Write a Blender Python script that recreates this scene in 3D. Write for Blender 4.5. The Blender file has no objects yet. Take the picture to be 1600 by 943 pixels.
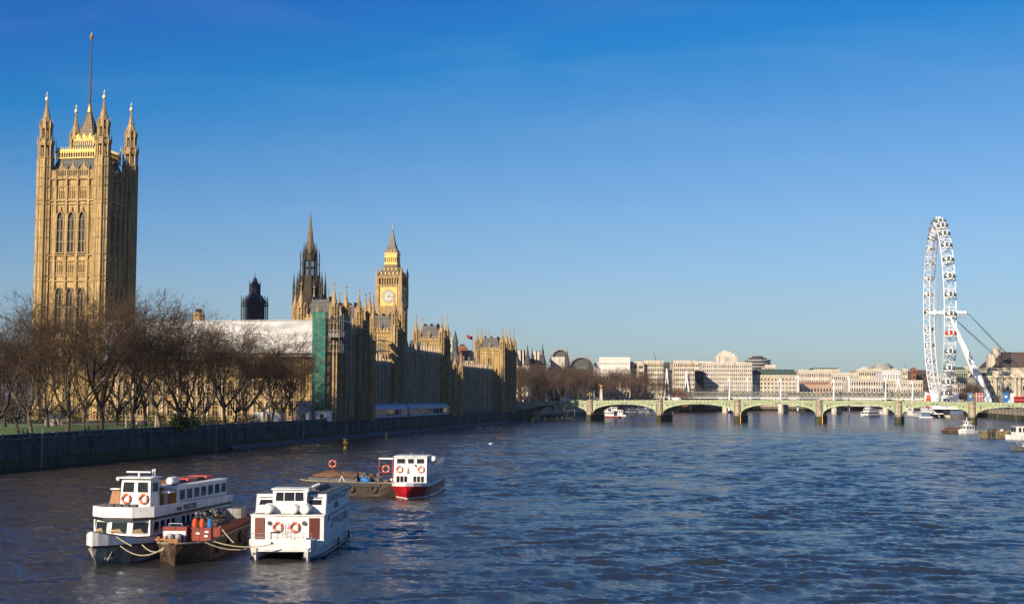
import bpy, math, random
import numpy as np
from mathutils import Matrix, Vector
R = math.radians
SC = bpy.context.scene
COL = SC.collection
rnd = random.Random(7)

# ------------------------------------------------------------------ camera
EYE = Vector((0.0, 0.0, 12.5))
FPX = 2200.0                                    # focal length in pixels of a 1600 px wide picture
PITCH = math.atan((619.5 - 471.5) / FPX)
ROLL = R(0.22)
cam_d = bpy.data.cameras.new('camera')
cam = bpy.data.objects.new('camera', cam_d); COL.objects.link(cam)
cam_d.sensor_width = 36.0; cam_d.lens = 36.0 * FPX / 1600.0
cam_d.clip_start = 0.5; cam_d.clip_end = 20000
CAM_ROT = Matrix.Rotation(math.pi / 2 + PITCH, 3, 'X') @ Matrix.Rotation(ROLL, 3, 'Z')
cam.matrix_world = Matrix.Translation(EYE) @ CAM_ROT.to_4x4()
SC.camera = cam

def at(px, py, Y):
    """world point that stands Y metres north of the viewer in the direction of a picture point"""
    d = CAM_ROT @ Vector(((px - 800) / FPX, -(py - 471.5) / FPX, -1.0))
    return EYE + d * (Y / d.y)

# ------------------------------------------------------------------ sky and sun
EXPO = 0.5
SUN_AZ, SUN_EL = 212.5, 22.5                    # compass degrees with north along +Y
world = bpy.data.worlds.new('World'); SC.world = world; world.use_nodes = True
wn = world.node_tree.nodes; wl = world.node_tree.links
for n in list(wn): wn.remove(n)
sky = wn.new('ShaderNodeTexSky'); sky.sky_type = 'NISHITA'; sky.sun_disc = False
sky.sun_elevation = R(SUN_EL); sky.sun_rotation = R(SUN_AZ)
sky.altitude = 0; sky.air_density = 1.0; sky.dust_density = 0.6; sky.ozone_density = 3.0
# colour response of the photograph: a straight line per channel on the physical sky (deep blue aloft, pale low down)
K = 1 / 0.12 / 2 ** EXPO
def vmath(op, a, b=None, c=None):
    n = wn.new('ShaderNodeVectorMath'); n.operation = op
    for i, q in enumerate((a, b, c)):
        if q is None: continue
        if isinstance(q, tuple): n.inputs[i].default_value = q
        else: wl.new(q, n.inputs[i])
    return n.outputs[0]
v1 = vmath('MAXIMUM', vmath('MULTIPLY_ADD', sky.outputs[0], (0.172, 0.16, 0.108), (-2.03 * 0.172, -2.02 * 0.16, 0)), (0, 0, 0))
v2 = vmath('DIVIDE', v1, vmath('MULTIPLY_ADD', v1, (0.9, 0.45, 0.0), (1, 1, 1)))
v3 = vmath('MAXIMUM', v2, vmath('MULTIPLY', sky.outputs[0], (0.008, 0.05, 0.095)))
v4 = vmath('MULTIPLY', vmath('MINIMUM', v3, (1.5, 1.3, 1.1)), (K, K, K))
bg = wn.new('ShaderNodeBackground'); bg.inputs[1].default_value = 0.12
wo = wn.new('ShaderNodeOutputWorld')
# the faintest high cirrus
tcw = wn.new('ShaderNodeTexCoord'); mpw = wn.new('ShaderNodeMapping'); mpw.inputs['Scale'].default_value = (2.2, 2.2, 13); mpw.inputs['Rotation'].default_value = (0, R(14), 0)
nzw = wn.new('ShaderNodeTexNoise'); nzw.inputs['Scale'].default_value = 1.6; nzw.inputs['Detail'].default_value = 7; nzw.inputs['Distortion'].default_value = 1.2
mrw = wn.new('ShaderNodeMapRange'); mrw.inputs[1].default_value = 0.48; mrw.inputs[2].default_value = 0.8; mrw.inputs[3].default_value = 0.0; mrw.inputs[4].default_value = 0.06
mxw = wn.new('ShaderNodeMix'); mxw.data_type = 'RGBA'; mxw.inputs[7].default_value = (0.62 * K, 0.74 * K, 0.86 * K, 1)
wl.new(tcw.outputs['Generated'], mpw.inputs[0]); wl.new(mpw.outputs[0], nzw.inputs['Vector']); wl.new(nzw.outputs['Fac'], mrw.inputs[0]); wl.new(mrw.outputs[0], mxw.inputs[0]); wl.new(v4, mxw.inputs[6])
wl.new(mxw.outputs[2], bg.inputs[0]); wl.new(bg.outputs[0], wo.inputs[0])
sun_d = bpy.data.lights.new('sun', 'SUN'); sun_d.energy = 5.0; sun_d.angle = R(0.5); sun_d.color = (1.0, 0.84, 0.64)
sun = bpy.data.objects.new('sun', sun_d); COL.objects.link(sun)
to_sun = Vector((math.sin(R(SUN_AZ)) * math.cos(R(SUN_EL)), math.cos(R(SUN_AZ)) * math.cos(R(SUN_EL)), math.sin(R(SUN_EL))))
sun.rotation_euler = to_sun.to_track_quat('Z', 'Y').to_euler()
vs = SC.view_settings
vs.view_transform = 'Standard'; vs.look = 'None'; vs.exposure = EXPO; vs.gamma = 1.0; vs.use_curve_mapping = False
SC.cycles.max_bounces = 6; SC.cycles.diffuse_bounces = 3; SC.cycles.glossy_bounces = 3
SC.cycles.transparent_max_bounces = 12; SC.cycles.caustics_reflective = False; SC.cycles.caustics_refractive = False

# ------------------------------------------------------------------ materials
MATS = {}
def mat(name, col, rough=0.8, col2=None, nscale=1.0, bump=0.0, bscale=4.0, metal=0.0, spec=0.5,
        stretch=(1, 1, 1), panel=None, alpha=None, streak=False, slo=0.62, ctr=(0.35, 0.65)):
    if name in MATS: return MATS[name]
    m = bpy.data.materials.new(name); m.use_nodes = True
    nt = m.node_tree; N = nt.nodes; L = nt.links
    p = N['Principled BSDF']
    p.inputs['Roughness'].default_value = rough; p.inputs['Metallic'].default_value = metal
    p.inputs['Specular IOR Level'].default_value = spec
    tc = N.new('ShaderNodeTexCoord'); mp = N.new('ShaderNodeMapping'); mp.inputs['Scale'].default_value = stretch
    L.new(tc.outputs['Object'], mp.inputs[0])
    c2 = col2 or tuple(c * 0.72 for c in col)
    nz = N.new('ShaderNodeTexNoise'); nz.inputs['Scale'].default_value = nscale; nz.inputs['Detail'].default_value = 6
    nz.inputs['Roughness'].default_value = 0.65
    L.new(mp.outputs[0], nz.inputs['Vector'])
    cr = N.new('ShaderNodeValToRGB')
    cr.color_ramp.elements[0].position = ctr[0]; cr.color_ramp.elements[1].position = ctr[1]
    cr.color_ramp.elements[0].color = (*c2, 1); cr.color_ramp.elements[1].color = (*col, 1)
    L.new(nz.outputs['Fac'], cr.inputs[0])
    out = cr.outputs[0]
    if streak:                                   # weather stains that run down a wall
        m2 = N.new('ShaderNodeMapping'); m2.inputs['Scale'].default_value = (0.9, 0.9, 0.06)
        L.new(tc.outputs['Object'], m2.inputs[0])
        n2 = N.new('ShaderNodeTexNoise'); n2.inputs['Scale'].default_value = 1.6; n2.inputs['Detail'].default_value = 4
        L.new(m2.outputs[0], n2.inputs['Vector'])
        r2 = N.new('ShaderNodeMapRange'); r2.inputs[1].default_value = 0.38; r2.inputs[2].default_value = 0.66
        r2.inputs[3].default_value = slo; r2.inputs[4].default_value = 1.1
        L.new(n2.outputs['Fac'], r2.inputs[0])
        mx = N.new('ShaderNodeMix'); mx.data_type = 'RGBA'; mx.blend_type = 'MULTIPLY'; mx.inputs[0].default_value = 1
        L.new(out, mx.inputs[6]); L.new(r2.outputs[0], mx.inputs[7]); out = mx.outputs[2]
    h = None
    if panel:                                    # carved stone panelling: narrow vertical ribs and courses, as relief
        px_, pz_ = panel
        sp = N.new('ShaderNodeSeparateXYZ'); L.new(tc.outputs['Object'], sp.inputs[0])
        ad = N.new('ShaderNodeMath'); ad.operation = 'ADD'; L.new(sp.outputs[0], ad.inputs[0]); L.new(sp.outputs[1], ad.inputs[1])
        cb = N.new('ShaderNodeCombineXYZ'); L.new(ad.outputs[0], cb.inputs[0]); L.new(sp.outputs[2], cb.inputs[1])
        bk = N.new('ShaderNodeTexBrick'); bk.offset = 0.0
        bk.inputs['Scale'].default_value = 1.0; bk.inputs['Brick Width'].default_value = px_; bk.inputs['Row Height'].default_value = pz_
        bk.inputs['Mortar Size'].default_value = 0.09; bk.inputs['Mortar Smooth'].default_value = 0.3
        bk.inputs['Color1'].default_value = (0, 0, 0, 1); bk.inputs['Color2'].default_value = (0.1, 0.1, 0.1, 1); bk.inputs['Mortar'].default_value = (1, 1, 1, 1)
        L.new(cb.outputs[0], bk.inputs['Vector']); h = bk.outputs['Color']
        b0 = N.new('ShaderNodeBump'); b0.inputs['Strength'].default_value = 0.8; b0.inputs['Distance'].default_value = 0.18
        L.new(h, b0.inputs['Height']); L.new(b0.outputs[0], p.inputs['Normal']); h = b0
    if bump:
        nb = N.new('ShaderNodeTexNoise'); nb.inputs['Scale'].default_value = bscale; nb.inputs['Detail'].default_value = 5
        L.new(mp.outputs[0], nb.inputs['Vector'])
        b = N.new('ShaderNodeBump'); b.inputs['Strength'].default_value = bump; b.inputs['Distance'].default_value = 0.1
        L.new(nb.outputs['Fac'], b.inputs['Height'])
        if h: L.new(h.outputs[0], b.inputs['Normal'])
        L.new(b.outputs[0], p.inputs['Normal'])
    L.new(out, p.inputs['Base Color'])
    if alpha is not None: p.inputs['Alpha'].default_value = alpha
    MATS[name] = m
    return m

STONE = mat('honey limestone', (0.60, 0.415, 0.165), 0.9, (0.42, 0.28, 0.11), 0.35, 0.3, 3.0, panel=(0.62, 2.1), streak=True)
STONE2 = mat('weathered limestone', (0.50, 0.35, 0.16), 0.9, (0.31, 0.21, 0.105), 0.6, 0.3, 3.0, streak=True)
STONE3 = mat('palace river front limestone', (0.62, 0.50, 0.345), 0.9, (0.46, 0.37, 0.255), 0.3, 0.3, 3.0, panel=(0.55, 1.9), streak=True)  # greyer, paler copy of the honey limestone; blue sky fill put into the colour
SOOT = mat('soot dark stone', (0.055, 0.041, 0.030), 0.9, (0.025, 0.020, 0.016), 0.5, 0.3, 3.0)
SLATE = mat('cast iron roof plates', (0.085, 0.08, 0.075), 0.6, (0.05, 0.05, 0.05), 0.8, 0.3, 2.0, panel=(0.9, 1.2))
NAVY = mat('dark blue grey walls', (0.028, 0.036, 0.055), 0.8, (0.018, 0.024, 0.036), 1.0, 0.2, 3.0)  # very dark blue grey all over
GOLD = mat('gilded ironwork', (0.55, 0.37, 0.10), 0.5, (0.30, 0.20, 0.07), 1.6, metal=0.45)
GLASS = mat('dark window glass', (0.02, 0.022, 0.026), 0.03, (0.012, 0.013, 0.015), 2.0, spec=0.3)
LEAD = mat('leaded window glass', (0.055, 0.05, 0.04), 0.25, (0.02, 0.018, 0.015), 3.0)
WHITE = mat('white paint', (0.74, 0.73, 0.71), 0.35, (0.42, 0.37, 0.30), 1.7, 0.12, 2.5, spec=0.4, ctr=(0.24, 0.42), streak=True, slo=0.82)
WHITE2 = mat('bright white steel', (0.82, 0.83, 0.84), 0.4, (0.74, 0.75, 0.76), 0.5)
DIRTY = mat('grubby off white paint', (0.55, 0.54, 0.50), 0.5, (0.30, 0.28, 0.25), 0.9, 0.1, 3, streak=True)
SHEET = mat('white plastic sheeting', (0.47, 0.455, 0.45), 0.5, (0.30, 0.30, 0.315), 0.3, 1.0, 0.7, stretch=(0.7, 1, 2.6))
NET = mat('green debris netting', (0.012, 0.18, 0.13), 0.8, (0.006, 0.10, 0.075), 0.7, 0.4, 1.0, alpha=0.80)
STEEL = mat('galvanised scaffold tube', (0.45, 0.45, 0.44), 0.45, (0.3, 0.3, 0.3), 2.0, metal=0.3)
BLACK = mat('black paint', (0.02, 0.02, 0.022), 0.5, (0.012, 0.012, 0.013), 2.0)
DGREY = mat('dark grey deck', (0.09, 0.095, 0.10), 0.7, (0.05, 0.05, 0.055), 1.0, 0.1, 5)
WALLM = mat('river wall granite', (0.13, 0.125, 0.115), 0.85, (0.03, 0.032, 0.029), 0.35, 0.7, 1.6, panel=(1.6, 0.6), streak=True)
COPE = mat('granite coping', (0.22, 0.21, 0.19), 0.85, (0.13, 0.125, 0.115), 0.4, 0.3, 2)
ALGAE = mat('algae covered masonry', (0.07, 0.075, 0.025), 0.9, (0.022, 0.024, 0.012), 0.7, 0.5, 1.5)
MUD = mat('foreshore shingle', (0.17, 0.16, 0.145), 0.9, (0.09, 0.085, 0.075), 0.4, 0.5, 1.5)
GRASS = mat('winter lawn', (0.10, 0.17, 0.025), 0.95, (0.06, 0.11, 0.02), 0.12, 0.5, 3)
EARTH = mat('city ground', (0.12, 0.115, 0.10), 0.95, (0.07, 0.07, 0.06), 0.05, 0.2, 1)
PAVE = mat('stone paving', (0.20, 0.19, 0.17), 0.9, (0.13, 0.125, 0.115), 0.3, 0.2, 2)
ASPH = mat('asphalt', (0.055, 0.055, 0.056), 0.9, (0.04, 0.04, 0.04), 0.5)
GREENP = mat('pale green bridge paint', (0.42, 0.47, 0.28), 0.55, (0.34, 0.395, 0.235), 0.25, 0.1, 2, streak=True)
GREEND = mat('darker green moulding paint', (0.22, 0.29, 0.15), 0.6, (0.17, 0.23, 0.12), 0.4)
GRAN = mat('pink grey granite pier', (0.48, 0.39, 0.29), 0.85, (0.33, 0.27, 0.20), 0.5, 0.2, 2, streak=True)
PORT = mat('portland stone', (0.67, 0.605, 0.52), 0.9, (0.57, 0.51, 0.43), 0.12, 0.2, 2, streak=True)
PORT2 = mat('cream stone', (0.66, 0.575, 0.455), 0.9, (0.56, 0.485, 0.375), 0.12, 0.2, 2, streak=True)
PORT3 = mat('grey concrete', (0.38, 0.37, 0.35), 0.9, (0.28, 0.27, 0.26), 0.12, 0.2, 2, streak=True)
BRICK = mat('red brick', (0.30, 0.12, 0.07), 0.9, (0.20, 0.08, 0.05), 0.4, 0.2, 2)
TILE = mat('brown roof tiles', (0.105, 0.07, 0.052), 0.85, (0.065, 0.045, 0.035), 0.5, 0.3, 3)
DROOF = mat('dark slate roof', (0.055, 0.055, 0.06), 0.7, (0.035, 0.035, 0.04), 0.4)
COPPER = mat('dark copper roof', (0.05, 0.085, 0.075), 0.7, (0.03, 0.05, 0.045), 0.4)
BARK = mat('plane tree bark', (0.06, 0.046, 0.034), 0.95, (0.022, 0.017, 0.013), 1.8, 0.4, 4, ctr=(0.4, 0.6))
BARK2 = mat('pale flaking bark', (0.26, 0.21, 0.14), 0.95, (0.08, 0.06, 0.042), 1.2, 0.4, 4, stretch=(1, 1, 0.5), ctr=(0.45, 0.6))
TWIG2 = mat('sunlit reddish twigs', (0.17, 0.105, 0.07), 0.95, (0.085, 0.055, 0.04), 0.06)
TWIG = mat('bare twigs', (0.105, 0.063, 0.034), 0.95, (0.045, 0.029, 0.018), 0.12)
LEAF = mat('evergreen leaves', (0.045, 0.07, 0.02), 0.8, (0.025, 0.04, 0.012), 2.0)
ORANGE = mat('orange lifebuoy', (0.75, 0.10, 0.02), 0.5, (0.65, 0.08, 0.02), 2.0)
RED = mat('red boat paint', (0.50, 0.012, 0.02), 0.35, (0.42, 0.01, 0.015), 1.0)
REDBR = mat('red oxide paint', (0.30, 0.05, 0.03), 0.7, (0.16, 0.03, 0.02), 1.5, 0.2, 4)
MAROON = mat('maroon door', (0.13, 0.022, 0.014), 0.5, (0.09, 0.015, 0.01), 2)
RUST = mat('rusty hull steel', (0.15, 0.085, 0.045), 0.85, (0.035, 0.026, 0.02), 0.9, 0.4, 3, streak=True)
TIMBER = mat('varnished timber', (0.38, 0.17, 0.05), 0.5, (0.26, 0.11, 0.03), 2)
TARP = mat('brown tarpaulin', (0.17, 0.085, 0.04), 0.85, (0.05, 0.032, 0.022), 1.6, 0.8, 2)
BLUE = mat('bright blue plastic', (0.015, 0.16, 0.48), 0.5, (0.01, 0.12, 0.36), 2)
NAVYP = mat('navy antifouling', (0.015, 0.02, 0.06), 0.5, (0.01, 0.013, 0.04), 2)
YELLOW = mat('yellow buoy paint', (0.80, 0.47, 0.02), 0.5, (0.6, 0.33, 0.02), 3)
ROPE = mat('mooring rope', (0.48, 0.42, 0.28), 0.9, (0.36, 0.31, 0.20), 4)
CLOCK = mat('opal clock glass', (0.44, 0.42, 0.36), 0.5, (0.36, 0.34, 0.29), 0.5)
CLOTHR = mat('red jacket', (0.40, 0.05, 0.03), 0.9); CLOTHW = mat('white jacket', (0.7, 0.7, 0.68), 0.9)
CLOTHD = mat('dark coat', (0.025, 0.027, 0.035), 0.9); SKIN = mat('skin', (0.45, 0.27, 0.19), 0.6)
PINKW = mat('lilac marquee fabric', (0.50, 0.47, 0.54), 0.6, (0.42, 0.38, 0.54), 0.6)
BLUEW = mat('pale blue marquee fabric', (0.42, 0.48, 0.52), 0.5, (0.34, 0.40, 0.44), 0.6)
CURTAIN = mat('tan interior panel', (0.34, 0.22, 0.10), 0.7, (0.2, 0.13, 0.06), 1.0)
BRASS = mat('yellowed lamp glass', (0.70, 0.52, 0.18), 0.4, (0.55, 0.40, 0.13), 3)
CASH = mat('ash and cream feathers', (0.7, 0.7, 0.7), 0.8)

# ------------------------------------------------------------------ mesh builder
class MB:
    def __init__(s, *mats):
        s.v = []; s.f = []; s.m = []; s.mats = list(mats); s.k = 0; s.T = None
    def use(s, m):
        if m not in s.mats: s.mats.append(m)
        s.k = s.mats.index(m); return s
    def add(s, vs_, fs):
        o = len(s.v)
        if s.T is not None: vs_ = [tuple(s.T @ Vector(q)) for q in vs_]
        s.v.extend(vs_)
        for f in fs: s.f.append(tuple(i + o for i in f)); s.m.append(s.k)
    def box(s, x0, x1, y0, y1, z0, z1):
        s.add([(x0, y0, z0), (x1, y0, z0), (x1, y1, z0), (x0, y1, z0), (x0, y0, z1), (x1, y0, z1), (x1, y1, z1), (x0, y1, z1)],
              [(0, 3, 2, 1), (4, 5, 6, 7), (0, 1, 5, 4), (1, 2, 6, 5), (2, 3, 7, 6), (3, 0, 4, 7)])
    def cbox(s, x, y, z0, w, d, h): s.box(x - w / 2, x + w / 2, y - d / 2, y + d / 2, z0, z0 + h)
    def prism(s, x, y, z0, z1, r0, r1, n=8, rot=None, cap=True):
        rot = math.pi / n if rot is None else rot
        a = [rot + 2 * math.pi * i / n for i in range(n)]
        vs_ = [(x + r0 * math.cos(t), y + r0 * math.sin(t), z0) for t in a]
        if r1 <= 1e-6:
            vs_.append((x, y, z1)); fs = [(i, (i + 1) % n, n) for i in range(n)]
        else:
            vs_ += [(x + r1 * math.cos(t), y + r1 * math.sin(t), z1) for t in a]
            fs = [(i, (i + 1) % n, n + (i + 1) % n, n + i) for i in range(n)]
            if cap: fs.append(tuple(range(n, 2 * n)))
        if cap: fs.append(tuple(range(n - 1, -1, -1)))
        s.add(vs_, fs)
    def sq(s, x, y, z0, z1, w0, w1, d0=None, d1=None):
        d0 = w0 if d0 is None else d0; d1 = w1 if d1 is None else d1
        s.add([(x - w0 / 2, y - d0 / 2, z0), (x + w0 / 2, y - d0 / 2, z0), (x + w0 / 2, y + d0 / 2, z0), (x - w0 / 2, y + d0 / 2, z0),
               (x - w1 / 2, y - d1 / 2, z1), (x + w1 / 2, y - d1 / 2, z1), (x + w1 / 2, y + d1 / 2, z1), (x - w1 / 2, y + d1 / 2, z1)],
              [(0, 3, 2, 1), (4, 5, 6, 7), (0, 1, 5, 4), (1, 2, 6, 5), (2, 3, 7, 6), (3, 0, 4, 7)])
    def tube(s, p, q, r0, r1=None, n=5, caps=True):
        p = Vector(p); q = Vector(q); r1 = r0 if r1 is None else r1
        d = q - p
        if d.length < 1e-6: return
        d.normalize(); a = Vector((0, 0, 1)) if abs(d.z) < 0.9 else Vector((1, 0, 0))
        u = d.cross(a).normalized(); w = d.cross(u)
        vs_ = []
        for c, r in ((p, r0), (q, r1)):
            for i in range(n):
                t = 2 * math.pi * i / n; vs_.append(tuple(c + u * (r * math.cos(t)) + w * (r * math.sin(t))))
        fs = [(i, n + i, n + (i + 1) % n, (i + 1) % n) for i in range(n)]
        if caps: fs += [tuple(range(n)), tuple(range(2 * n - 1, n - 1, -1))]
        s.add(vs_, fs)
    def path(s, pts, r, n=5):
        for a, b in zip(pts[:-1], pts[1:]): s.tube(a, b, r, r, n)
    def ball(s, x, y, z, rx, ry=None, rz=None, n=8, m=6):
        ry = rx if ry is None else ry; rz = rx if rz is None else rz
        vs_ = [(x, y, z - rz)]
        for j in range(1, m):
            t = -math.pi / 2 + math.pi * j / m
            for i in range(n):
                a = 2 * math.pi * i / n
                vs_.append((x + rx * math.cos(t) * math.cos(a), y + ry * math.cos(t) * math.sin(a), z + rz * math.sin(t)))
        vs_.append((x, y, z + rz)); L = len(vs_) - 1
        fs = [(0, 1 + (i + 1) % n, 1 + i) for i in range(n)]
        for j in range(m - 2):
            for i in range(n):
                a = 1 + j * n + i; b = 1 + j * n + (i + 1) % n
                fs.append((a, b, b + n, a + n))
        fs += [(L, L - n + i, L - n + (i + 1) % n) for i in range(n)]
        s.add(vs_, fs)
    def torus(s, c, nrm, Rr, r, n=18, m=6):
        c = Vector(c); nrm = Vector(nrm).normalized(); a = Vector((0, 0, 1)) if abs(nrm.z) < 0.9 else Vector((1, 0, 0))
        u = nrm.cross(a).normalized(); w = nrm.cross(u); vs_ = []; fs = []
        for i in range(n):
            t = 2 * math.pi * i / n; rad = u * math.cos(t) + w * math.sin(t)
            for j in range(m):
                q = 2 * math.pi * j / m
                vs_.append(tuple(c + rad * (Rr + r * math.cos(q)) + nrm * (r * math.sin(q))))
        for i in range(n):
            for j in range(m):
                fs.append((i * m + j, ((i + 1) % n) * m + j, ((i + 1) % n) * m + (j + 1) % m, i * m + (j + 1) % m))
        s.add(vs_, fs)
    def face(s, pts): s.add([tuple(p) for p in pts], [tuple(range(len(pts)))])
    def slab(s, outline, off):
        """thick sheet: outline (3-D points) pushed along off"""
        n = len(outline); off = Vector(off)
        vs_ = [tuple(p) for p in outline] + [tuple(Vector(p) + off) for p in outline]
        s.add(vs_, [tuple(range(n)), tuple(range(2 * n - 1, n - 1, -1))] + [(i, (i + 1) % n, n + (i + 1) % n, n + i) for i in range(n)])
    def build(s, name, parent=None, smooth=False):
        me = bpy.data.meshes.new(name); me.from_pydata(s.v, [], s.f)
        for m in s.mats: me.materials.append(m)
        me.polygons.foreach_set('material_index', s.m)
        if smooth: me.polygons.foreach_set('use_smooth', [True] * len(me.polygons))
        me.update()
        o = bpy.data.objects.new(name, me); COL.objects.link(o)
        if parent is not None: o.parent = parent
        return o

def fixn(o):
    import bmesh
    b = bmesh.new(); b.from_mesh(o.data); bmesh.ops.recalc_face_normals(b, faces=b.faces); b.to_mesh(o.data); b.free(); return o

def tag(o, label=None, cat=None, group=None, kind=None):
    if label: o['label'] = label
    if cat: o['category'] = cat
    if group: o['group'] = group
    if kind: o['kind'] = kind
    return o
def thing(name, label, cat, loc=(0, 0, 0), rz=0.0, group=None):
    o = bpy.data.objects.new(name, None); COL.objects.link(o)
    o.location = loc; o.rotation_euler = (0, 0, rz); o.empty_display_size = 1
    return tag(o, label, cat, group)
def dup(root, loc, rz=0.0, label=None, scale=None):
    r = root.copy(); COL.objects.link(r); r.location = loc; r.rotation_euler = (0, 0, rz)
    if label: r['label'] = label
    if scale: r.scale = scale
    for ch in list(root.children):
        c = ch.copy(); COL.objects.link(c); c.parent = r
        for g in list(ch.children):
            d = g.copy(); COL.objects.link(d); d.parent = c
    return r
def copy_part(o, parent, loc, rot=None):
    c = o.copy(); COL.objects.link(c); c.parent = parent; c.location = loc
    if rot: c.rotation_euler = rot
    return c

# ------------------------------------------------------------------ river, banks, ground
TH = R(10.0)
E_ = Vector((math.cos(TH), -math.sin(TH), 0)); D_ = Vector((math.sin(TH), math.cos(TH), 0))
def wallx(Y): return -36 + 0.1763 * (Y - 500)
LEFT = [(wallx(y) + dx, y) for y, dx in ((-150, 0), (0, 0), (150, 0), (222, 0), (300, 0), (400, 0), (500, 0), (600, 0), (712, 0), (752, 3))]
LEFT += [(12, 800), (30, 900), (60, 1020), (104, 1150), (205, 1330), (420, 1480), (900, 1640), (6000, 2900)]
RIGHT = [(150, -150), (226, 450), (285, 786), (313, 948), (352, 1100), (450, 1230), (900, 1400), (6000, 2500)]
GZ = 5.0
def land(name, line, outer, z, m):
    mb = MB(m); mb.face([(x, y, z) for x, y in line] + [(x, y, z) for x, y in outer])
    o = mb.build(name); tag(o, kind='structure')
    if o.data.polygons[0].normal.z < 0: o.data.flip_normals()
    return o
land('ground', LEFT, [(6000, 15000), (-9000, 15000), (-9000, -150)], GZ, EARTH)
land('ground', RIGHT, [(9000, 2500), (9000, -150)], GZ, EARTH)
def bank_wall(name, line, side, z1, label, mt=WALLM, z_alg=2.0, thick=1.2):
    """masonry wall along a bank with a plinth, a coping course and a parapet"""
    t = thing(name, label, 'wall', (line[0][0], line[0][1], 0))
    a = MB(mt); b = MB(COPE); c = MB(ALGAE)
    ox, oy = line[0]
    for (x0, y0), (x1, y1) in zip(line[:-1], line[1:]):
        d = Vector((x1 - x0, y1 - y0, 0)); L = d.length; d.normalize(); n = Vector((d.y, -d.x, 0)) * side
        M = Matrix(((d.x, n.x, 0, x0 - ox), (d.y, n.y, 0, y0 - oy), (0, 0, 1, 0), (0, 0, 0, 1)))
        for q in (a, b, c): q.T = M
        a.box(0, L, -thick, 0, -1.0, z1 - 0.9)
        a.box(0, L, -0.55, -0.05, z1 - 0.78, z1 - 0.16)
        b.box(0, L, -thick - 0.02, 0.14, z1 - 0.9, z1 - 0.76); b.box(0, L, -0.62, 0.05, z1 - 0.16, z1)
        k = 0.0
        while k < L - 1:
            b.box(k, k + 0.9, -0.68, 0.1, z1 - 0.76, z1 + 0.08); k += 9.0
        c.box(0, L, 0, 0.10, -1.0, z_alg)
        k = 3.0
        while k < L - 2: a.box(k, k + 1.1, 0.0, 0.17, z_alg, z1 - 0.9); c.box(k - .05, k + 1.15, 0.1, 0.24, -1.0, z_alg + .25 * math.sin(k * 7.3)); k += 12.5
        k = 22.0
        while k < L - 4:
            ld = MB(STEEL); ld.T = M
            for u in (k, k + .5): ld.tube((u, .22, 0), (u, .22, z1 + .6), .05, .05, 4)
            for j in range(int(z1 / .5)): ld.tube((k, .22, .3 + .5 * j), (k + .5, .22, .3 + .5 * j), .035, .035, 4)
            ld.build('ladder', t); k += 62.0
    for q, nm in ((a, 'masonry'), (b, 'coping'), (c, 'algae_band')):
        q.T = None; fixn(q.build(nm, t))
    return t
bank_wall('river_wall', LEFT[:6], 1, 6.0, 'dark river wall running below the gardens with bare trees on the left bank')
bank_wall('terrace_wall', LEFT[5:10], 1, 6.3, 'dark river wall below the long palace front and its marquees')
bank_wall('embankment_wall', LEFT[9:17], 1, 6.5, 'far left river wall below the bare trees past the green bridge', mt=GRAN)
bank_wall('river_wall', RIGHT[1:7], -1, 6.5, 'stone river wall with algae on the far right bank behind the green bridge', mt=GRAN, z_alg=3.2)
# foreshore: strip of mud and shingle left by low tide under the terrace wall
mb = MB(MUD)
pts = [(330, .6), (380, 2.6), (430, 4.6), (500, 4.4), (560, 4.4), (620, 4.0), (690, 2.6)]
for (y0, w0), (y1, w1) in zip(pts[:-1], pts[1:]):
    mb.face([(wallx(y0) + 0.1, y0, 1.0), (wallx(y0) + w0 + 1, y0, -0.25), (wallx(y1) + w1 + 1, y1, -0.25), (wallx(y1) + 0.1, y1, 1.0)])
o = mb.build('foreshore'); fixn(o); tag(o, kind='structure')
if o.data.polygons[0].normal.z < 0: o.data.flip_normals()
# lawn and path of the gardens
def strip(name, y0, y1, a0, a1, z, m):
    mb = MB(m); n = 10; p = []
    ys = [y0 + (y1 - y0) * i / n for i in range(n + 1)]
    mb.face([(wallx(y) - a0, y, z) for y in ys] + [(wallx(y) - a1, y + 0, z) for y in reversed(ys)])
    o = mb.build(name); tag(o, kind='structure')
    if o.data.polygons[0].normal.z < 0: o.data.flip_normals()
strip('path', 150, 402, 1.3, 7.5, GZ + 0.004, PAVE)
strip('lawn', 150, 372, 7.5, 52, GZ + 0.008, GRASS)
strip('path', 150, 402, 52, 57, GZ + 0.004, PAVE)
strip('lawn', 150, 372, 57, 95, GZ + 0.008, GRASS)

# water: real waves, finer ripples as relief in the material
WATER = bpy.data.materials.new('river water'); WATER.use_nodes = True
N = WATER.node_tree.nodes; L = WATER.node_tree.links; p = N['Principled BSDF']
p.inputs['Base Color'].default_value = (0.018, 0.030, 0.045, 1); p.inputs['Roughness'].default_value = 0.06
p.inputs['IOR'].default_value = 1.5
tc = N.new('ShaderNodeTexCoord')
# brown along the left bank: silt and golden building reflections put into the colour
sx = N.new('ShaderNodeSeparateXYZ'); L.new(tc.outputs['Object'], sx.inputs[0])
m1 = N.new('ShaderNodeMath'); m1.operation = 'MULTIPLY_ADD'; L.new(sx.outputs[1], m1.inputs[0]); m1.inputs[1].default_value = -0.1763; L.new(sx.outputs[0], m1.inputs[2])
n0 = N.new('ShaderNodeTexNoise'); n0.inputs['Scale'].default_value = 0.02; n0.inputs['Detail'].default_value = 6; L.new(tc.outputs['Object'], n0.inputs['Vector'])
m2 = N.new('ShaderNodeMath'); m2.operation = 'MULTIPLY_ADD'; L.new(n0.outputs['Fac'], m2.inputs[0]); m2.inputs[1].default_value = 90; L.new(m1.outputs[0], m2.inputs[2])
m3 = N.new('ShaderNodeMapRange'); m3.inputs[1].default_value = -45; m3.inputs[2].default_value = 60; L.new(m2.outputs[0], m3.inputs[0])
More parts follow.
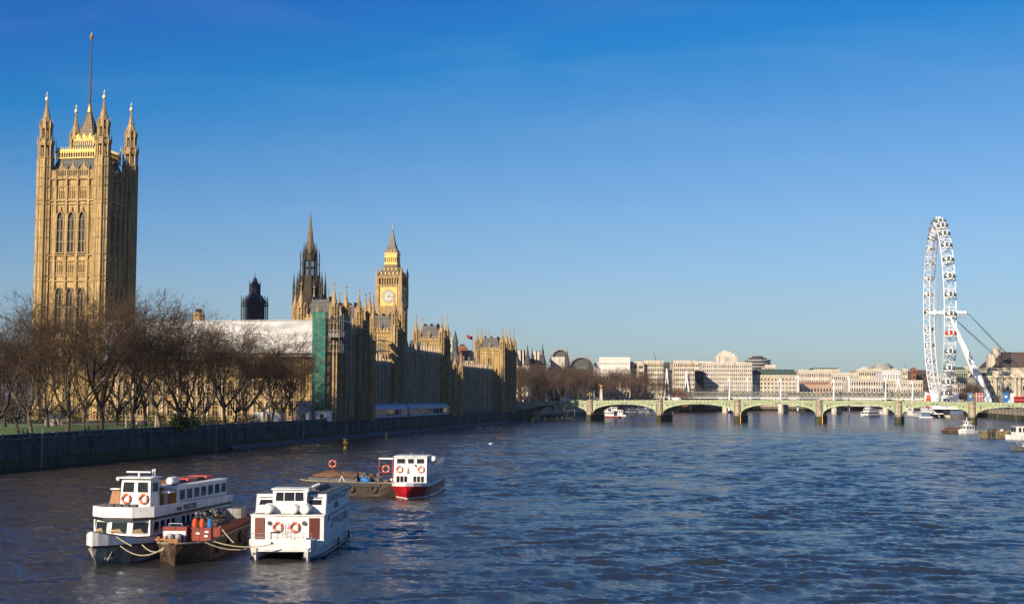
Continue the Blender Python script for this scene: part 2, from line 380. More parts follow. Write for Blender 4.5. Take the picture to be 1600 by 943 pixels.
mc = N.new('ShaderNodeMix'); mc.data_type = 'RGBA'; mc.inputs[6].default_value = (0.038, 0.032, 0.023, 1); mc.inputs[7].default_value = (0.019, 0.030, 0.042, 1)
L.new(m3.outputs[0], mc.inputs[0]); L.new(mc.outputs[2], p.inputs['Base Color'])
prev = None
la = N.new('ShaderNodeAttribute'); la.attribute_name = 'ripple'
for sc_, st, di, stx in ((0.17, 1.0, 2.0, (0.6, 1.7, 1)), (0.6, 1.0, 0.5, (0.8, 1.7, 1)), (2.0, 1.0, 0.085, (0.8, 1.7, 1)), (6.0, 1.0, 0.028, (1.0, 1.5, 1))):
    mp = N.new('ShaderNodeMapping'); mp.inputs['Scale'].default_value = stx; mp.inputs['Rotation'].default_value = (0, 0, R(14))
    nz = N.new('ShaderNodeTexNoise'); nz.inputs['Scale'].default_value = sc_; nz.inputs['Detail'].default_value = 4; nz.inputs['Distortion'].default_value = 0.5; nz.inputs['Roughness'].default_value = 0.6
    L.new(tc.outputs['Object'], mp.inputs[0]); L.new(mp.outputs[0], nz.inputs['Vector'])
    b = N.new('ShaderNodeBump'); b.inputs['Strength'].default_value = st; b.inputs['Distance'].default_value = di
    if di > .1:
        pm = N.new('ShaderNodeMapping'); pm.inputs['Scale'].default_value = (0.012, 0.05, 1); pn = N.new('ShaderNodeTexNoise'); pn.inputs['Scale'].default_value = 1.0; pn.inputs['Detail'].default_value = 5
        L.new(tc.outputs['Object'], pm.inputs[0]); L.new(pm.outputs[0], pn.inputs['Vector'])
        pr_ = N.new('ShaderNodeMapRange'); pr_.inputs[1].default_value = 0.35; pr_.inputs[2].default_value = 0.65; pr_.inputs[3].default_value = 0.35; pr_.inputs[4].default_value = 1.15; L.new(pn.outputs['Fac'], pr_.inputs[0])
        ml = N.new('ShaderNodeMath'); ml.operation = 'MULTIPLY'; L.new(la.outputs['Fac'], ml.inputs[0]); L.new(pr_.outputs[0], ml.inputs[1]); L.new(ml.outputs[0], b.inputs['Strength'])
    L.new(nz.outputs['Fac'], b.inputs['Height'])
    if prev: L.new(prev.outputs[0], b.inputs['Normal'])
    prev = b
mr = N.new('ShaderNodeMapRange'); mr.inputs[1].default_value = 0.3; mr.inputs[2].default_value = 1.0; mr.inputs[3].default_value = 0.07; mr.inputs[4].default_value = 0.12
L.new(la.outputs['Fac'], mr.inputs[0]); L.new(mr.outputs[0], p.inputs['Roughness'])
L.new(prev.outputs[0], p.inputs['Normal'])
def water():
    rng = np.random.default_rng(3)
    r = [40.0]
    while r[-1] < 9000: r.append(r[-1] + (max(0.24, (r[-1] / 100) ** 1.2 * 0.24) if r[-1] < 900 else min(500, 3.3 * (r[-1] / 900) ** 5)))
    r = np.array(r); th = np.radians(np.linspace(-36, 33, 1250))
    Rr, Tt = np.meshgrid(r, th, indexing='ij')
    X = Rr * np.sin(Tt); Y = Rr * np.cos(Tt) - 10.0
    dr = np.gradient(r)[:, None]; cell = np.maximum(dr, Rr * (th[1] - th[0]))
    Z = np.zeros_like(X)
    def lowf(s, k):
        o_ = np.zeros_like(X)
        for i in range(k):
            a = rng.uniform(0, 6.28); l = s * rng.uniform(0.6, 1.8)
            o_ += np.sin((X * np.cos(a) + Y * np.sin(a)) * 6.283 / l + rng.uniform(0, 6.28))
        return o_ / math.sqrt(k)
    gust = np.clip(0.85 + 0.30 * lowf(46, 6) + 0.18 * lowf(17, 6), 0.25, 1.8)
    wx = X + 1.2 * lowf(11, 4); wy = Y + 1.2 * lowf(9, 4)
    slope = np.zeros_like(X) + 1e-6; tot = 0
    for i in range(70):
        lam = 0.7 * (5.6 / 0.7) ** rng.uniform(0, 1) ** 1.15
        a = math.radians(80) + rng.normal(0, 0.34 if lam > 1.6 else 0.7)
        amp = 0.0059 * lam ** 0.85
        fade = np.clip((lam / cell - 1.9) / 1.2, 0, 1)
        ph = (wx * math.cos(a) + wy * math.sin(a)) * 2 * math.pi / lam + rng.uniform(0, 6.28)
        s = np.sin(ph)
        Z += amp * fade * (s + 0.25 * np.cos(2 * ph)); slope += (amp / lam) ** 2 * fade ** 2; tot += (amp / lam) ** 2
    Z *= gust
    nr, nt = X.shape
    co = np.stack([X, Y, Z], -1).reshape(-1, 3).astype(np.float32)
    i = np.arange(nr - 1)[:, None] * nt + np.arange(nt - 1)[None, :]
    f = np.stack([i, i + 1, i + nt + 1, i + nt], -1)[:, :, ::-1].reshape(-1).astype(np.int32)
    me = bpy.data.meshes.new('water'); n = f.size // 4
    me.vertices.add(co.shape[0]); me.vertices.foreach_set('co', co.ravel())
    me.loops.add(f.size); me.loops.foreach_set('vertex_index', f)
    me.polygons.add(n); me.polygons.foreach_set('loop_start', np.arange(0, f.size, 4, dtype=np.int32))
    me.polygons.foreach_set('use_smooth', np.ones(n, dtype=bool))
    me.materials.append(WATER); me.update(calc_edges=True)
    at_ = me.attributes.new('ripple', 'FLOAT', 'POINT'); at_.data.foreach_set('value', (0.16 + 0.84 * np.clip(1 - slope / tot, 0, 1)).astype(np.float32).ravel())
    if me.polygons[0].normal.z < 0: me.flip_normals()
    o = bpy.data.objects.new('water', me); COL.objects.link(o); tag(o, kind='structure')
water()

# ------------------------------------------------------------------ gothic kit
def arch_pts(w, h, n=5, pointed=True):
    """outline of an opening w wide and h high in the (u, z) plane, starting bottom left"""
    r = w / 2; hs = h - (1.05 * w if pointed else 0)
    pts = [(-r, 0), (-r, hs)]
    if pointed:
        for i in range(1, n + 1):
            t = i / n
            pts.append((-r * (1 - t ** 1.6), hs + (h - hs) * math.sin(t * math.pi / 2) ** 0.9))
        for i in range(n - 1, 0, -1):
            t = i / n
            pts.append((r * (1 - t ** 1.6), hs + (h - hs) * math.sin(t * math.pi / 2) ** 0.9))
    pts += [(r, hs), (r, 0)]
    return pts
def window_mesh(w, h, dep=0.45, fr=0.35, mull=2, trans=2, pointed=True, stone=None, glass=None, drip=False):
    """window in the local plane y=0 facing -y: moulded surround, glass, mullions, transoms, tracery"""
    mb = MB(stone or STONE2, glass or LEAD)
    inn = arch_pts(w, h, pointed=pointed); out = [(u * (1 + 2 * fr / w), z + (fr if z > 0 else 0)) for u, z in inn]
    n = len(inn); vs_ = []
    for (u, z) in out: vs_.append((u, -dep, z))
    for (u, z) in inn: vs_.append((u, -dep * 0.8, z))
    for (u, z) in inn: vs_.append((u, -0.01, z))
    for (u, z) in out: vs_.append((u, 0, z))
    fs = []
    for i in range(n - 1):
        fs += [(i, i + 1, n + i + 1, n + i), (n + i, n + i + 1, 2 * n + i + 1, 2 * n + i), (3 * n + i, 3 * n + i + 1, i + 1, i)]
    mb.add(vs_, fs)
    mb.box(-w / 2 - fr, w / 2 + fr, -dep * 1.1, 0, -0.3, 0)
    mb.use(glass or LEAD); mb.face([(u, -0.03, z) for u, z in inn])
    mb.use(stone or STONE2)
    for i in range(1, mull + 1):
        u = -w / 2 + w * i / (mull + 1); mb.box(u - 0.07, u + 0.07, -dep * 0.55, -0.04, 0, h * (0.86 if pointed else 1))
    for i in range(1, trans + 1):
        z = h * 0.82 * i / (trans + 1); mb.box(-w / 2, w / 2, -dep * 0.5, -0.04, z - 0.1, z + 0.1)
    if pointed:
        mb.box(-w / 2, w / 2, -dep * 0.5, -0.04, h - 1.05 * w - 0.1, h - 1.05 * w + 0.08)
    if drip:                                      # ogee hood and finial
        mb.slab([(-w / 2 - fr, -dep, h * 0.9), (0, -dep, h + fr), (0, -dep, h + fr + 0.5), (-w / 2 - fr, -dep, h * 0.9 + 0.45)], (0, dep, 0))
        mb.slab([(w / 2 + fr, -dep, h * 0.9), (w / 2 + fr, -dep, h * 0.9 + 0.45), (0, -dep, h + fr + 0.5), (0, -dep, h + fr)], (0, dep, 0))
        mb.prism(0, -dep / 2, h + fr + 0.3, h + fr + 1.9, 0.34, 0.05, 4)
    return mb
FACE_ROT = {'s': 0.0, 'e': math.pi / 2, 'n': math.pi, 'w': -math.pi / 2}
def turret(mb, x, y, z0, z1, r, stage=True, band=6.0, n=8, crown=True):
    """octagonal stair turret: ringed shaft, open belvedere, spirelet with crockets"""
    H = z1 - z0; sp = min(H * 0.32, r * 4.6); st = r * 3.4 if stage else 0
    zs = z1 - sp; zt = zs - st
    mb.prism(x, y, z0, zt, r * 0.9, r * 0.9, n)
    for i in range(n):                              # angle shafts
        t = math.pi / n + 2 * math.pi * i / n
        mb.prism(x + r * 0.92 * math.cos(t), y + r * 0.92 * math.sin(t), z0, zt + 0.3, r * 0.13, r * 0.13, 4)
    z = z0 + band
    while z < zt - 1:
        mb.prism(x, y, z, z + 0.22 * r, r * 1.04, r * 1.1, n); z += band
    mb.prism(x, y, zt - 0.3 * r, zt, r * 0.95, r * 1.16, n); mb.prism(x, y, zt, zt + 0.15 * r, r * 1.16, r * 1.12, n)
    if stage:
        mb.prism(x, y, zt, zs, r * 0.42, r * 0.42, n)
        for i in range(n):
            t = math.pi / n + 2 * math.pi * i / n; c, s = math.cos(t), math.sin(t)
            mb.prism(x + r * 0.86 * c, y + r * 0.86 * s, zt + 0.15 * r, zs, r * 0.15, r * 0.15, 4)
            mb.prism(x + r * 0.95 * c, y + r * 0.95 * s, zs, zs + r * 0.9, r * 0.12, 0.02, 4)
        zm = (zt + zs) / 2
        mb.prism(x, y, zm - 0.08 * r, zm + 0.08 * r, r * 0.92, r * 0.92, n)
        mb.prism(x, y, zs - 0.45 * r, zs - 0.1 * r, r * 0.93, r * 1.0, n)
    mb.prism(x, y, zs - 0.1 * r, zs, r * 1.05, r * 0.95, n)
    # ogee spirelet
    prof = [(0, .82), (.12, .70), (.25, .56), (.4, .40), (.6, .23), (.82, .10), (1, .05)]
    for (a, ra), (b, rb) in zip(prof[:-1], prof[1:]):
        mb.prism(x, y, zs + sp * a, zs + sp * b, r * ra, r * rb, n, cap=False)
        if a > 0:
            for i in range(4):
                t = math.pi / 4 + math.pi / 2 * i
                mb.prism(x + r * ra * math.cos(t), y + r * ra * math.sin(t), zs + sp * a - 0.02, zs + sp * a + 0.24 * r, 0.12 * r, 0.03, 4)
    mb.prism(x, y, z1 - 0.24 * r, z1 + 0.1 * r, r * 0.06, r * 0.26, 6); mb.prism(x, y, z1 + 0.1 * r, z1 + 0.5 * r, r * 0.26, 0.02, 6)
    mb.tube((x, y, z1 + 0.3 * r), (x, y, z1 + 1.3 * r), 0.05 * r, 0.03, 4)
def pinnacle(mb, x, y, z0, z1, w):
    hs = z0 + (z1 - z0) * 0.45
    mb.sq(x, y, z0, hs, w, w); mb.sq(x, y, hs, hs + 0.15 * w, w * 1.3, w * 1.3)
    mb.sq(x, y, hs + 0.15 * w, z1, w * 0.85, 0.08); mb.prism(x, y, z1 - 0.3, z1 + 0.12, 0.03, w * 0.22, 4)
def faceM(face, cx, cy, half):
    """matrix of a wall plane: local u along the wall, -y outward"""
    a = FACE_ROT[face]; o = {'s': (0, -1), 'e': (1, 0), 'n': (0, 1), 'w': (-1, 0)}[face]
    return Matrix.Translation((cx + o[0] * half, cy + o[1] * half, 0)) @ Matrix.Rotation(a, 4, 'Z')
def put(mbwin, name, parent, M, u, z, label=None):
    o = mbwin if isinstance(mbwin, bpy.types.Object) else None
    c = o.copy(); COL.objects.link(c); c.parent = parent
    c.matrix_local = M @ Matrix.Translation((u, 0, z)); c.name = name
    return c
def proto(mb, name):
    me = mb.build(name); COL.objects.unlink(me); return me

# ------------------------------------------------------------------ the great square tower
def great_tower():
    base = Vector((-51.8, 409, 0)) + E_ * (-72.0 - 11.6) + D_ * 11.6
    t = thing('stone_tower', 'tall square golden stone tower with four pinnacled corner turrets and a flagpole, left side', 'tower', (base.x, base.y, GZ), -TH)
    g = GZ; W = 9.75
    w = MB(STONE, STONE2)
    w.box(-W, W, -W, W, 0, 78.4 - g)
    w.use(STONE2)
    for z, d in ((13, .5), (24, .4), (27, .6), (31, .3), (46.8, .45), (48.3, .3), (52.9, .4), (54.6, .55), (70.3, .4), (71.3, .55), (75.6, .3), (78.0, .6)):
        w.box(-W - d, W + d, -W - d, W + d, z - g, z - g + 0.38)
    w.use(STONE)
    for f in 'snew':                                    # thin vertical ribs over every wall face
        w.T = faceM(f, 0, 0, W)
        u = -7.35
        while u <= 7.4:
            edge = abs(u) > 5.3
            for z0, z1 in ((2, 13), (13.4, 24), (27.5, 46.8), (48.6, 52.9), (55, 70.3), (71.7, 75.6)):
                if not edge and z0 in (27.5, 55): continue
                w.box(u - 0.11, u + 0.11, -0.22, 0, z0 - g, z1 - g)
            u += 0.7
        w.use(STONE2)
        for u in (-5.35, -1.78, 1.78, 5.35):            # bay buttresses between the great windows
            w.box(u - 0.38, u + 0.38, -0.62, 0, 0, 76 - g); pinnacle(w, u, -0.45, 76 - g, 81.5 - g, 0.62)
        for z in range(6, 78, 3):
            for u in (-7.1, 7.1): w.box(u - 0.9, u + 0.9, -0.26, 0, z - g, z + 0.16 - g)
        for k in range(3):                              # gabled traceried parapet
            c = -3.56 + 3.56 * k
            w.box(c - 1.78, c + 1.78, -0.3, 0.15, 78.4 - g, 79.0 - g)
            for i in range(5): w.box(c - 1.45 + 0.68 * i, c - 1.17 + 0.68 * i, -0.25, 0.1, 79.0 - g, 80.7 - g)
            w.box(c - 1.6, c + 1.6, -0.3, 0.15, 80.7 - g, 81.1 - g)
            w.slab([(c - 1.2, -0.28, 81.1 - g), (c + 1.2, -0.28, 81.1 - g), (c + .75, -0.28, 81.8 - g), (c + .4, -.28, 81.9 - g), (c + .35, -.28, 82.6 - g), (c - .35, -.28, 82.6 - g), (c - .4, -.28, 81.9 - g), (c - .75, -.28, 81.8 - g)], (0, .4, 0))
            pinnacle(w, c, -0.1, 82.5 - g, 84.0 - g, 0.35)
        w.box(-W + 1.8, -5.3, -0.3, 0.15, 78.4 - g, 80.9 - g); w.box(5.3, W - 1.8, -0.3, 0.15, 78.4 - g, 80.9 - g)
        w.use(STONE)
    w.T = None
    fixn(w.build('wall', t))
    big = proto(window_mesh(2.1, 12.2, 0.85, 0.3, 1, 2, drip=True), 'window')
    low = proto(window_mesh(2.1, 12.5, 0.85, 0.3, 1, 2), 'window')
    base_w = proto(window_mesh(1.7, 5.5, 0.7, 0.3, 1, 1), 'window')
    slit = proto(window_mesh(0.46, 2.3, 0.3, 0.07, 0, 0, pointed=False, glass=BLACK), 'window')
    for f in 'se':
        M = faceM(f, 0, 0, W)
        for k in (-3.56, 0, 3.56):
            put(big, 'window', t, M, k, 55.6 - g); put(low, 'window', t, M, k, 32.2 - g)
            put(base_w, 'window', t, M, k, 15 - g)
            for j in range(4):
                u = k - 1.02 + 0.68 * j
                put(slit, 'window', t, M, u, 49.4 - g); put(slit, 'window', t, M, u, 72.0 - g)
    for sx, sy, r in ((-1, -1, 2.3), (1, -1, 2.3), (-1, 1, 2.3), (1, 1, 2.3)):
        a = MB(STONE, STONE2); x, y = sx * 9.4, sy * 9.4
        a.use(STONE); z = 0
        a.prism(x, y, 0, 84.5 - g, r, r, 8)
        a.use(STONE2)
        for i in range(8):
            q = math.pi / 8 + math.pi / 4 * i; cx, cy = x + r * math.cos(q), y + r * math.sin(q)
            a.prism(cx, cy, 0, 84.8 - g, 0.26, 0.26, 4)
            q2 = q + math.pi / 8; cx, cy = x + r * .93 * math.cos(q2), y + r * .93 * math.sin(q2)
            a.prism(cx, cy, 0, 84.0 - g, 0.12, 0.12, 4)
        for z in (13, 19, 24, 27.2, 33, 39, 46.8, 48.3, 52.9, 54.8, 60, 65.5, 70.3, 71.4, 75.6, 78.2, 81.5):
            a.prism(x, y, z - g, z + 0.4 - g, r * 1.08, r * 1.14, 8)
        # two open stages, each of eight shafts round a slim core
        for z0, z1, rr in ((84.5, 89.4, r * 1.0), (90.2, 94.6, r * 0.78)):
            a.prism(x, y, z0 - g, z0 + 0.35 - g, rr * 1.12, rr * 1.12, 8)
            a.prism(x, y, z0 - g, z1 - g, rr * 0.45, rr * 0.45, 8)
            for i in range(8):
                q = math.pi / 8 + math.pi / 4 * i; c, s = math.cos(q), math.sin(q)
                a.prism(x + rr * .92 * c, y + rr * .92 * s, z0 - g, z1 - g, 0.27, 0.27, 4)
                pinnacle(a, x + rr * 1.05 * c, y + rr * 1.05 * s, z1 - 0.6 - g, z1 + 1.9 - g, 0.3)
                q2 = q + math.pi / 8
                a.prism(x + rr * .9 * math.cos(q2), y + rr * .9 * math.sin(q2), z0 - g, z0 + 1.3 - g, 0.1, 0.1, 4)
            a.prism(x, y, z1 - 0.9 - g, z1 - g, rr * 0.98, rr * 1.08, 8)
        a.prism(x, y, 89.4 - g, 90.2 - g, r * 1.08, r * 0.8, 8)
        prof = [(94.6, 1.75), (95.6, 1.6), (96.8, 1.2), (98.2, .85), (99.8, .52), (101.2, .3), (102.4, .18)]
        for (z0, r0), (z1, r1) in zip(prof[:-1], prof[1:]):
            a.prism(x, y, z0 - g, z1 - g, r0, r1, 8, cap=False)
            for i in range(8):
                q = math.pi / 8 + math.pi / 4 * i
                a.prism(x + r0 * math.cos(q), y + r0 * math.sin(q), z0 - g, z0 + 0.5 - g, 0.15, 0.02, 4)
        tr = fixn(a.build('turret', t))
        fb = MB(mat('weathered gilt finial', (0.72, 0.62, 0.42), 0.5, (0.5, 0.42, 0.28), 2, metal=0.3))
        fb.prism(x, y, 102.2 - g, 102.8 - g, .15, .62, 8); fb.prism(x, y, 102.8 - g, 103.5 - g, .62, .5, 8); fb.prism(x, y, 103.5 - g, 104.0 - g, .5, .15, 8)
        fb.ball(x, y, 104.4 - g, .36); fb.prism(x, y, 104.7 - g, 105.4 - g, .08, .02, 4)
        fixn(fb.build('finial', tr))
    BRNZ0 = mat('weathered gilt roof plates', (.20, .15, .085), .6, (.11, .085, .055), 1.0, metal=.2, panel=(.8, 1.1))
    rf = MB(SLATE, GOLD)
    rf.sq(0, 0, 79 - g, 84.6 - g, 17, 13.6); rf.sq(0, 0, 84.6 - g, 87.0 - g, 13.6, 13.2)
    rf.sq(0, 0, 87 - g, 91 - g, 7.2, 6.4); rf.use(BRNZ0); rf.sq(0, 0, 91 - g, 100.6 - g, 5.8, 0.6)
    rfo = fixn(rf.build('roof', t))
    gd = MB(GOLD)
    for f in 'snew':
        gd.T = faceM(f, 0, 0, 7.1)
        gd.box(-7.1, 7.1, -0.12, 0.1, 84.9 - g, 85.25 - g); gd.box(-7.1, 7.1, -0.12, 0.1, 87.1 - g, 87.7 - g)
        u = -7.1
        while u < 7.2:
            gd.box(u - 0.09, u + 0.09, -0.1, 0.08, 85.0 - g, 88.5 - g); gd.box(u - 0.3, u + 0.3, -.08, .06, 86.6 - g, 87.1 - g); u += 0.79
        gd.T = faceM(f, 0, 0, 3.3)
        u = -3.3
        while u < 3.4:
            gd.box(u - 0.1, u + 0.1, -0.1, 0.08, 89.6 - g, 92.6 - g); u += 0.7
        gd.box(-3.3, 3.3, -.1, .1, 91.0 - g, 91.5 - g)
        for u in (-2.0, 0, 2.0):
            gd.slab([(u - 1, -.1, 91.4 - g), (u + 1, -.1, 91.4 - g), (u, -.1, 93.4 - g)], (0, .25, 0))
        gd.T = None
    for a_, b_ in ((1, 1), (1, -1), (-1, 1), (-1, -1)):
        gd.tube((2.95 * a_, 2.95 * b_, 91 - g), (.3 * a_, .3 * b_, 101 - g), 0.16, 0.12, 4)
        gd.prism(7.1 * a_, 7.1 * b_, 84.6 - g, 90.8 - g, 0.22, 0.05, 4)
    gd.prism(0, 0, 100.4 - g, 102.4 - g, .9, .45, 8); gd.ball(0, 0, 102.8 - g, .55)
    fixn(gd.build('gilded_cresting', rfo))
    fp = MB(DGREY, STEEL); fp.tube((0, 0, 102 - g), (0, 0, 123.6 - g), 0.36, 0.18, 8)
    for a_ in range(4):
        q = math.pi / 4 + a_ * math.pi / 2; fp.tube((5 * math.cos(q), 5 * math.sin(q), 91 - g), (0, 0, 114 - g), 0.035, 0.035, 3)
    fpo = fixn(fp.build('flagpole', t))
    cr = MB(GOLD); cr.prism(0, 0, 123.4 - g, 124.2 - g, .2, .7, 8); cr.ball(0, 0, 124.6 - g, .6); cr.prism(0, 0, 125 - g, 126 - g, .12, .02, 4)
    fixn(cr.build('crown_finial', fpo))
great_tower()

# ------------------------------------------------------------------ clock tower
def clock_tower():
    c = at(607.6, 619, 714); c.z = 0
    t = thing('clock_tower', 'golden stone clock tower with white dial and tall iron spire beyond the palace roofs', 'tower', (c.x + 0.6, 720, GZ), -TH)
    g = GZ; H = 6.0
    w = MB(STONE, STONE2)
    w.box(-H + .2, H - .2, -H + .2, H - .2, 0, 57 - g); w.use(STONE2)
    for f in 'snew':
        w.T = faceM(f, 0, 0, H - .2)
        for u in [-5.5 + 1.0 * i for i in range(12)]:
            w.box(u - .16, u + .16, -.35, 0, 0, 55.5 - g)
        for z in range(8, 56, 7): w.box(-5.8, 5.8, -.42, 0, z - g, z + .4 - g)
        w.T = None
    for a_ in (-1, 1):
        for b_ in (-1, 1): w.sq(a_ * (H - .3), b_ * (H - .3), 0, 57 - g, 1.8, 1.8)
    w.sq(0, 0, 55.2 - g, 57.5 - g, 12.2, 13.2)
    fixn(w.build('shaft', t))
    b = MB(STONE, STONE2)
    b.box(-6.3, 6.3, -6.3, 6.3, 57.5 - g, 68.3 - g); b.use(STONE2)
    for a_ in (-1, 1):
        for b_ in (-1, 1):
            b.sq(a_ * 6.0, b_ * 6.0, 57.5 - g, 69.5 - g, 1.9, 1.9); pinnacle(b, a_ * 6.4, b_ * 6.4, 73.2 - g, 78.5 - g, 1.0)
    b.box(-6.7, 6.7, -6.7, 6.7, 68.3 - g, 69.1 - g)
    b.box(-5.4, 5.4, -5.4, 5.4, 69.1 - g, 73.2 - g)
    for f in 'snew':
        b.T = faceM(f, 0, 0, 6.3)
        for i in range(9):
            u = -5.2 + 1.3 * i; b.box(u - .22, u + .22, -.1, .8, 69.1 - g, 72.6 - g)
        b.box(-6.4, 6.4, -.15, .9, 72.4 - g, 73.2 - g); b.box(-6.7, 6.7, -.5, .9, 73.2 - g, 73.7 - g)
        b.T = None
    for a_ in (-1, 1):
        for b_ in (-1, 1): b.sq(a_ * 6.0, b_ * 6.0, 69.1 - g, 73.2 - g, 1.7, 1.7)
    belf = fixn(b.build('clock_stage', t))
    for f in 'snew':
        M = faceM(f, 0, 0, 6.3)
        d = MB(GOLD, CLOCK, BLACK, STONE2)
        d.box(-4.4, 4.4, -.3, -.003, 58.2 - g, 67.9 - g)
        for u in (-4.4, 4.1): d.box(u, u + .3, -.42, -.3, 58.2 - g, 67.9 - g)
        d.box(-4.1, 4.1, -.42, -.3, 67.5 - g, 67.9 - g); d.box(-4.1, 4.1, -.42, -.3, 58.2 - g, 58.6 - g)
        zc = 63.1 - g; d.use(CLOCK)
        n = 40
        d.slab([(3.3 * math.cos(2 * math.pi * i / n), -.36, zc + 3.3 * math.sin(2 * math.pi * i / n)) for i in range(n)], (0, .05, 0))
        d.use(BLACK); d.torus((0, -.38, zc), (0, 1, 0), 3.3, .10, 40, 4); d.torus((0, -.38, zc), (0, 1, 0), 2.35, .05, 40, 4)
        for i in range(12):
            q = math.pi / 6 * i; s_, c_ = math.sin(q), math.cos(q)
            d.tube((2.5 * s_, -.38, zc + 2.5 * c_), (3.2 * s_, -.38, zc + 3.2 * c_), .09, .09, 4)
        fc = fixn(d.build('clock_face', belf)); fc.matrix_local = M
        hd = MB(BLACK)
        for ang, ln, r_ in ((100, 3.1, .12), (30, 2.0, .16)):
            q = R(ang); hd.tube((-.5 * math.sin(q), -.44, zc - .5 * math.cos(q)), (ln * math.sin(q), -.44, zc + ln * math.cos(q)), r_, .05, 4)
        # hands are part of the dial mesh object level
        h2 = hd.build('clock_hands', belf); h2.matrix_local = M
    BRNZ = mat('weathered gilt roof plates', (.20, .15, .085), .6, (.11, .085, .055), 1.0, metal=.2, panel=(.8, 1.1))
    r = MB(SLATE, GOLD)
    r.use(BRNZ); r.sq(0, 0, 73.7 - g, 76.6 - g, 12.2, 9.2); r.sq(0, 0, 76.6 - g, 79.6 - g, 9.2, 6.6); r.use(GOLD)
    for f in 'snew':
        for z, hw, nn, s in ((74.4, 5.75, 5, .95), (76.8, 4.5, 4, .85)):
            r.T = faceM(f, 0, 0, hw - 0.1)
            for i in range(nn):
                u = (-(nn - 1) / 2 + i) * (2 * hw / nn) * .9
                r.slab([(u - .4 * s, -.25, z - g), (u + .4 * s, -.25, z - g), (u + .4 * s, -.25, z + .7 * s - g), (u, -.25, z + 1.5 * s - g), (u - .4 * s, -.25, z + .7 * s - g)], (0, .9, 0))
            r.T = None
    lo = fixn(r.build('roof', t))
    l = MB(GOLD, BLACK)
    l.box(-3.45, 3.45, -3.45, 3.45, 79.6 - g, 80.2 - g); l.box(-2.6, 2.6, -2.6, 2.6, 80.2 - g, 84.0 - g)
    for f in 'snew':
        l.T = faceM(f, 0, 0, 3.15)
        l.box(-3.15, 3.15, -.1, .7, 83.2 - g, 85.2 - g); l.box(-3.25, 3.25, -.2, .7, 80.2 - g, 80.9 - g)
        for i in range(7): u = -3.0 + 1.0 * i; l.box(u - .2, u + .2, -.05, .35, 80.2 - g, 83.4 - g)
        l.T = None
    l.box(-3.55, 3.55, -3.55, 3.55, 85.2 - g, 85.8 - g)
    fixn(l.build('lantern', t))
    s = MB(mat('warm grey spire plates', (.15, .125, .095), .6, (.09, .075, .06), 1.0, metal=.2), GOLD)
    prof = [(85.8, 6.5), (87.4, 5.2), (89.6, 3.7), (92.4, 2.4), (95, 1.5), (97.2, .8)]
    for (z0, a0), (z1, a1) in zip(prof[:-1], prof[1:]): s.sq(0, 0, z0 - g, z1 - g, a0, a1)
    s.use(GOLD)
    for f in 'snew':
        s.T = faceM(f, 0, 0, 2.8)
        for u in (-1.7, 0, 1.7): s.slab([(u - .35, -.2, 86.2 - g), (u + .35, -.2, 86.2 - g), (u, -.2, 87.6 - g)], (0, .7, 0))
        s.T = None
    s.ball(0, 0, 97.8 - g, .6); s.tube((0, 0, 97.5 - g), (0, 0, 102 - g), .14, .08, 5); s.tube((-1, 0, 100 - g), (1, 0, 100 - g), .1, .1, 4); s.ball(0, 0, 101.4 - g, .35)
    fixn(s.build('spire', t))
clock_tower()

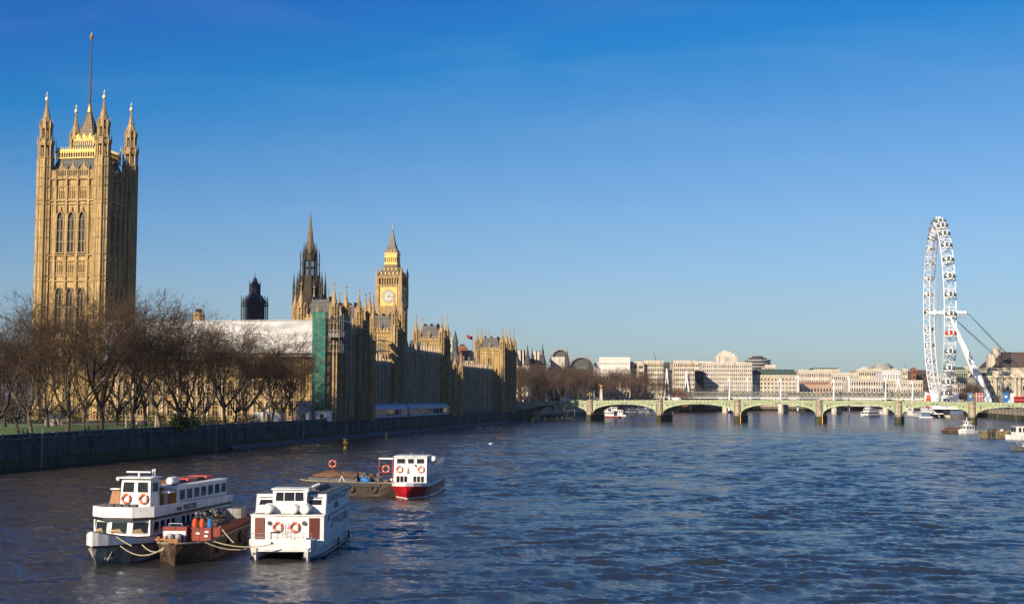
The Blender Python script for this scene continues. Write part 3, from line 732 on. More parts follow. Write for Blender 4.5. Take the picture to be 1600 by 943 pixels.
# ------------------------------------------------------------------ central octagonal lantern tower
def lantern_tower():
    c = at(481.5, 619, 557)
    t = thing('lantern_tower', 'dark octagonal stone tower with slender tapering spire, left of the clock tower', 'tower', (c.x, 557, GZ), -TH)
    g = GZ
    b = MB(SOOT)
    b.prism(0, 0, 0, 50 - g, 6.0, 6.0, 8)
    b.prism(0, 0, 50 - g, 59 - g, 5.6, 3.3, 8)
    for i in range(8):
        q = math.pi / 8 + math.pi / 4 * i; c_, s_ = math.cos(q), math.sin(q)
        for j in (-.16, .16): b.prism(6.1 * math.cos(q + j), 6.1 * math.sin(q + j), 0, 51 - g, .3, .3, 4)
        b.prism(6.2 * c_, 6.2 * s_, 0, 52 - g, .62, .55, 6); pinnacle(b, 6.2 * c_, 6.2 * s_, 52 - g, 61.5 - g, .75)
        # flying rib from outer pinnacle to the lantern
        b.tube((6.2 * c_, 6.2 * s_, 50.5 - g), (3.4 * c_, 3.4 * s_, 57.5 - g), .28, .22, 4)
        pinnacle(b, 5.1 * c_, 5.1 * s_, 52 - g, 59.5 - g, .5)
    b.prism(0, 0, 44 - g, 44.6 - g, 6.4, 6.4, 8); b.prism(0, 0, 49.6 - g, 50.4 - g, 6.3, 6.3, 8)
    body = fixn(b.build('tower_body', t))
    wm = proto(window_mesh(2.0, 7.5, .3, .3, 1, 1, stone=SOOT, glass=GLASS), 'window')
    for i in range(8):
        q = math.pi / 4 * i
        M = Matrix.Rotation(q, 4, 'Z') @ Matrix.Translation((0, -5.56, 0)) ; put(wm, 'window', t, M, 0, 35.5 - g)
    l = MB(SOOT)
    l.prism(0, 0, 59 - g, 60 - g, 3.5, 3.5, 8)
    for i in range(8):
        q = math.pi / 8 + math.pi / 4 * i; c_, s_ = math.cos(q), math.sin(q)
        l.prism(2.75 * c_, 2.75 * s_, 60 - g, 66 - g, .42, .36, 4); l.prism(3.7 * c_, 3.7 * s_, 57 - g, 67 - g, .26, .22, 4); pinnacle(l, 3.7 * c_, 3.7 * s_, 67 - g, 70.6 - g, .34)
        l.tube((3.7 * c_, 3.7 * s_, 64 - g), (2.5 * c_, 2.5 * s_, 66 - g), .14, .14, 4)
        q2 = q + math.pi / 8; l.prism(2.5 * math.cos(q2), 2.5 * math.sin(q2), 60 - g, 66 - g, .12, .12, 4)
    l.prism(0, 0, 63 - g, 63.4 - g, 2.8, 2.8, 8); l.prism(0, 0, 66 - g, 69.2 - g, 2.7, 2.3, 8)
    for i in range(8):
        q = math.pi / 8 + math.pi / 4 * i; pinnacle(l, 2.4 * math.cos(q), 2.4 * math.sin(q), 68.5 - g, 73 - g, .4)
    fixn(l.build('open_lantern', t))
    s = MB(mat('dark spire stone', (.21, .155, .095), .9, (.13, .095, .06), .8)); s.prism(0, 0, 69.2 - g, 84 - g, 1.75, .22, 8)
    for i in range(8):
        q = math.pi / 8 + math.pi / 4 * i
        for k in range(9):
            r_ = 1.75 - 1.53 * (k + .5) / 9; s.prism(r_ * math.cos(q), r_ * math.sin(q), 70 + 1.55 * k - g, 70.5 + 1.55 * k - g, .14, .03, 4)
    for k in (73, 77): s.prism(0, 0, k - g, k + .3 - g, 1.75 - (k - 69.2) / 14.8 * 1.53 + .12, 1.75 - (k - 69.2) / 14.8 * 1.53 + .1, 8)
    s.prism(0, 0, 83.6 - g, 84.3 - g, .15, .42, 6); s.tube((0, 0, 84 - g), (0, 0, 86.6 - g), .09, .05, 4)
    fixn(s.build('spire', t))
lantern_tower()

def vent_tower():
    c = at(395.5, 619, 520)
    t = thing('ventilation_tower', 'dark slate blue stepped tower showing above the white sheeted roof', 'tower', (c.x, 520, GZ), -TH)
    g = GZ; b = MB(NAVY)
    b.box(-2.9, 2.9, -2.9, 2.9, 0, 46.6 - g)
    for i in range(5):
        for j in range(5):
            if i in (0, 4) or j in (0, 4):
                x, y = -3.7 + 1.85 * i, -3.7 + 1.85 * j
                b.sq(x, y, 20 - g, 47 - g, .34, .34); pinnacle(b, x, y, 47 - g, 49.4 - g, .3)
    for z in (40, 45.6): b.box(-3.95, 3.95, -3.95, 3.95, z - g, z + .5 - g)
    b.box(-3.9, 3.9, -3.9, 3.9, 0, 36 - g)
    fixn(b.build('lower_stage', t))
    b = MB(NAVY); b.sq(0, 0, 46.6 - g, 48.2 - g, 7.6, 5.4); b.sq(0, 0, 48.2 - g, 50.2 - g, 5.4, 3.2); b.box(-1.45, 1.45, -1.45, 1.45, 50 - g, 53.6 - g)
    for i in (-1, 1):
        for j in (-1, 1): b.sq(i * 1.5, j * 1.5, 49.0 - g, 53.4 - g, .3, .3); pinnacle(b, i * 1.5, j * 1.5, 53.4 - g, 55.0 - g, .26)
    for i in (-.75, 0, .75):
        for f in 'snew': b.T = faceM(f, 0, 0, 1.45); b.box(i - .07, i + .07, -.12, 0, 50.2 - g, 53.4 - g); b.T = None
    b.sq(0, 0, 53.6 - g, 54.6 - g, 2.7, 1.6); b.box(-.6, .6, -.6, .6, 54.4 - g, 55.4 - g); b.sq(0, 0, 55.4 - g, 56.4 - g, 1.3, .3); b.tube((0, 0, 56 - g), (0, 0, 58.4 - g), .16, .05, 6)
    fixn(b.build('upper_stage', t))
vent_tower()
def chimney():
    c = at(308, 619, 452)
    t = thing('chimney', 'squat round stone chimney above the white roof sheeting, left of the dark stepped tower', 'chimney', (c.x, 452, GZ))
    b = MB(STONE2); b.prism(0, 0, 0, 38.2 - GZ, 1.9, 1.9, 8); b.prism(0, 0, 36.3 - GZ, 36.9 - GZ, 2.2, 2.2, 8); b.prism(0, 0, 38.2 - GZ, 39.2 - GZ, 2.1, 1.6, 8)
    fixn(b.build('stack', t)); b = MB(SOOT)
    for i in range(4): b.prism(.7 * math.cos(i * 1.57), .7 * math.sin(i * 1.57), 39 - GZ, 40.2 - GZ, .4, .35, 6)
    fixn(b.build('pots', t))
chimney()

# ------------------------------------------------------------------ the palace
PAL = thing('palace', 'long gothic riverside palace in honey stone with rows of pinnacled turrets', 'palace', (-51.8, 409, GZ), -TH)
WINQ = []                                        # (distance key, prototype, matrix)
SMW = proto(window_mesh(1.5, 4.4, 0.35, 0.16, 1, 1, glass=GLASS), 'window')
SMW2 = proto(window_mesh(1.5, 3.0, 0.35, 0.16, 1, 1, pointed=False, glass=GLASS), 'window')
PVW = proto(window_mesh(2.2, 7.0, 0.6, 0.3, 2, 2, drip=True), 'window')
def wall_bays(w, face_T, length, z0, z1, step, pin, windows=True, rows=None, but=0.42):
    """buttressed bays along a wall plane (local u from 0 to length, outward is -y)"""
    n = max(1, round(length / step)); st = length / n
    w.T = face_T; w.use(STONE3)
    for i in range(n + 1):
        u = st * i
        w.box(u - but, u + but, -.75, 0, z0, z1 - 1.5); w.prism(u, -.5, z1 - 1.6, z1 + .6, .46, .42, 8)
        if pin: pinnacle(w, u, -.5, z1 + .6, z1 + pin, .62)
    m = 0
    for z in [q for q in rows or ()]: w.box(0, length, -.4, 0, z - .5, z - .15)
    w.use(STONE2)
    for z in [q for q in rows or ()]: w.box(0, length, -.82, 0, z - .14, z + .12)
    w.use(STONE3); w.box(0, length, -.5, 0, z1 - 1.0, z1 - .6)
    u = 0.25
    while u < length - .3:                        # pierced battlements
        w.box(u, min(u + .62, length), -.35, -.02, z1 - .6, z1 + .55); u += 1.05
    for i in range(n):
        uc = st * (i + .5)
        for k in (-1, 1): w.box(uc + k * st * .33 - .08, uc + k * st * .33 + .08, -.25, 0, z0, z1 - 1)
    w.T = None
    if windows:
        for i in range(n):
            for k, z in enumerate(rows or ()):
                WINQ.append((face_T @ Matrix.Translation((st * (i + .5), 0, z)), SMW if k < 2 else SMW2))
g = GZ
def eT(x, y0): return Matrix.Translation((x, y0, 0)) @ Matrix.Rotation(math.pi / 2, 4, 'Z')
def sT(x0, y): return Matrix.Translation((x0, y, 0))
def pal_range(y0, y1, x, zt, rows, step=4.3, depth=13, pin=2.6, roof=4.0):
    w = MB(STONE3, STONE2)
    w.box(x - depth, x, y0 + .02, y1 - .02, 0, zt - 1 - g); 
    wall_bays(w, eT(x, y0), y1 - y0, 0, zt - g, step, pin, rows=[r_ - g for r_ in rows])
    o = fixn(w.build('range_wall', PAL))
    r = MB(SLATE)
    xm = x - depth / 2
    a = [(x - .8, zt - 1 - g), (xm, zt - 1 + roof - g), (x - depth + .8, zt - 1 - g)]
    r.slab([(px_, y0 + .1, z) for px_, z in a], (0, y1 - y0 - .2, 0))
    y = y0 + 4
    while y < y1 - 2: r.box(xm - .5, xm + .5, y - .4, y + .4, zt - 1 - g, zt + roof + 1.6 - g); y += 12.8
    fixn(r.build('roof', o))
def pavilion(x0, x1, y0, y1, zp, ztop, win=True, tr=1.35):
    w = MB(STONE, STONE3, STONE2)
    w.box(x0, x1, y0, y1, 0, zp - g); w.use(STONE2)
    for z in (12.6, 19.4, 26.0, 33.2): w.box(x0 - .3, x1 + .3, y0 - .3, y1 + .3, z - g, z + .4 - g)
    for T, Ln in ((sT(x0, y0), x1 - x0), (eT(x1, y0), y1 - y0), (Matrix.Translation((x1, y1, 0)) @ Matrix.Rotation(math.pi, 4, 'Z'), x1 - x0), (Matrix.Translation((x0, y1, 0)) @ Matrix.Rotation(-math.pi / 2, 4, 'Z'), y1 - y0)):
        w.T = T
        w.box(0, Ln, -.4, 0, zp - .9 - g, zp - .4 - g)
        u = 1.7
        while u < Ln - 2: w.box(u, u + .7, -.35, .1, zp - .4 - g, zp + .7 - g); u += 1.2
        u = 1.6
        while u < Ln - 1.5: w.box(u - .09, u + .09, -.22, 0, 0, zp - .9 - g); u += .78
        pinnacle(w, Ln / 2, -.2, zp - g, zp + 3.2 - g, .5)
        w.T = None
    o = fixn(w.build('pavilion', PAL))
    cx, cy = (x0 + x1) / 2, (y0 + y1) / 2; wx, wy = x1 - x0, y1 - y0
    r = MB(SLATE); r.sq(cx, cy, zp - g, zp + 5.2 - g, wx - 2.2, wx * .5, wy - 2.2, wy * .5)
    for u in (-.25, 0, .25): r.box(cx + u * wx - .05, cx + u * wx + .05, cy - wy * .25, cy + wy * .25, zp + 5.2 - g, zp + 6.1 - g)
    fixn(r.build('roof', o))
    for (x, y) in ((x0, y0), (x1, y0), (x0, y1), (x1, y1)):
        a = MB(STONE2); turret(a, x, y, 0, ztop - g, tr, band=6.6)
        fixn(a.build('turret', o))
    if win:
        wms = [(sT(x0, y0), wx, (20.2,)), (eT(x1, y0), wy, (20.2,))]
        for T, Ln, zs_ in wms:
            for z in (6.5, 13.0, 20.2, 27.2):
                c = (PVW if z == 20.2 else SMW).copy(); 
                if z == 20.2: z -= .2
                COL.objects.link(c); c.parent = PAL; c.matrix_local = T @ Matrix.Translation((Ln / 2, 0, z - g + (.0 if z < 27 else -.4))); c.name = 'window'
ROWS_A = (6.6, 13.2, 19.6); ROWS_B = (6.6, 13.2, 20.0, 25.6)
# south wing
pavilion(-10, 0, 0, 12, 35.6, 45.0); pavilion(-10, 0, 26, 38, 35.6, 45.0)
pal_range(12, 26, -1, 32.6, (6.6, 13.2, 19.8, 27.0), 3.6, 9, 2.2, 3.5)
pal_range(38, 84, -5, 24.2, ROWS_A, 4.2)
pavilion(-14.5, -4, 84, 94, 35.6, 48.0)
pal_range(94, 158, -4.4, 29.6, ROWS_B, 4.25, 13, 2.8, 3.0)
pavilion(-14.5, -4, 158, 168.5, 35.8, 44.6)
pal_range(168.5, 272, -5, 25.4, ROWS_A, 4.3)
pavilion(-12.5, 0, 272, 283, 35.6, 45.2); pavilion(-12.5, 0, 293, 304, 35.6, 45.2)
pal_range(283, 293, -1, 32.6, (6.6, 13.2, 19.8, 27.0), 3.4, 10, 2.2, 3.5)
# south front below the sheeted roof, and the mass behind
def south_front():
    w = MB(STONE, STONE3)
    w.box(-72, -10.2, 1.0, 17, 0, 25 - g)
    wall_bays(w, sT(-71.5, 1.0), 61, 0, 25 - g, 4.7, 0, windows=False, rows=[r_ - g for r_ in (6.4, 12.4, 18.6)], but=.4)
    o = fixn(w.build('range_wall', PAL))
    n = 13; st = 61 / n
    for i in range(n):
        for z in (6.6, 12.6, 18.8):
            c = SMW.copy(); COL.objects.link(c); c.parent = PAL; c.name = 'window'
            c.matrix_local = sT(-71.5, 1.0) @ Matrix.Translation((st * (i + .5), 0, z - g))
    w = MB(STONE3, SLATE); w.box(-70, -16, 60, 150, 0, 24 - g); w.box(-66, -20, 165, 280, 0, 22 - g); w.box(-62, -13, 286, 303, 0, 30 - g); w.use(SLATE)
    w.slab([(-66, 60, 24 - g), (-50, 60, 29 - g), (-34, 60, 24 - g)], (0, 90, 0))
    fixn(w.build('inner_block', PAL))
    # groups of turrets round the inner courts
    for (px_, py, zt) in ((461.5, 455, 44), (583, 472, 41), (640, 540, 33), (655, 545, 32), (711, 560, 30), (720, 560, 29)):
        Y = (zt - 12.5) * FPX / (618.4 - py); p_ = at(px_, py, min(Y, 560)); 
        q = Matrix.Rotation(TH, 3, 'Z') @ (p_ - Vector((-51.8, 409, 0)))
        a = MB(STONE2); turret(a, q.x, q.y, 0, zt - g, 1.0, band=6); fixn(a.build('turret', PAL))
south_front()
# windows of the river front: the hundred nearest one by one, the rest as one part
WINQ.sort(key=lambda q: q[0].translation.y)
for M, pr in WINQ[:13]:
    c = pr.copy(); COL.objects.link(c); c.parent = PAL; c.matrix_local = M; c.name = 'window'
rest = MB(STONE2, GLASS)
for M, pr in WINQ[13:]:
    o_ = len(rest.v); rest.v.extend([tuple(M @ v.co) for v in pr.data.vertices])
    for p_ in pr.data.polygons: rest.f.append(tuple(i + o_ for i in p_.vertices)); rest.m.append(min(1, p_.material_index))
rw = rest.build('window', PAL); rw['kind'] = 'stuff'

# temporary white roof over the south front
def sheeted_roof():
    t = thing('sheeted_roof', 'long white plastic sheeted temporary roof over the south front of the palace', 'temporary roof', (-51.8 + 1.7 * D_.x * -1, 409 - 1.7 * D_.y, 25.0), -TH)
    nx, nz = 150, 22; rr = random.Random(5); vs_ = []; fs = []
    for j in range(nz + 1):
        for i in range(nx + 1):
            x = -70.8 + 65.5 * i / nx; z = 9.4 * j / nz
            sag = .05 * math.sin(x * .55 + z * .3) + .03 * math.sin(x * 1.7 - z * .8 + 2 * math.sin(x * .2)) + .07 * math.sin(z * 2.0 + 1.5 * math.sin(x * .23)) + rr.uniform(-.006, .006)
            vs_.append((x, -.2 + z * .06 + sag, z))
    for j in range(nz):
        for i in range(nx):
            a = j * (nx + 1) + i; fs.append((a, a + 1, a + nx + 2, a + nx + 1))
    m = MB(SHEET); m.add(vs_, fs); m.box(-70.8, -11.5, .9, 17, 0, 9.3); m.box(-11.5, -5.35, .9, 1.2, 0, 9.3); m.box(-5.6, -5.3, .0, 1.3, 0, 9.3)
    m.box(-70.85, -11.45, .1, 17.1, 9.3, 9.55); m.box(-11.4, -5.3, .1, 1.3, 9.3, 9.55)
    m.use(PORT3); m.box(-26.6, -21.8, -.02, .12, 5.6, 5.72); m.box(-26.6, -21.8, -.12, .02, 3.6, 3.72); m.box(-26.6, -26.5, -.12, .1, 3.6, 5.7); m.box(-21.9, -21.8, -.12, .1, 3.6, 5.7)
    m.build('sheeting', t, smooth=False)
    f = MB(STEEL, TIMBER); f.box(-70.8, -5.3, -.35, -.2, -.25, -.1)
    f.box(-70.6, -5.3, -.6, 1, -1.0, -.75)
    for i in range(24): x = -70 + 64 * i / 23; f.tube((x, -.5, -1.2), (x, -.5, .2), .06, .06, 4)
    for i in range(13): x = -68 + 61 * i / 12; f.tube((x, .35, 9.4), (x, .35, 10.0), .05, .05, 4)
    f.tube((-70, .35, 9.75), (-6, .35, 9.75), .03, .03, 3)
    f.use(SHEET); f.box(-70.8, -32, -.3, -.1, -2.0, -1.0)
    fixn(f.build('scaffold_edge', t))
sheeted_roof()
def scaffold():
    c = Vector((-51.8, 409, GZ)) + E_ * -1.1 + D_ * -4.2
    t = thing('scaffold_tower', 'tall narrow scaffold tower wrapped in green netting at the right end of the white roof', 'scaffold', (c.x, c.y, GZ), -TH)
    t.location = (c.x, c.y, GZ)
    n = MB(NET); W, D, H = 3.9, 2.2, 31.8; x0 = -4.0
    nz = 30; rr = random.Random(3)
    for (ax, ay, bx, by) in ((x0, 0, x0 + W, 0), (x0 + W, 0, x0 + W, D), (x0, D, x0, 0)):
        vs_ = []; fs = []
        for j in range(nz + 1):
            for i in range(5):
                q = i / 4; z = 4 + (H - 4) * j / nz
                vs_.append((ax + (bx - ax) * q + rr.uniform(-.05, .05), ay + (by - ay) * q + rr.uniform(-.05, .05), z))
        for j in range(nz):
            for i in range(4): a = j * 5 + i; fs.append((a, a + 1, a + 6, a + 5))
        n.add(vs_, fs)
    n.build('netting', t)
    p_ = MB(STEEL)
    for x in (x0 + .08, x0 + W - .08):
        for y in (.08, D - .08): p_.tube((x, y, 0), (x, y, H + .6), .09, .09, 4)
    k = 0; z = 0
    wp = MB(STEEL)
    while z < H - 2:
        for y in (-.12,):
            a, b = (x0 + .15, x0 + W - .15) if k % 2 else (x0 + W - .15, x0 + .15)
            wp.tube((a, y, z + .2), (b, y, z + 2.9), .06, .06, 4); wp.tube((x0, y, z + 3.0), (x0 + W, y, z + 3.0), .035, .035, 4)
        for x in (x0 + .1, x0 + W - .1): p_.tube((x, 0, z), (x, D, z), .06, .06, 4)
        p_.box(x0 + .2, x0 + W - .2, .2, D - .2, z, z + .08)
        z += 3.0; k += 1
    fixn(p_.build('tube_frame', t)); fixn(wp.build('bracing', t))
    # open scaffold that wraps the corner turret
    t2 = thing('scaffolding', 'open grey scaffolding wrapped round the palace corner beside the green netting', 'scaffold', (-51.8, 409, GZ), -TH)
    s = MB(STEEL); 
    for x in (-.1, 2.6):
        for y in range(-3, 11, 2): s.tube((x + 0, y, 20), (x, y, 31.5), .07, .07, 4)
    for z in (20.5, 22.5, 24.5, 26.5, 28.5, 30.5):
        for x in (-.1, 2.6): s.tube((x, -3, z), (x, 9, z), .06, .06, 4)
        for y in range(-3, 11, 4): s.tube((-1.6, y, z), (2.6, y, z), .06, .06, 4)
    for y in range(-3, 9, 2): s.tube((2.6, y, 24.5), (2.6, y + 2, 26.5), .05, .05, 4); s.tube((-.1, y, 28.5), (-.1, y + 2, 30.5), .05, .05, 4)
    fixn(s.build('tube_frame', t2))
    b = MB(WHITE2, PORT3)
    b.use(PORT3)
    for z in (25.7, 26.2): b.tube((-1, -3, z), (2.7, -3, z), .06, .06, 4)
    b.box(-1, 2.6, -3, -1, 24.4, 24.5); b.box(.2, 2.6, -1, 9, 24.4, 24.5); b.use(WHITE2)
    b.box(2.6, 2.7, -3, 9, 29.2, 29.5)
    for k in range(4): x = -.9 + .85 * k; b.tube((x, -3.0, 24.6), (x + .42, -3.0, 25.6), .05, .05, 4); b.tube((x + .42, -3.0, 25.6), (x + .85, -3.0, 24.6), .05, .05, 4)
    fixn(b.build('guard_boards', t2))
    t3 = thing('scaffolding', 'small open scaffold deck on the palace wall between two lit pavilions', 'scaffold', (-51.8, 409, GZ), -TH)
    s = MB(STEEL)
    for y in range(66, 84, 3):
        for x in (-7, -4.5): s.tube((x, y, 17), (x, y, 27), .06, .06, 4)
    for z in (19.5, 23, 26.4):
        for x in (-7, -4.5): s.tube((x, 65, z), (x, 82, z), .06, .06, 4)
    s.box(-7, -4.5, 65.2, 81.8, 23.1, 23.2); s.box(-7, -4.5, 65.2, 81.8, 26.5, 26.6)
    fixn(s.build('tube_frame', t3))
scaffold()

# ------------------------------------------------------------------ marquees on the terrace
def marquee(y0, y1, m, label):
    x = -.2
    t = thing('marquee', label, 'marquee', (-51.8, 409, GZ + .5), -TH)
    t['group'] = 'marquees on the terrace'
    n = round((y1 - y0) / 6); st = (y1 - y0) / n
    w = MB(m, GLASS)
    w.box(x - 4.6, x - .02, y0, y1, .0, 3.0)
    for i in range(n):
        a = y0 + st * i; w.slab([(x - 4.9, a, 3.0), (x + .2, a, 3.0), (x - .6, a, 3.9), (x - 2.3, a, 4.5), (x - 4.0, a, 3.9)], (0, st - .12, 0))
    w.use(GLASS)
    for i in range(n): a = y0 + st * i; w.box(x, x + .03, a + .5, a + st - .5, .8, 2.5)
    fixn(w.build('canopy', t))
    f = MB(WHITE2)
    for i in range(n + 1): a = y0 + st * i; f.box(x - .02, x + .12, a - .08, a + .08, 0, 3.05)
    f.box(x - .02, x + .1, y0, y1, 2.9, 3.06); fixn(f.build('frame', t))
marquee(42, 88, PINKW, 'lilac white marquee on the terrace below the palace, nearest of the row')
marquee(92, 156, BLUEW, 'pale blue marquee on the terrace below the palace, right of the lilac one')

# small things at the foot of the south front
def site_cabin(px_, Y, w, h, m, label, name='site_cabin'):
    p_ = at(px_, 650, Y); t = thing(name, label, 'cabin', (p_.x, Y, GZ), -TH)
    b = MB(m); b.box(-w / 2, w / 2, 0, 2.6, .3, h); b.box(-w / 2 - .1, w / 2 + .1, -.1, 2.7, h, h + .15); 
    for k in range(int(w / .6)): b.box(-w / 2 + .3 + .6 * k, -w / 2 + .36 + .6 * k, -.04, 0, .3, h)
    fixn(b.build('body', t)); b = MB(BLACK)
    b.box(-w / 2 + .4, w / 2 - .4, .3, 2.3, 0, .3); b.box(-.5, .5, -.06, -.02, .3, min(h - .2, 2.3)); fixn(b.build('door', t))
site_cabin(503, 404, 4.4, 3.2, WHITE, 'white site cabin standing at the foot of the green netted scaffold')
site_cabin(474, 403, 4.8, 6.0, mat('grey cladding', (.24, .25, .27), .7), 'tall grey clad site cabin left of the green netted scaffold')
site_cabin(420, 402, 8.5, 2.8, WHITE, 'low white site cabin behind the bare trees left of the grey cabin')

# ------------------------------------------------------------------ green bridge
PIERS = [(921.5, 735), (1031, 725), (1152.6, 714), (1280, 702), (1404, 691), (1519, 681)]
def green_bridge():
    P = [at(x, 640, y) for x, y in PIERS]
    P = [Vector((p.x, p.y, 0)) for p in P]
    first = P[0] - (P[1] - P[0]) * 0.93; last = P[5] + (P[5] - P[4]) * 0.98
    o = P[0]; d = (P[5] - P[0]); d.normalize(); rz = math.atan2(d.y, d.x)
    loc = lambda q: (q - o).dot(d)
    us = [loc(first)] + [loc(q) for q in P] + [loc(last)]
    t = thing('road_bridge', 'pale green iron arch road bridge on stone piers crossing the whole river', 'bridge', (o.x, o.y, 0), rz)
    mid = (us[3] + us[4]) / 2; half = 130
    top = lambda u: 11.45 - 1.25 * min(1.3, ((u - mid) / half) ** 2)
    Wd = 26.0; pw = 1.75
    # deck with fascia and balustrade
    dk = MB(ASPH, GREENP, GREEND, PAVE); n = 70
    ua, ub = us[0] - 24, us[-1] + 60
    for i in range(n):
        a = ua + (ub - ua) * i / n; b = ua + (ub - ua) * (i + 1) / n; ta, tb = top(a), top(b)
        for y0, y1, z0, z1, m in ((.62, Wd - .62, -1.7, -1.15, ASPH), (.6, 4.0, -1.146, -1.0, PAVE), (Wd - 4, Wd - .6, -1.146, -1.0, PAVE),
                                  (0, .6, -1.75, -1.25, GREENP), (Wd - .6, Wd, -1.75, -1.25, GREENP), (-.14, .6, -1.25, -1.05, GREEND), (-.2, .62, -1.9, -1.75, GREEND),
                                  (.15, .4, -1.05, -.12, GREENP), (-.02, .5, -.12, 0, GREENP), (Wd - .4, Wd - .15, -1.15, -.1, GREENP)):
            dk.use(m)
            dk.add([(a, y0, ta + z0), (b, y0, tb + z0), (b, y1, tb + z0), (a, y1, ta + z0), (a, y0, ta + z1), (b, y0, tb + z1), (b, y1, tb + z1), (a, y1, ta + z1)],
                   [(0, 3, 2, 1), (4, 5, 6, 7), (0, 1, 5, 4), (1, 2, 6, 5), (2, 3, 7, 6), (3, 0, 4, 7)])
    dk.use(GREEND); u = us[0]
    while u < ub: dk.box(u - .06, u + .06, -.06, .0, top(u) - 1.74, top(u) - 1.27); dk.box(u - .15, u + .15, .1, .46, top(u) - 1.02, top(u) - .02); u += 2.0
    fixn(dk.build('deck', t))
    for k in range(7):
        a = us[k] + (pw if k else 0); b = us[k + 1] - (pw if k < 6 else 0)
        m = 28; xs = [a + (b - a) * (1 - math.cos(math.pi * i / m)) / 2 for i in range(m + 1)]
        zs_ = lambda x, q=0: 3.9 + q + ((top((a + b) / 2) - 2.15) - 3.9 - .0) * math.sqrt(max(0, 1 - ((x - (a + b) / 2) / ((b - a) / 2)) ** 2)) ** 0.82
        RIM = lambda x: min(.95, .22 + .14 * abs(x - (a + b) / 2))
        ar = MB(GREENP, GREEND)
        for y0, y1 in ((0, .5), (3.6, 4), (7.2, 7.6), (10.8, 11.2), (14.4, 14.8), (18, 18.4), (21.6, 22), (Wd - .5, Wd)):   # seven-rib arch
            ar.use(GREENP)
            for x0, x1 in zip(xs[:-1], xs[1:]):
                z0, z1 = zs_(x0), zs_(x1); t0, t1 = top(x0) - 1.76, top(x1) - 1.76
                ar.add([(x0, y0, z0), (x1, y0, z1), (x1, y1, z1), (x0, y1, z0), (x0, y0, t0), (x1, y0, t1), (x1, y1, t1), (x0, y1, t0)],
                       [(0, 3, 2, 1), (0, 1, 5, 4), (2, 3, 7, 6)])
        for x0, x1 in zip(xs[:-1], xs[1:]):               # soffit rim, proud of the spandrel
            z0, z1 = zs_(x0), zs_(x1)
            ar.add([(x0, -.18, z0 - .02), (x1, -.18, z1 - .02), (x1, .52, z1 - .02), (x0, .52, z0 - .02), (x0, -.18, z0 + RIM(x0)), (x1, -.18, z1 + RIM(x1)), (x1, -.003, z1 + RIM(x1)), (x0, -.003, z0 + RIM(x0))],
                   [(0, 3, 2, 1), (0, 1, 5, 4), (4, 5, 6, 7)])
        ar.use(BLACK)
        for s_ in (-1, 1):                                 # black plates put the dark of quatrefoil openings on the spandrels
            for q in range(4):
                x = (a + b) / 2 + s_ * ((b - a) / 2 - 2.2 - 1.5 * q); z = (zs_(x) + RIM(x) + top(x) - 1.9) / 2; rr_ = min(.5, (top(x) - 1.95 - zs_(x) - RIM(x)) * .36)
                if rr_ > .15: ar.slab([(x + rr_ * math.cos(j * math.pi / 4), -.03, z + rr_ * math.sin(j * math.pi / 4)) for j in range(8)], (0, .02, 0))
        x = (a + b) / 2
        for s_ in (-.9, .9): ar.slab([(x + s_ - .55, -.03, top(x) - 1.72), (x + s_ + .55, -.03, top(x) - 1.72), (x + s_ + .55, -.03, top(x) - 1.4), (x + s_, -.03, top(x) - 1.28), (x + s_ - .55, -.03, top(x) - 1.4)], (0, .02, 0))
        fixn(ar.build('arch', t))
    for k in range(1, 7):
        u = us[k]; pr = MB(GRAN); h = top(u)
        def plan(w_, f, z0, z1):
            y0, y1 = -f, Wd + f
            pl = [(u - w_, 0.2), (u - w_ * .55, y0 + .4), (u, y0), (u + w_ * .55, y0 + .4), (u + w_, 0.2), (u + w_, Wd - .2), (u, y1), (u - w_, Wd - .2)]
            pr.slab([(x, y, z0) for x, y in pl], (0, 0, z1 - z0))
        plan(1.75, 2.3, 3.4, 4.6)
        pr.slab([(u - 1.7, .6, 4.5), (u + 1.7, .6, 4.5), (u + 1.7, Wd - .6, 4.5), (u - 1.7, Wd - .6, 4.5)], (0, 0, h - 6.5))
        pr.prism(u, .1, 4.6, h - .9, 1.5, 1.42, 8); pr.prism(u, .1, 4.6, 5.3, 1.8, 1.55, 8); pr.prism(u, .1, h - 3.0, h - 2.6, 1.65, 1.7, 8)
        pr.prism(u, .1, h - .9, h - .5, 1.5, 1.85, 8); pr.prism(u, .1, h - .5, h + .25, 1.7, 1.65, 8)
        po = fixn(pr.build('pier', t)); pr = MB(ALGAE); plan(2.1, 3.4, -1, 3.4); fixn(pr.build('algae_base', po))
    ab = MB(GRAN, ALGAE); ab.box(us[0] - 20, us[0] - .0, -.6, Wd + .6, 0, 8.2); ab.box(us[0] - 20, us[0] - 3, -.5, 0, 8.2, top(us[0]) + .2)
    ab.box(us[-1], us[-1] + 60, .7, Wd - .7, 0, 7.6)
    fixn(ab.build('abutment', t))
    # lamp standards over every pier
    proto_l = None; order = ['nearest the palace', 'second from the palace', 'third from the palace', 'fourth from the palace', 'second from the right bank', 'nearest the right bank']
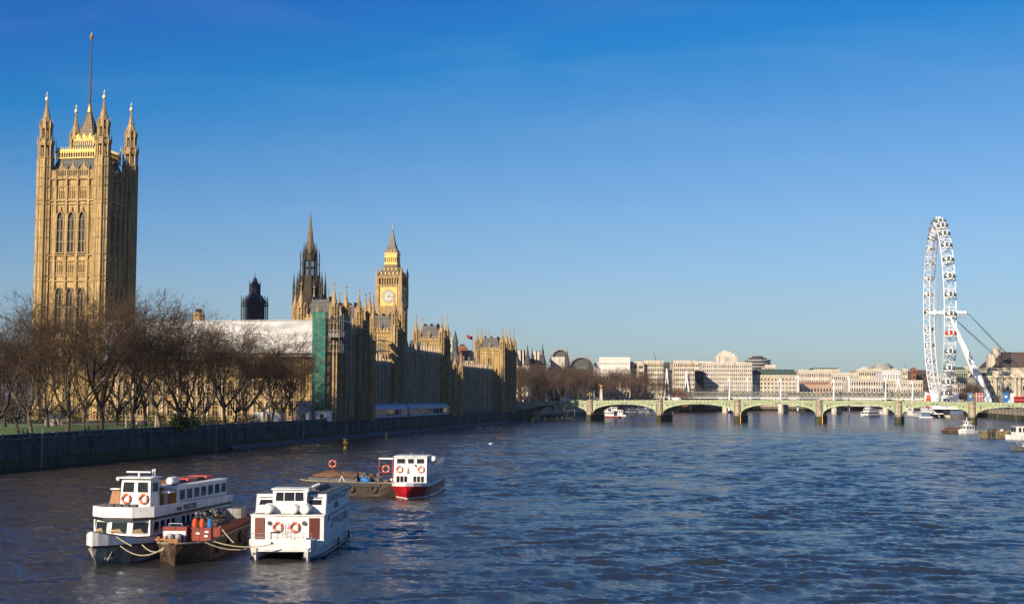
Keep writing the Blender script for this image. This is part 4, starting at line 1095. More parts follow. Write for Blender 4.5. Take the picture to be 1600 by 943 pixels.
    for k in range(1, 7):
        w_ = o + d * us[k]; z = top(us[k]) + .25
        lab = 'green and gold triple street lamp over the bridge pier ' + order[k - 1]
        if proto_l is None:
            proto_l = thing('street_lamp', lab, 'street lamp', (w_.x, w_.y + .1, z), rz, 'lamps over the bridge piers')
            a = MB(GREEND, GOLD); a.prism(0, 0, 0, .5, .42, .3, 8); a.tube((0, 0, .4), (0, 0, 3.2), .17, .11, 6); a.tube((-.95, 0, 2.3), (.95, 0, 2.3), .09, .09, 5)
            for x in (-.95, .95): a.tube((x, 0, 2.3), (x, 0, 2.6), .08, .08, 5)
            a.use(GOLD); a.ball(0, 0, 1.4, .25); fixn(a.build('post', proto_l))
            for x, z_ in ((-.95, 2.6), (.95, 2.6), (0, 3.2)):
                b = MB(BRASS, GOLD); b.prism(x, 0, z_, z_ + .62, .2, .36, 6); b.use(GOLD); b.prism(x, 0, z_ + .62, z_ + .95, .4, .05, 6); fixn(b.build('lantern', proto_l))
        else: dup(proto_l, (w_.x, w_.y + .1, z), rz, lab)
    return t, o, d, rz, us, top
BR = green_bridge()
def on_bridge(px_, side):
    """point on the bridge footway or road seen at picture column px_"""
    t, o, d, rz, us, top = BR
    lo, hi = -60, 260
    for _ in range(40):
        m = (lo + hi) / 2; q = o + d * m + Vector((-d.y, d.x, 0)) * side
        if q.x / q.y < at(px_, 620, 700).x / 700: lo = m
        else: hi = m
    return Vector((q.x, q.y, top(m) - 1.0 if side < 4 or side > 22 else top(m) - 1.15))

# ------------------------------------------------------------------ people
def person(label, loc, rz, coat, legs=CLOTHD, hair=SOOT, group=None, seated=False, name='person'):
    t = thing('person', label, 'person', loc, rz, group)
    me = bpy.data.meshes.new('body')
    if seated:
        J = [(0, 0, .50), (0, 0, .78), (0, -.02, 1.0), (0, -.02, 1.12), (-.1, 0, .48), (-.13, .42, .5), (-.13, .46, .06), (.1, 0, .48), (.13, .42, .5), (.13, .46, .06), (-.19, 0, .98), (-.25, .08, .72), (-.16, .3, .58), (.19, 0, .98), (.25, .08, .72), (.16, .3, .58)]
    else:
        J = [(0, 0, .95), (0, 0, 1.2), (0, 0, 1.42), (0, 0, 1.53), (-.1, 0, .9), (-.12, .1, .5), (-.12, -.02, .07), (.1, 0, .9), (.12, -.06, .5), (.12, -.2, .1), (-.19, 0, 1.4), (-.26, -.06, 1.12), (-.25, .06, .88), (.19, 0, 1.4), (.26, .06, 1.12), (.25, .14, .9)]
    Ed = [(0, 1), (1, 2), (2, 3), (0, 4), (4, 5), (5, 6), (0, 7), (7, 8), (8, 9), (2, 10), (10, 11), (11, 12), (2, 13), (13, 14), (14, 15)]
    Rd = [.15, .15, .15, .07, .1, .075, .05, .1, .075, .05, .075, .055, .04, .075, .055, .04]
    # small figures: one continuous surface grown round the skeleton by marching rings of each limb into a remesh
    me.from_pydata(J, Ed, []); o = bpy.data.objects.new('body', me); COL.objects.link(o); o.parent = t
    sk = o.modifiers.new('skin', 'SKIN'); me.skin_vertices[0].data[0].use_root = True
    for i, r in enumerate(Rd): me.skin_vertices[0].data[i].radius = (r, r * .85)
    sb = o.modifiers.new('sub', 'SUBSURF'); sb.levels = 1; sb.render_levels = 1
    me.materials.append(coat)
    zo = -.45 if seated else 0
    h = MB(SKIN); h.ball(0, .0, 1.66 + zo, .095, .11, .125); fixn(h.build('head', t, True))
    h = MB(hair); h.ball(0, -.025, 1.70 + zo, .105, .115, .105); fixn(h.build('hair', t, True))
    l = MB(legs)
    for a_, b_ in zip(J[4:6], J[5:7]): l.tube(a_, b_, .105, .08, 8)
    for a_, b_ in zip(J[7:9], J[8:10]): l.tube(a_, b_, .105, .08, 8)
    for f in (J[6], J[9]): l.ball(f[0], f[1] + .06, max(.05, f[2] - .03), .06, .14, .06)
    fixn(l.build('trousers', t, True))
    return t
def dup_person(src, label, loc, rz, coat):
    r = dup(src, loc, rz, label)
    for c in r.children:
        if c.name.startswith('body'): c.data = c.data.copy(); c.data.materials[0] = coat
    return r
def people():
    def lawn(px_, Y): p_ = at(px_, 660, Y); return (p_.x, Y, GZ + .01)
    a = person('person in a red jacket standing on the lawn beside the one in white', lawn(153.5, 305), 2.0, CLOTHR)
    dup_person(a, 'person in a white jacket standing on the lawn beside the one in red', lawn(156.5, 305), 1.0, CLOTHW)
    dup_person(a, 'person in pale clothes walking on the lawn between two trunks, right of the red jacket', lawn(213.5, 320), 1.6, CLOTHW)
    dup_person(a, 'person in a dark coat walking on the lawn right of the pale one', lawn(222.5, 322), -1.6, CLOTHD)
    dup_person(a, 'person in a dark coat farther right on the lawn, beside the second dark one', lawn(227, 323), -1.2, CLOTHD)
    s = person('person in a dark coat sitting near the river wall by the leftmost pale trunk', (0, 0, 0), 0, CLOTHD, seated=True)
    first = True
    for i, (px_, txt) in enumerate(((33, 'person seated at the river wall, left of the leftmost pale trunk'), (41, 'person seated at the river wall, just left of the leftmost pale trunk'), (48, 'person seated at the river wall in front of the leftmost pale trunk'), (137, 'person seated at the river wall below the red and white jackets'), (143, 'person seated at the river wall, right of the one below the jackets'))):
        Y = 124.15 / (0.1763 - (at(px_, 660, 100).x / 100)); loc = (wallx(Y) - .5, Y, 5.5)
        if first: s.location = loc; s.rotation_euler = (0, 0, -1.7); s['label'] = txt; first = False
        else: dup(s, loc, -1.7 + i * .3, txt)
    # walkers on the green bridge
    rr = random.Random(2); coats = [CLOTHD, CLOTHD, CLOTHR, CLOTHW, mat('blue coat', (.04, .07, .16), .9), mat('tan coat', (.3, .22, .13), .9)]
    base = person('person walking along the near footway of the green bridge', tuple(on_bridge(905, 2.2)), 1.5, CLOTHD, group='walkers on the green bridge')
    protos = {0: base}
    for i in range(85):
        x = rr.uniform(865, 1598); q = on_bridge(x, rr.choice((1.2, 2.2, 3.0)))
        k = rr.randrange(6)
        r = dup(base, tuple(q), rr.choice((1.5, -1.6)), 'person walking along the near footway of the green bridge')
        if k:
            for c in r.children:
                if c.name.startswith('body'):
                    if k in protos: c.data = protos[k]
                    else: c.data = c.data.copy(); c.data.materials[0] = coats[k]; protos[k] = c.data
people()

# ------------------------------------------------------------------ vehicles on the bridge
def vehicle(kind, label, px_, side, col, group='vehicles crossing the green bridge'):
    q = on_bridge(px_, side); rz = BR[3]
    t = thing(kind, label, {'delivery_van': 'van', 'parked_car': 'car', 'double_deck_bus': 'bus', 'car': 'car'}[kind], tuple(q), rz, group)
    b = MB(col, GLASS)
    if kind == 'double_deck_bus':
        b.slab([(-5, -1.25, .35), (5, -1.25, .35), (5, -1.25, 4.1), (4.6, -1.25, 4.4), (-4.8, -1.25, 4.4), (-5, -1.25, 4.2)], (0, 2.5, 0))
        b.use(GLASS); b.box(-4.7, 4.9, -1.27, -1.24, 1.5, 2.2); b.box(-4.7, 4.9, -1.27, -1.24, 3.1, 3.8); hw, wr = 3.3, .5
    elif kind == 'delivery_van':
        b.slab([(-2.7, -1, .35), (2.7, -1, .35), (2.7, -1, 1.1), (2.0, -1, 1.3), (1.5, -1, 2.2), (1.1, -1, 2.35), (-2.7, -1, 2.35)], (0, 2, 0))
        b.use(GLASS); b.slab([(1.0, -1.02, 1.3), (1.8, -1.02, 1.3), (1.4, -1.02, 2.0), (1.0, -1.02, 2.0)], (0, .03, 0)); hw, wr = 1.75, .36
    else:
        b.slab([(-2.1, -.85, .3), (2.1, -.85, .3), (2.15, -.85, .75), (1.1, -.85, .95), (.5, -.85, 1.42), (-1.2, -.85, 1.42), (-1.9, -.85, .95), (-2.1, -.85, .85)], (0, 1.7, 0))
        b.use(GLASS); b.slab([(.85, -.87, .97), (.42, -.87, 1.34), (-1.1, -.87, 1.34), (-1.6, -.87, .97)], (0, .03, 0)); hw, wr = 1.35, .32
    fixn(b.build('body', t))
    for x in (-hw, hw):
        for y in (-.8, .8): w = MB(BLACK); w.tube((x, y - .12, wr), (x, y + .12, wr), wr, wr, 12); fixn(w.build('wheel', t))
SILV = mat('silver car paint', (.5, .5, .52), .3); DKC = mat('dark car paint', (.03, .03, .04), .3); BUSR = mat('bus red', (.55, .02, .02), .35)
vehicle('delivery_van', 'white delivery van on the bridge just left of the first pier lamp', 884, 6, WHITE)
vehicle('car', 'silver car on the bridge between the white van and the first pier lamp', 897, 6, SILV)
vehicle('car', 'white car on the bridge right behind the silver car', 905, 6, WHITE)
vehicle('double_deck_bus', 'red double deck bus on the bridge at the right edge of the photo', 1601, 6, BUSR)
vehicle('delivery_van', 'pale van on the bridge just left of the red bus', 1584, 6, mat('pale blue van paint', (.45, .55, .6), .4))
vehicle('car', 'dark car on the bridge over the fourth arch', 1200, 6, DKC)
vehicle('delivery_van', 'white delivery van on the bridge between the second and third piers', 1058, 6, WHITE)

# ------------------------------------------------------------------ observation wheel
def wheel():
    c = at(1467, 488, 948); hub = 70.0
    t = thing('observation_wheel', 'giant white observation wheel with glass capsules seen nearly edge on', 'observation wheel', (c.x, 948, 0), -R(10.2))
    Rr = 59.5; n = 64
    rim = MB(WHITE2)
    P = lambda x, r, a: (x, r * math.cos(a), hub + r * math.sin(a))
    for i in range(n):
        a, b = 2 * math.pi * i / n, 2 * math.pi * (i + 1) / n; m = (a + b) / 2
        for x in (-3.6, 3.6): rim.tube(P(x, Rr, a), P(x, Rr, b), .34, n=6, caps=False); 
        rim.tube(P(0, Rr - 5.2, a), P(0, Rr - 5.2, b), .38, n=6, caps=False)
        rim.tube(P(-3.6, Rr, a), P(3.6, Rr, a), .2, n=5, caps=False)
        for x in (-3.6, 3.6):
            rim.tube(P(x, Rr, a), P(0, Rr - 5.2, m), .17, n=4, caps=False); rim.tube(P(x, Rr, b), P(0, Rr - 5.2, m), .17, n=4, caps=False)
        s_ = 3.6 if i % 2 else -3.6
        rim.tube(P(-s_, Rr, a), P(s_, Rr, b), .17, n=4, caps=False); rim.tube(P(s_, Rr, a), P(-s_, Rr, b), .1, n=4, caps=False)
    fixn(rim.build('rim', t))
    sp = MB(mat('spoke cable', (.62, .64, .66), .5)); sp.tube((0, 2.0, 0), (0, Rr - 5.4, 0), .045, .045, 3)
    so = sp.build('spoke', t); so.location = (1.5, 0, hub)
    for i in range(1, 64): copy_part(so, t, (1.5 if i % 2 else -1.5, 0, hub), (2 * math.pi * i / 64, 0, 0))
    cp = MB(mat('capsule glass', (.12, .15, .16), .08, (.07, .09, .10)), WHITE2)
    cp.ball(0, 0, 0, 3.8, 1.9, 1.9, 14, 10); cp.use(WHITE2)
    for x in (-1.35, 1.35): cp.torus((x, 0, 0), (1, 0, 0), 1.98, .3, 16, 5)
    cp.box(-1.4, 1.4, -.9, .9, 1.85, 2.25); cp.box(-2.9, 2.9, -.9, .9, -2.1, -1.5); cp.box(-.8, .8, -2.2, 2.2, -2.0, -1.3)
    cp.box(-1.35, -1.0, -2.15, -1.9, -1.4, 1.2); cp.box(1.0, 1.35, -2.15, -1.9, -1.4, 1.2)
    cp.use(mat('capsule glass', (0, 0, 0))); cp.ball(0, 0, .1, 1.2, 2.15, 1.2, 8, 6)
    co = fixn(cp.build('capsule', t, False))
    off = .098 * .5
    for i in range(32):
        a = 2 * math.pi * (i + .35) / 32; l = (0, (Rr + 2.9) * math.cos(a), hub + (Rr + 2.9) * math.sin(a))
        if i == 0: co.location = l; o = co
        else: o = copy_part(co, t, l)
        if i == 17:
            o.data = o.data.copy(); o.data.materials[0] = mat('red capsule', (.5, .04, .02), .4); o['label'] = 'red capsule at the level of the hub'
    h = MB(WHITE2); h.tube((-7, 0, hub), (18.5, 0, hub), 1.35, 1.15, 16); h.tube((-3.4, 0, hub), (-2.4, 0, hub), 2.6, 2.6, 20); h.tube((2.4, 0, hub), (3.4, 0, hub), 2.6, 2.6, 20)
    h.tube((18.5, 0, hub), (19.5, 0, hub), .9, .7, 12)
    fixn(h.build('spindle', t)); w = MB(PORT3); w.box(7.5, 18, -1.2, 1.2, hub - 3.4, hub - 2.6); 
    for k in range(8): w.tube((8 + 1.3 * k, -1.1, hub - 2.6), (8 + 1.3 * k, -1.1, hub - 1.6), .07, .07, 4)
    fixn(w.build('walkway', t))
    for s_ in (-1, 1):                                    # tapering legs
        a, b = Vector((6.5, 0, hub - 1)), Vector((33, s_ * 9.5, 6)); m1 = a.lerp(b, .25); m2 = a.lerp(b, .62)
        l = MB(WHITE2); l.tube(a, m1, .8, 1.45, 12); l.tube(m1, m2, 1.45, 1.75, 12); l.tube(m2, b, 1.75, .75, 12); fixn(l.build('leg', t, False))
    for (p0, p1) in (((18.5, 0, hub), (74, 6, 8)), ((18.5, 0, hub), (74, -6, 8)), ((7, 0, hub - 1), (70, 10, 8)), ((7, 0, hub - 1), (70, -10, 8))):
        l = MB(DGREY); l.tube(p0, p1, .17, .17, 5); l.build('cable', t)
    # boarding platform on the water
    c2 = Vector((c.x, 948, 0))
    t2 = thing('boarding_platform', 'white steel boarding platform under the observation wheel', 'platform', (c.x, 948, 0), -R(10.2))
    p_ = MB(WHITE2, PORT, GLASS)
    p_.box(-9, 22, -34, 30, 5.6, 6.4); p_.box(-9.2, -8.8, -34, 30, 6.4, 7.4)
    for y in range(-30, 31, 6):
        p_.tube((-9, y, 5.6), (-4, y, .5), .35, .25, 5); p_.tube((-9, y, 5.6), (-9, y + 6, 2.6), .25, .25, 4); p_.tube((-9, y + 6, 5.6), (-9, y, 2.6), .25, .25, 4)
    p_.box(-8, -2, -32, 28, 2.3, 2.8)
    for y in range(-24, 25, 12): p_.use(PORT); p_.box(-1, 3, y - 1.2, y + 1.2, -1, 5.6)
    p_.use(WHITE2)
    for y, s_ in ((-17, 1), (17, -1)):
        p_.slab([(-7, y, 6.4), (7, y, 6.4), (5, y + s_ * 3, 13), (-5, y + s_ * 3, 13)], (0, s_ * 4, 0))
        p_.slab([(-9, y + s_ * 1, 8), (-5, y + s_ * 1, 6.4), (-4, y + s_ * 1, 15), (-8, y + s_ * 1, 17)], (0, 2, 0)); p_.slab([(9, y, 8), (5, y, 6.4), (4, y, 15), (10, y, 17)], (0, 2, 0))
    fixn(p_.build('platform', t2))
    d = MB(ORANGE); d.tube((-11, -16, 9.5), (-9.2, -16, 9.5), 3.2, 3.2, 18); d.tube((-10.5, -16, 13), (-8.5, -16, 13), 2.0, 2.0, 14); fixn(d.build('drive_cover', t2))
    pt = MB(WHITE, mat('blue pontoon glass', (.10, .16, .23), .2)); pt.box(-20, -12, -60, 26, .2, 1.0); pt.mats.append(PORT)
    pt.use(pt.mats[1]); pt.box(-18.5, -13, -56, -12, 1, 3.6); pt.use(WHITE); pt.box(-19, -12.5, -57, -11, 3.6, 3.9)
    for y in range(-56, -11, 4): pt.box(-18.6, -18.4, y, y + .3, 1, 3.6)
    for y in range(-12, 25, 4): pt.tube((-19, y, 1), (-19, y + 4, 4.6), .2, .2, 4); pt.tube((-19, y + 4, 1), (-19, y, 4.6), .2, .2, 4)
    pt.box(-19.3, -18.7, -12, 28, 4.5, 5.0)
    t3 = thing('pier_pontoon', 'low blue glazed floating pier beside the foot of the observation wheel', 'pier', (c.x, 948, 0), -R(10.2)); fixn(pt.build('pontoon', t3))
wheel()

# ------------------------------------------------------------------ railway bridge with white masted footbridges
def rail_bridge():
    A = at(1036, 620, 1180); B = at(1480, 620, 1080); A.z = B.z = 0
    d = B - A; L = d.length; d.normalize(); rz = math.atan2(d.y, d.x)
    def U(px_, side=0):
        k = at(px_, 620, 1000).x / 1000; n = Vector((-d.y, d.x, 0)) * side
        return ((A.y + n.y) * k - (A.x + n.x)) / (d.x - k * d.y)
    t = thing('railway_bridge', 'low dark lattice railway bridge behind the green bridge', 'bridge', (A.x, A.y, 0), rz)
    b = MB(mat('grey girder paint', (.17, .18, .17), .7), PORT3)
    for y in (0, 14):
        b.box(0, L, y, y + .5, 12.9, 13.5); b.box(0, L, y, y + .5, 16.9, 17.4)
        u = 0; k = 0
        while u < L - 3:
            b.tube((u, y + .2, 13.3), (u + 3.6, y + .2, 17), .28, .28, 4); b.tube((u, y + .25, 17), (u + 3.6, y + .25, 13.3), .28, .28, 4); b.box(u - .2, u + .2, y, y + .5, 13.4, 17); u += 3.6
    b.box(0, L, .5, 14, 12.9, 13.3)
    fixn(b.build('girder_deck', t))
    for px_ in (1050, 1135, 1222, 1305, 1385):
        u = U(px_); p_ = MB(PORT2); 
        for y in (-4, 3, 11): p_.prism(u, y, -1, 12.8, 2.3, 2.0, 12)
        p_.box(u - 1.8, u + 1.8, -4, 13, 8, 12); fixn(p_.build('pier', t)); 
    tr = thing('train', 'train with yellow and white coaches crossing the railway bridge', 'train', (A.x, A.y, 13.3), rz)
    for k in range(8):
        u = U(1230) + k * 20.5
        if u > L - 22: break
        c = MB(mat('train cream', (.55, .50, .36), .5), GLASS, YELLOW); c.box(u, u + 19.6, 3, 5.8, .9, 3.5); c.use(GLASS)
        for q in range(6): c.box(u + 1.6 + 3.0 * q, u + 3.6 + 3 * q, 2.96, 3, 1.9, 2.8)
        c.use(YELLOW)
        for q in (1, 10, 18.6): c.box(u + q, u + q + .9, 2.95, 3, 1, 3.1)
        fixn(c.build('coach', tr))
    f = thing('footbridge', 'slim white footbridge hung from leaning white masts in front of the railway bridge', 'footbridge', (A.x, A.y, 0), rz)
    b = MB(WHITE2); b.box(-4, L, -12, -8, 11.9, 12.3); u = 0; b.box(-4, L, -12.1, -12.0, 13.2, 13.3)
    while u < L: b.box(u - .06, u + .06, -12.1, -12, 12.3, 13.2); u += 3
    fixn(b.build('walkway', f))
    masts = [(1042, 577, 2), (1073, 581, 2), (1139, 592, 1), (1167.5, 592, 1), (1219, 592, 1), (1246, 588, 1), (1302, 593, 1), (1326, 590, 1), (1383, 590, 1), (1404, 594, 2), (1425, 596, 1)]
    for i, (px_, py, kind) in enumerate(masts):
        side = -14 if i % 2 == 0 else 20; u = U(px_, side); q = A + d * u + Vector((-d.y, d.x, 0)) * side
        zt = at(px_, py, q.y).z; m = MB(WHITE2)
        if kind == 2:
            for s_ in (-3.2 if i < 9 else -6, 3.2 if i < 9 else 6): m.tube((u + s_, side, 2), (u, side, zt), .7, .5, 6)
        else: m.tube((u, side, 2), (u + .8, side, zt), .85, .5, 8)
        m.tube((u, side, zt - 1.5), (u, side, zt + 1.2), .9, .15, 6)
        mo = fixn(m.build('mast', f)); r = MB(mat('spoke cable', (0, 0, 0)))
        for k in range(-5, 6):
            if k: r.tube((u, side, zt - .5), (u + k * 4.2, -10 if side < 0 else 16, 12.6), .07, .07, 3)
        r.build('stay_rods', mo)
rail_bridge()

# ------------------------------------------------------------------ boats
def loft(mb, secs, close=True, cap0=True, cap1=True):
    """skin a hull through cross-sections with equal point counts"""
    n = len(secs[0]); vs_ = [p for s in secs for p in s]; fs = []
    for i in range(len(secs) - 1):
        for j in range(n - 1): a = i * n + j; fs.append((a, a + 1, a + n + 1, a + n))
    if cap0: fs.append(tuple(range(n)))
    if cap1: fs.append(tuple(range(len(vs_) - 1, len(vs_) - n - 1, -1)))
    mb.add(vs_, fs)
def hull_secs(stations, sheer, flare=0.8, keel=-0.6):
    """stations: (y, half beam at deck, half beam at water); sheer(y) is the deck height"""
    out = []
    for y, bd, bw in stations:
        z = sheer(y)
        r = [(0, y, keel), (bw * .8, y, keel * .7), (bw, y, 0), (bw + (bd - bw) * .45, y, z * .45), (bd, y, z)]
        out.append([(-a, b, c) for a, b, c in reversed(r)] + r[1:])
    return out
def win_quad(mb, fr, gl, pts, nrm, wd=.07, th=.05, rec=.015):
    """framed pane on an inclined panel: pts anticlockwise, frame strips along the sides"""
    nrm = Vector(nrm).normalized(); P = [Vector(p) for p in pts]
    mb.use(gl); mb.slab([p + nrm * rec for p in P], nrm * .01)
    mb.use(fr)
    c = sum(P, Vector()) / 4
    for i in range(4):
        a, b = P[i], P[(i + 1) % 4]; ia, ib = a + (c - a).normalized() * wd * 1.4, b + (c - b).normalized() * wd * 1.4
        mb.slab([a, b, ib, ia], nrm * th)
def buoy_ring(parent, c, nrm, r=.34, rope=True):
    b = MB(ORANGE, WHITE); b.torus(c, nrm, r, .085, 24, 8); b.use(WHITE)
    nv = Vector(nrm).normalized(); a = Vector((0, 0, 1)); u = nv.cross(a).normalized(); w = nv.cross(u)
    for k in range(4):
        q = math.pi / 4 + math.pi / 2 * k; rad = u * math.cos(q) + w * math.sin(q); tan = u * -math.sin(q) + w * math.cos(q); m = Vector(c) + rad * r
        b.tube(m - tan * .05, m + tan * .05, .098, .098, 8)
    return fixn(b.build('lifebuoy', parent, True))
def text_mesh(name, body, size, m, parent, M, sx=1.0, th=.01):
    cu = bpy.data.curves.new(name, 'FONT'); cu.body = body; cu.size = size; cu.extrude = th; cu.align_x = 'CENTER'
    o = bpy.data.objects.new(name, cu); COL.objects.link(o)
    dg = bpy.context.evaluated_depsgraph_get(); me = bpy.data.meshes.new_from_object(o.evaluated_get(dg)); COL.objects.unlink(o)
    n = bpy.data.objects.new(name, me); COL.objects.link(n); me.materials.clear(); me.materials.append(m)
    n.parent = parent; n.matrix_local = M @ Matrix.Diagonal((sx, 1, 1, 1)); return n
def raft(mb, x, y, z, r, l, ax='y'):
    """canister liferaft"""
    d = Vector((0, 1, 0)) if ax == 'y' else Vector((1, 0, 0)); c = Vector((x, y, z))
    mb.tube(c - d * l / 2, c + d * l / 2, r, r, 16); mb.tube(c - d * .06, c + d * .06, r * 1.05, r * 1.05, 16)
    mb.tube(c + d * l / 2, c + d * (l / 2 + .1), r, r * .75, 16); mb.tube(c - d * (l / 2 + .1), c - d * l / 2, r * .75, r, 16)

def boat_one():
    t = thing('passenger_boat', 'white two-deck river passenger boat with pilot house and blunt bow, leftmost of the moored boats', 'boat', (-29.8, 109.6, 0), R(171.2), None)
    sh = lambda y: 1.72 + (0.055 * (y - 0) ** 2 / 2.2 if y > 0 else 0.0)
    st = [(-17, 2.1, 1.8), (-13, 2.35, 2.2), (-6, 2.4, 2.35), (0, 2.4, 2.15), (2.0, 2.05, 1.4), (3.6, 1.42, .66), (4.8, .86, .22), (5.5, .4, .06), (5.8, .08, .02)]
    h = MB(WHITE, DIRTY, BLACK, NAVYP)
    sec = hull_secs(st, lambda y: 1.22 + max(0, y) * .045)
    for s, (y, bd, bw) in zip(sec, st):                  # rake the stem
        if y > 3:
            for i, p_ in enumerate(s): s[i] = (p_[0], p_[1] - (1.2 - min(1.2, max(0, p_[2]))) * (y - 3) * .28, p_[2])
    h.use(DIRTY); loft(h, sec)
    # white topsides above the rubbing strake
    up = []
    for y, bd, bw in st:
        z0 = 1.22 + max(0, y) * .045; z1 = sh(y); up.append([(-bd, y, z0), (-bd * .985, y, z1), (bd * .985, y, z1), (bd, y, z0)])
    h.use(WHITE); loft(h, up)
    h.use(BLACK)
    for s_ in (-1, 1):
        pts = [(s_ * (bd + .04), y, 1.2 + max(0, y) * .045) for y, bd, bw in st]; h.path(pts, .075, 6)
        pts = [(s_ * (bd + .01), y, sh(y) + .02) for y, bd, bw in st]; h.path(pts, .035, 5)
    h.slab([(-2.43, -.6, 1.26), (-2.43, -1.5, 1.26), (-2.43, -1.25, 1.72), (-2.43, -.8, 1.72)], (.1, 0, 0))
    # anchor pocket
    fixn(h.build('hull', t, False))
    an = MB(DGREY, STEEL); 
    for s_ in (-1,):
        an.slab([(s_ * 1.0, 4.2, .95), (s_ * .6, 4.75, 1.0), (s_ * .45, 4.5, .35), (s_ * .75, 4.1, .3)], (-.12, .14, 0)); an.use(STEEL)
        an.tube((-.98, 4.45, 1.0), (-.72, 4.55, .35), .06, .06, 6); an.tube((-.95, 4.3, .5), (-.55, 4.7, .5), .07, .07, 6)
    fixn(an.build('anchor', t))
    c = MB(WHITE, GLASS, CURTAIN, BLACK)
    # lower saloon: raked front of three panes and a row of side panes
    z0, z1 = 1.7, 3.0; W = 2.28
    c.slab([(-W, -16, z0), (W, -16, z0), (W, .4, z0), (-W, .4, z0)], (0, 0, .05))
    F = [(-W, .55), (-.85, 1.15), (.85, 1.15), (W, .55)]; rk = -.28
    for (xa, ya), (xb, yb) in zip(F[:-1], F[1:]):
        c.use(WHITE)
        c.slab([(xa, ya, z0), (xb, yb, z0), (xb, yb + rk, z1), (xa, ya + rk, z1)], (0, -.08, 0))
        d = Vector((xb - xa, yb - ya, 0)); n = Vector((-d.y, d.x, 0)).normalized()
        q = lambda u, v: Vector((xa, ya, z0)) + d * u + Vector((0, rk * v, (z1 - z0) * v))
        win_quad(c, WHITE, GLASS, [q(.09, .18), q(.91, .18), q(.91, .88), q(.09, .88)], n, .05, .05)
        c.use(CURTAIN); c.slab([q(.3, .2) + n * .03, q(.86, .2) + n * .03, q(.86, .42) + n * .03, q(.5, .5) + n * .03], n * .01)
    for s_ in (-1, 1):
        c.use(WHITE); c.box(*sorted((s_ * W, s_ * (W - .08))), -16.6, .58, z0, z1)
        y = .2; k = 0
        while y > -15.8:
            wdt = 1.15 if k == 0 else (.85 if k in (1,) else .72)
            a, b = y - .12, y - .12 - wdt
            yt = a - (.25 if k == 0 else 0)
            P = [(s_ * W, a, z0 + .22), (s_ * W, b, z0 + .22), (s_ * W, b, z1 - .16), (s_ * W, yt, z1 - .16)]
            if s_ > 0: P = P[::-1]
            win_quad(c, WHITE, GLASS, P, (s_, 0, 0), .05, .03)
            if k in (0, 1): c.use(CURTAIN); c.slab([(s_ * (W + .03), a - .1, z0 + .25), (s_ * (W + .03), b + .1, z0 + .25), (s_ * (W + .03), b + .1, z0 + .5), (s_ * (W + .03), a - .1, z0 + .5)], (s_ * .01, 0, 0))
            y = b - .18; k += 1
            if k == 4: y -= 1.1
    c.use(WHITE); c.box(-W, W, -16.7, -16.6, z0, z1)
    # foredeck
    c.use(DGREY); c.slab([(-2.2, .5, 1.6), (2.2, .5, 1.6), (1.3, 3.6, 1.7), (.3, 5.3, 1.8), (-.3, 5.3, 1.8), (-1.3, 3.6, 1.7)], (0, 0, .03))
    fixn(c.build('lower_saloon', t))
    u = MB(WHITE, BLACK, DGREY)
    # band between decks and the raised front bulwark
    G = [(-2.42, -17), (-2.45, .3), (-1.2, 1.35), (1.2, 1.35), (2.45, .3), (2.42, -17)]
    u.use(BLACK); u.slab([(x, y, 2.98) for x, y in G], (0, 0, .2)); u.use(DGREY); u.slab([(x * .99, y * .99, 3.18) for x, y in G], (0, 0, .03))
    u.use(WHITE)
    for (xa, ya), (xb, yb) in zip(G[:-1], G[1:]):
        za = 4.0 if ya > -5 else 3.78; zb = 4.0 if yb > -5 else 3.78
        n = Vector((yb - ya, -(xb - xa), 0)).normalized() * -.07
        u.slab([(xa, ya, 3.2), (xb, yb, 3.2), (xb, yb, zb), (xa, ya, za)], n)
    fixn(u.build('upper_deck', t))
    text_mesh('name_lettering', 'MERCEDES', .62, BLACK, t, Matrix.Translation((-2.535, -6.9, 3.3)) @ Matrix(((0, 0, -1, 0), (-1, 0, 0, 0), (0, 1, 0, 0), (0, 0, 0, 1))), .95)
    nb = MB(BLACK); nb.box(-2.56, -2.50, -5.0, -4.1, 3.36, 3.62); nb.build('name_board', t)
    cb = MB(WHITE, GLASS, DGREY)
    # upper cabin aft
    X = 2.1; ya, yb = -5.2, -16.2; zt = 5.1
    cb.box(-X, X, yb, ya, 3.2, 3.3)
    for s_ in (-1, 1):
        cb.use(WHITE); cb.box(*sorted((s_ * X, s_ * (X + .07))), yb, ya, 3.2, zt)
        n = 7; st_ = (ya - yb) / n
        for i in range(n):
            a = ya - st_ * i - .16; b = a - st_ + .32
            P = [(s_ * (X + .07), a, 4.05), (s_ * (X + .07), b, 4.05), (s_ * (X + .07), b, 4.92), (s_ * (X + .07), a, 4.92)]
            win_quad(cb, WHITE, GLASS, P if s_ < 0 else P[::-1], (s_, 0, 0), .05, .03)
    cb.use(WHITE); cb.box(-X, X, yb, yb + .07, 3.2, zt); cb.box(-X, -.9, ya - .07, ya, 3.2, zt); cb.box(.9, X, ya - .07, ya, 3.2, zt)
    cb.box(-X - .12, X + .12, yb - .2, ya + .15, zt, zt + .12)
    cb.use(TIMBER); cb.box(-.95, -.85, ya - .02, ya + .5, 3.25, 5.0); cb.box(-2.0, -1.3, ya + .01, ya + .05, 3.3, 4.9)
    fixn(cb.build('upper_cabin', t))
    rf = MB(WHITE, DGREY, TARP, ORANGE)
    rf.use(WHITE); raft(rf, -1.3, ya - .9, zt + .48, .33, 1.2); rf.use(DGREY); rf.box(-1.6, -1.0, ya - 1.6, ya - .3, zt + .12, zt + .18)
    fixn(rf.build('liferaft', t)); rf = MB(TARP, ORANGE, DGREY)
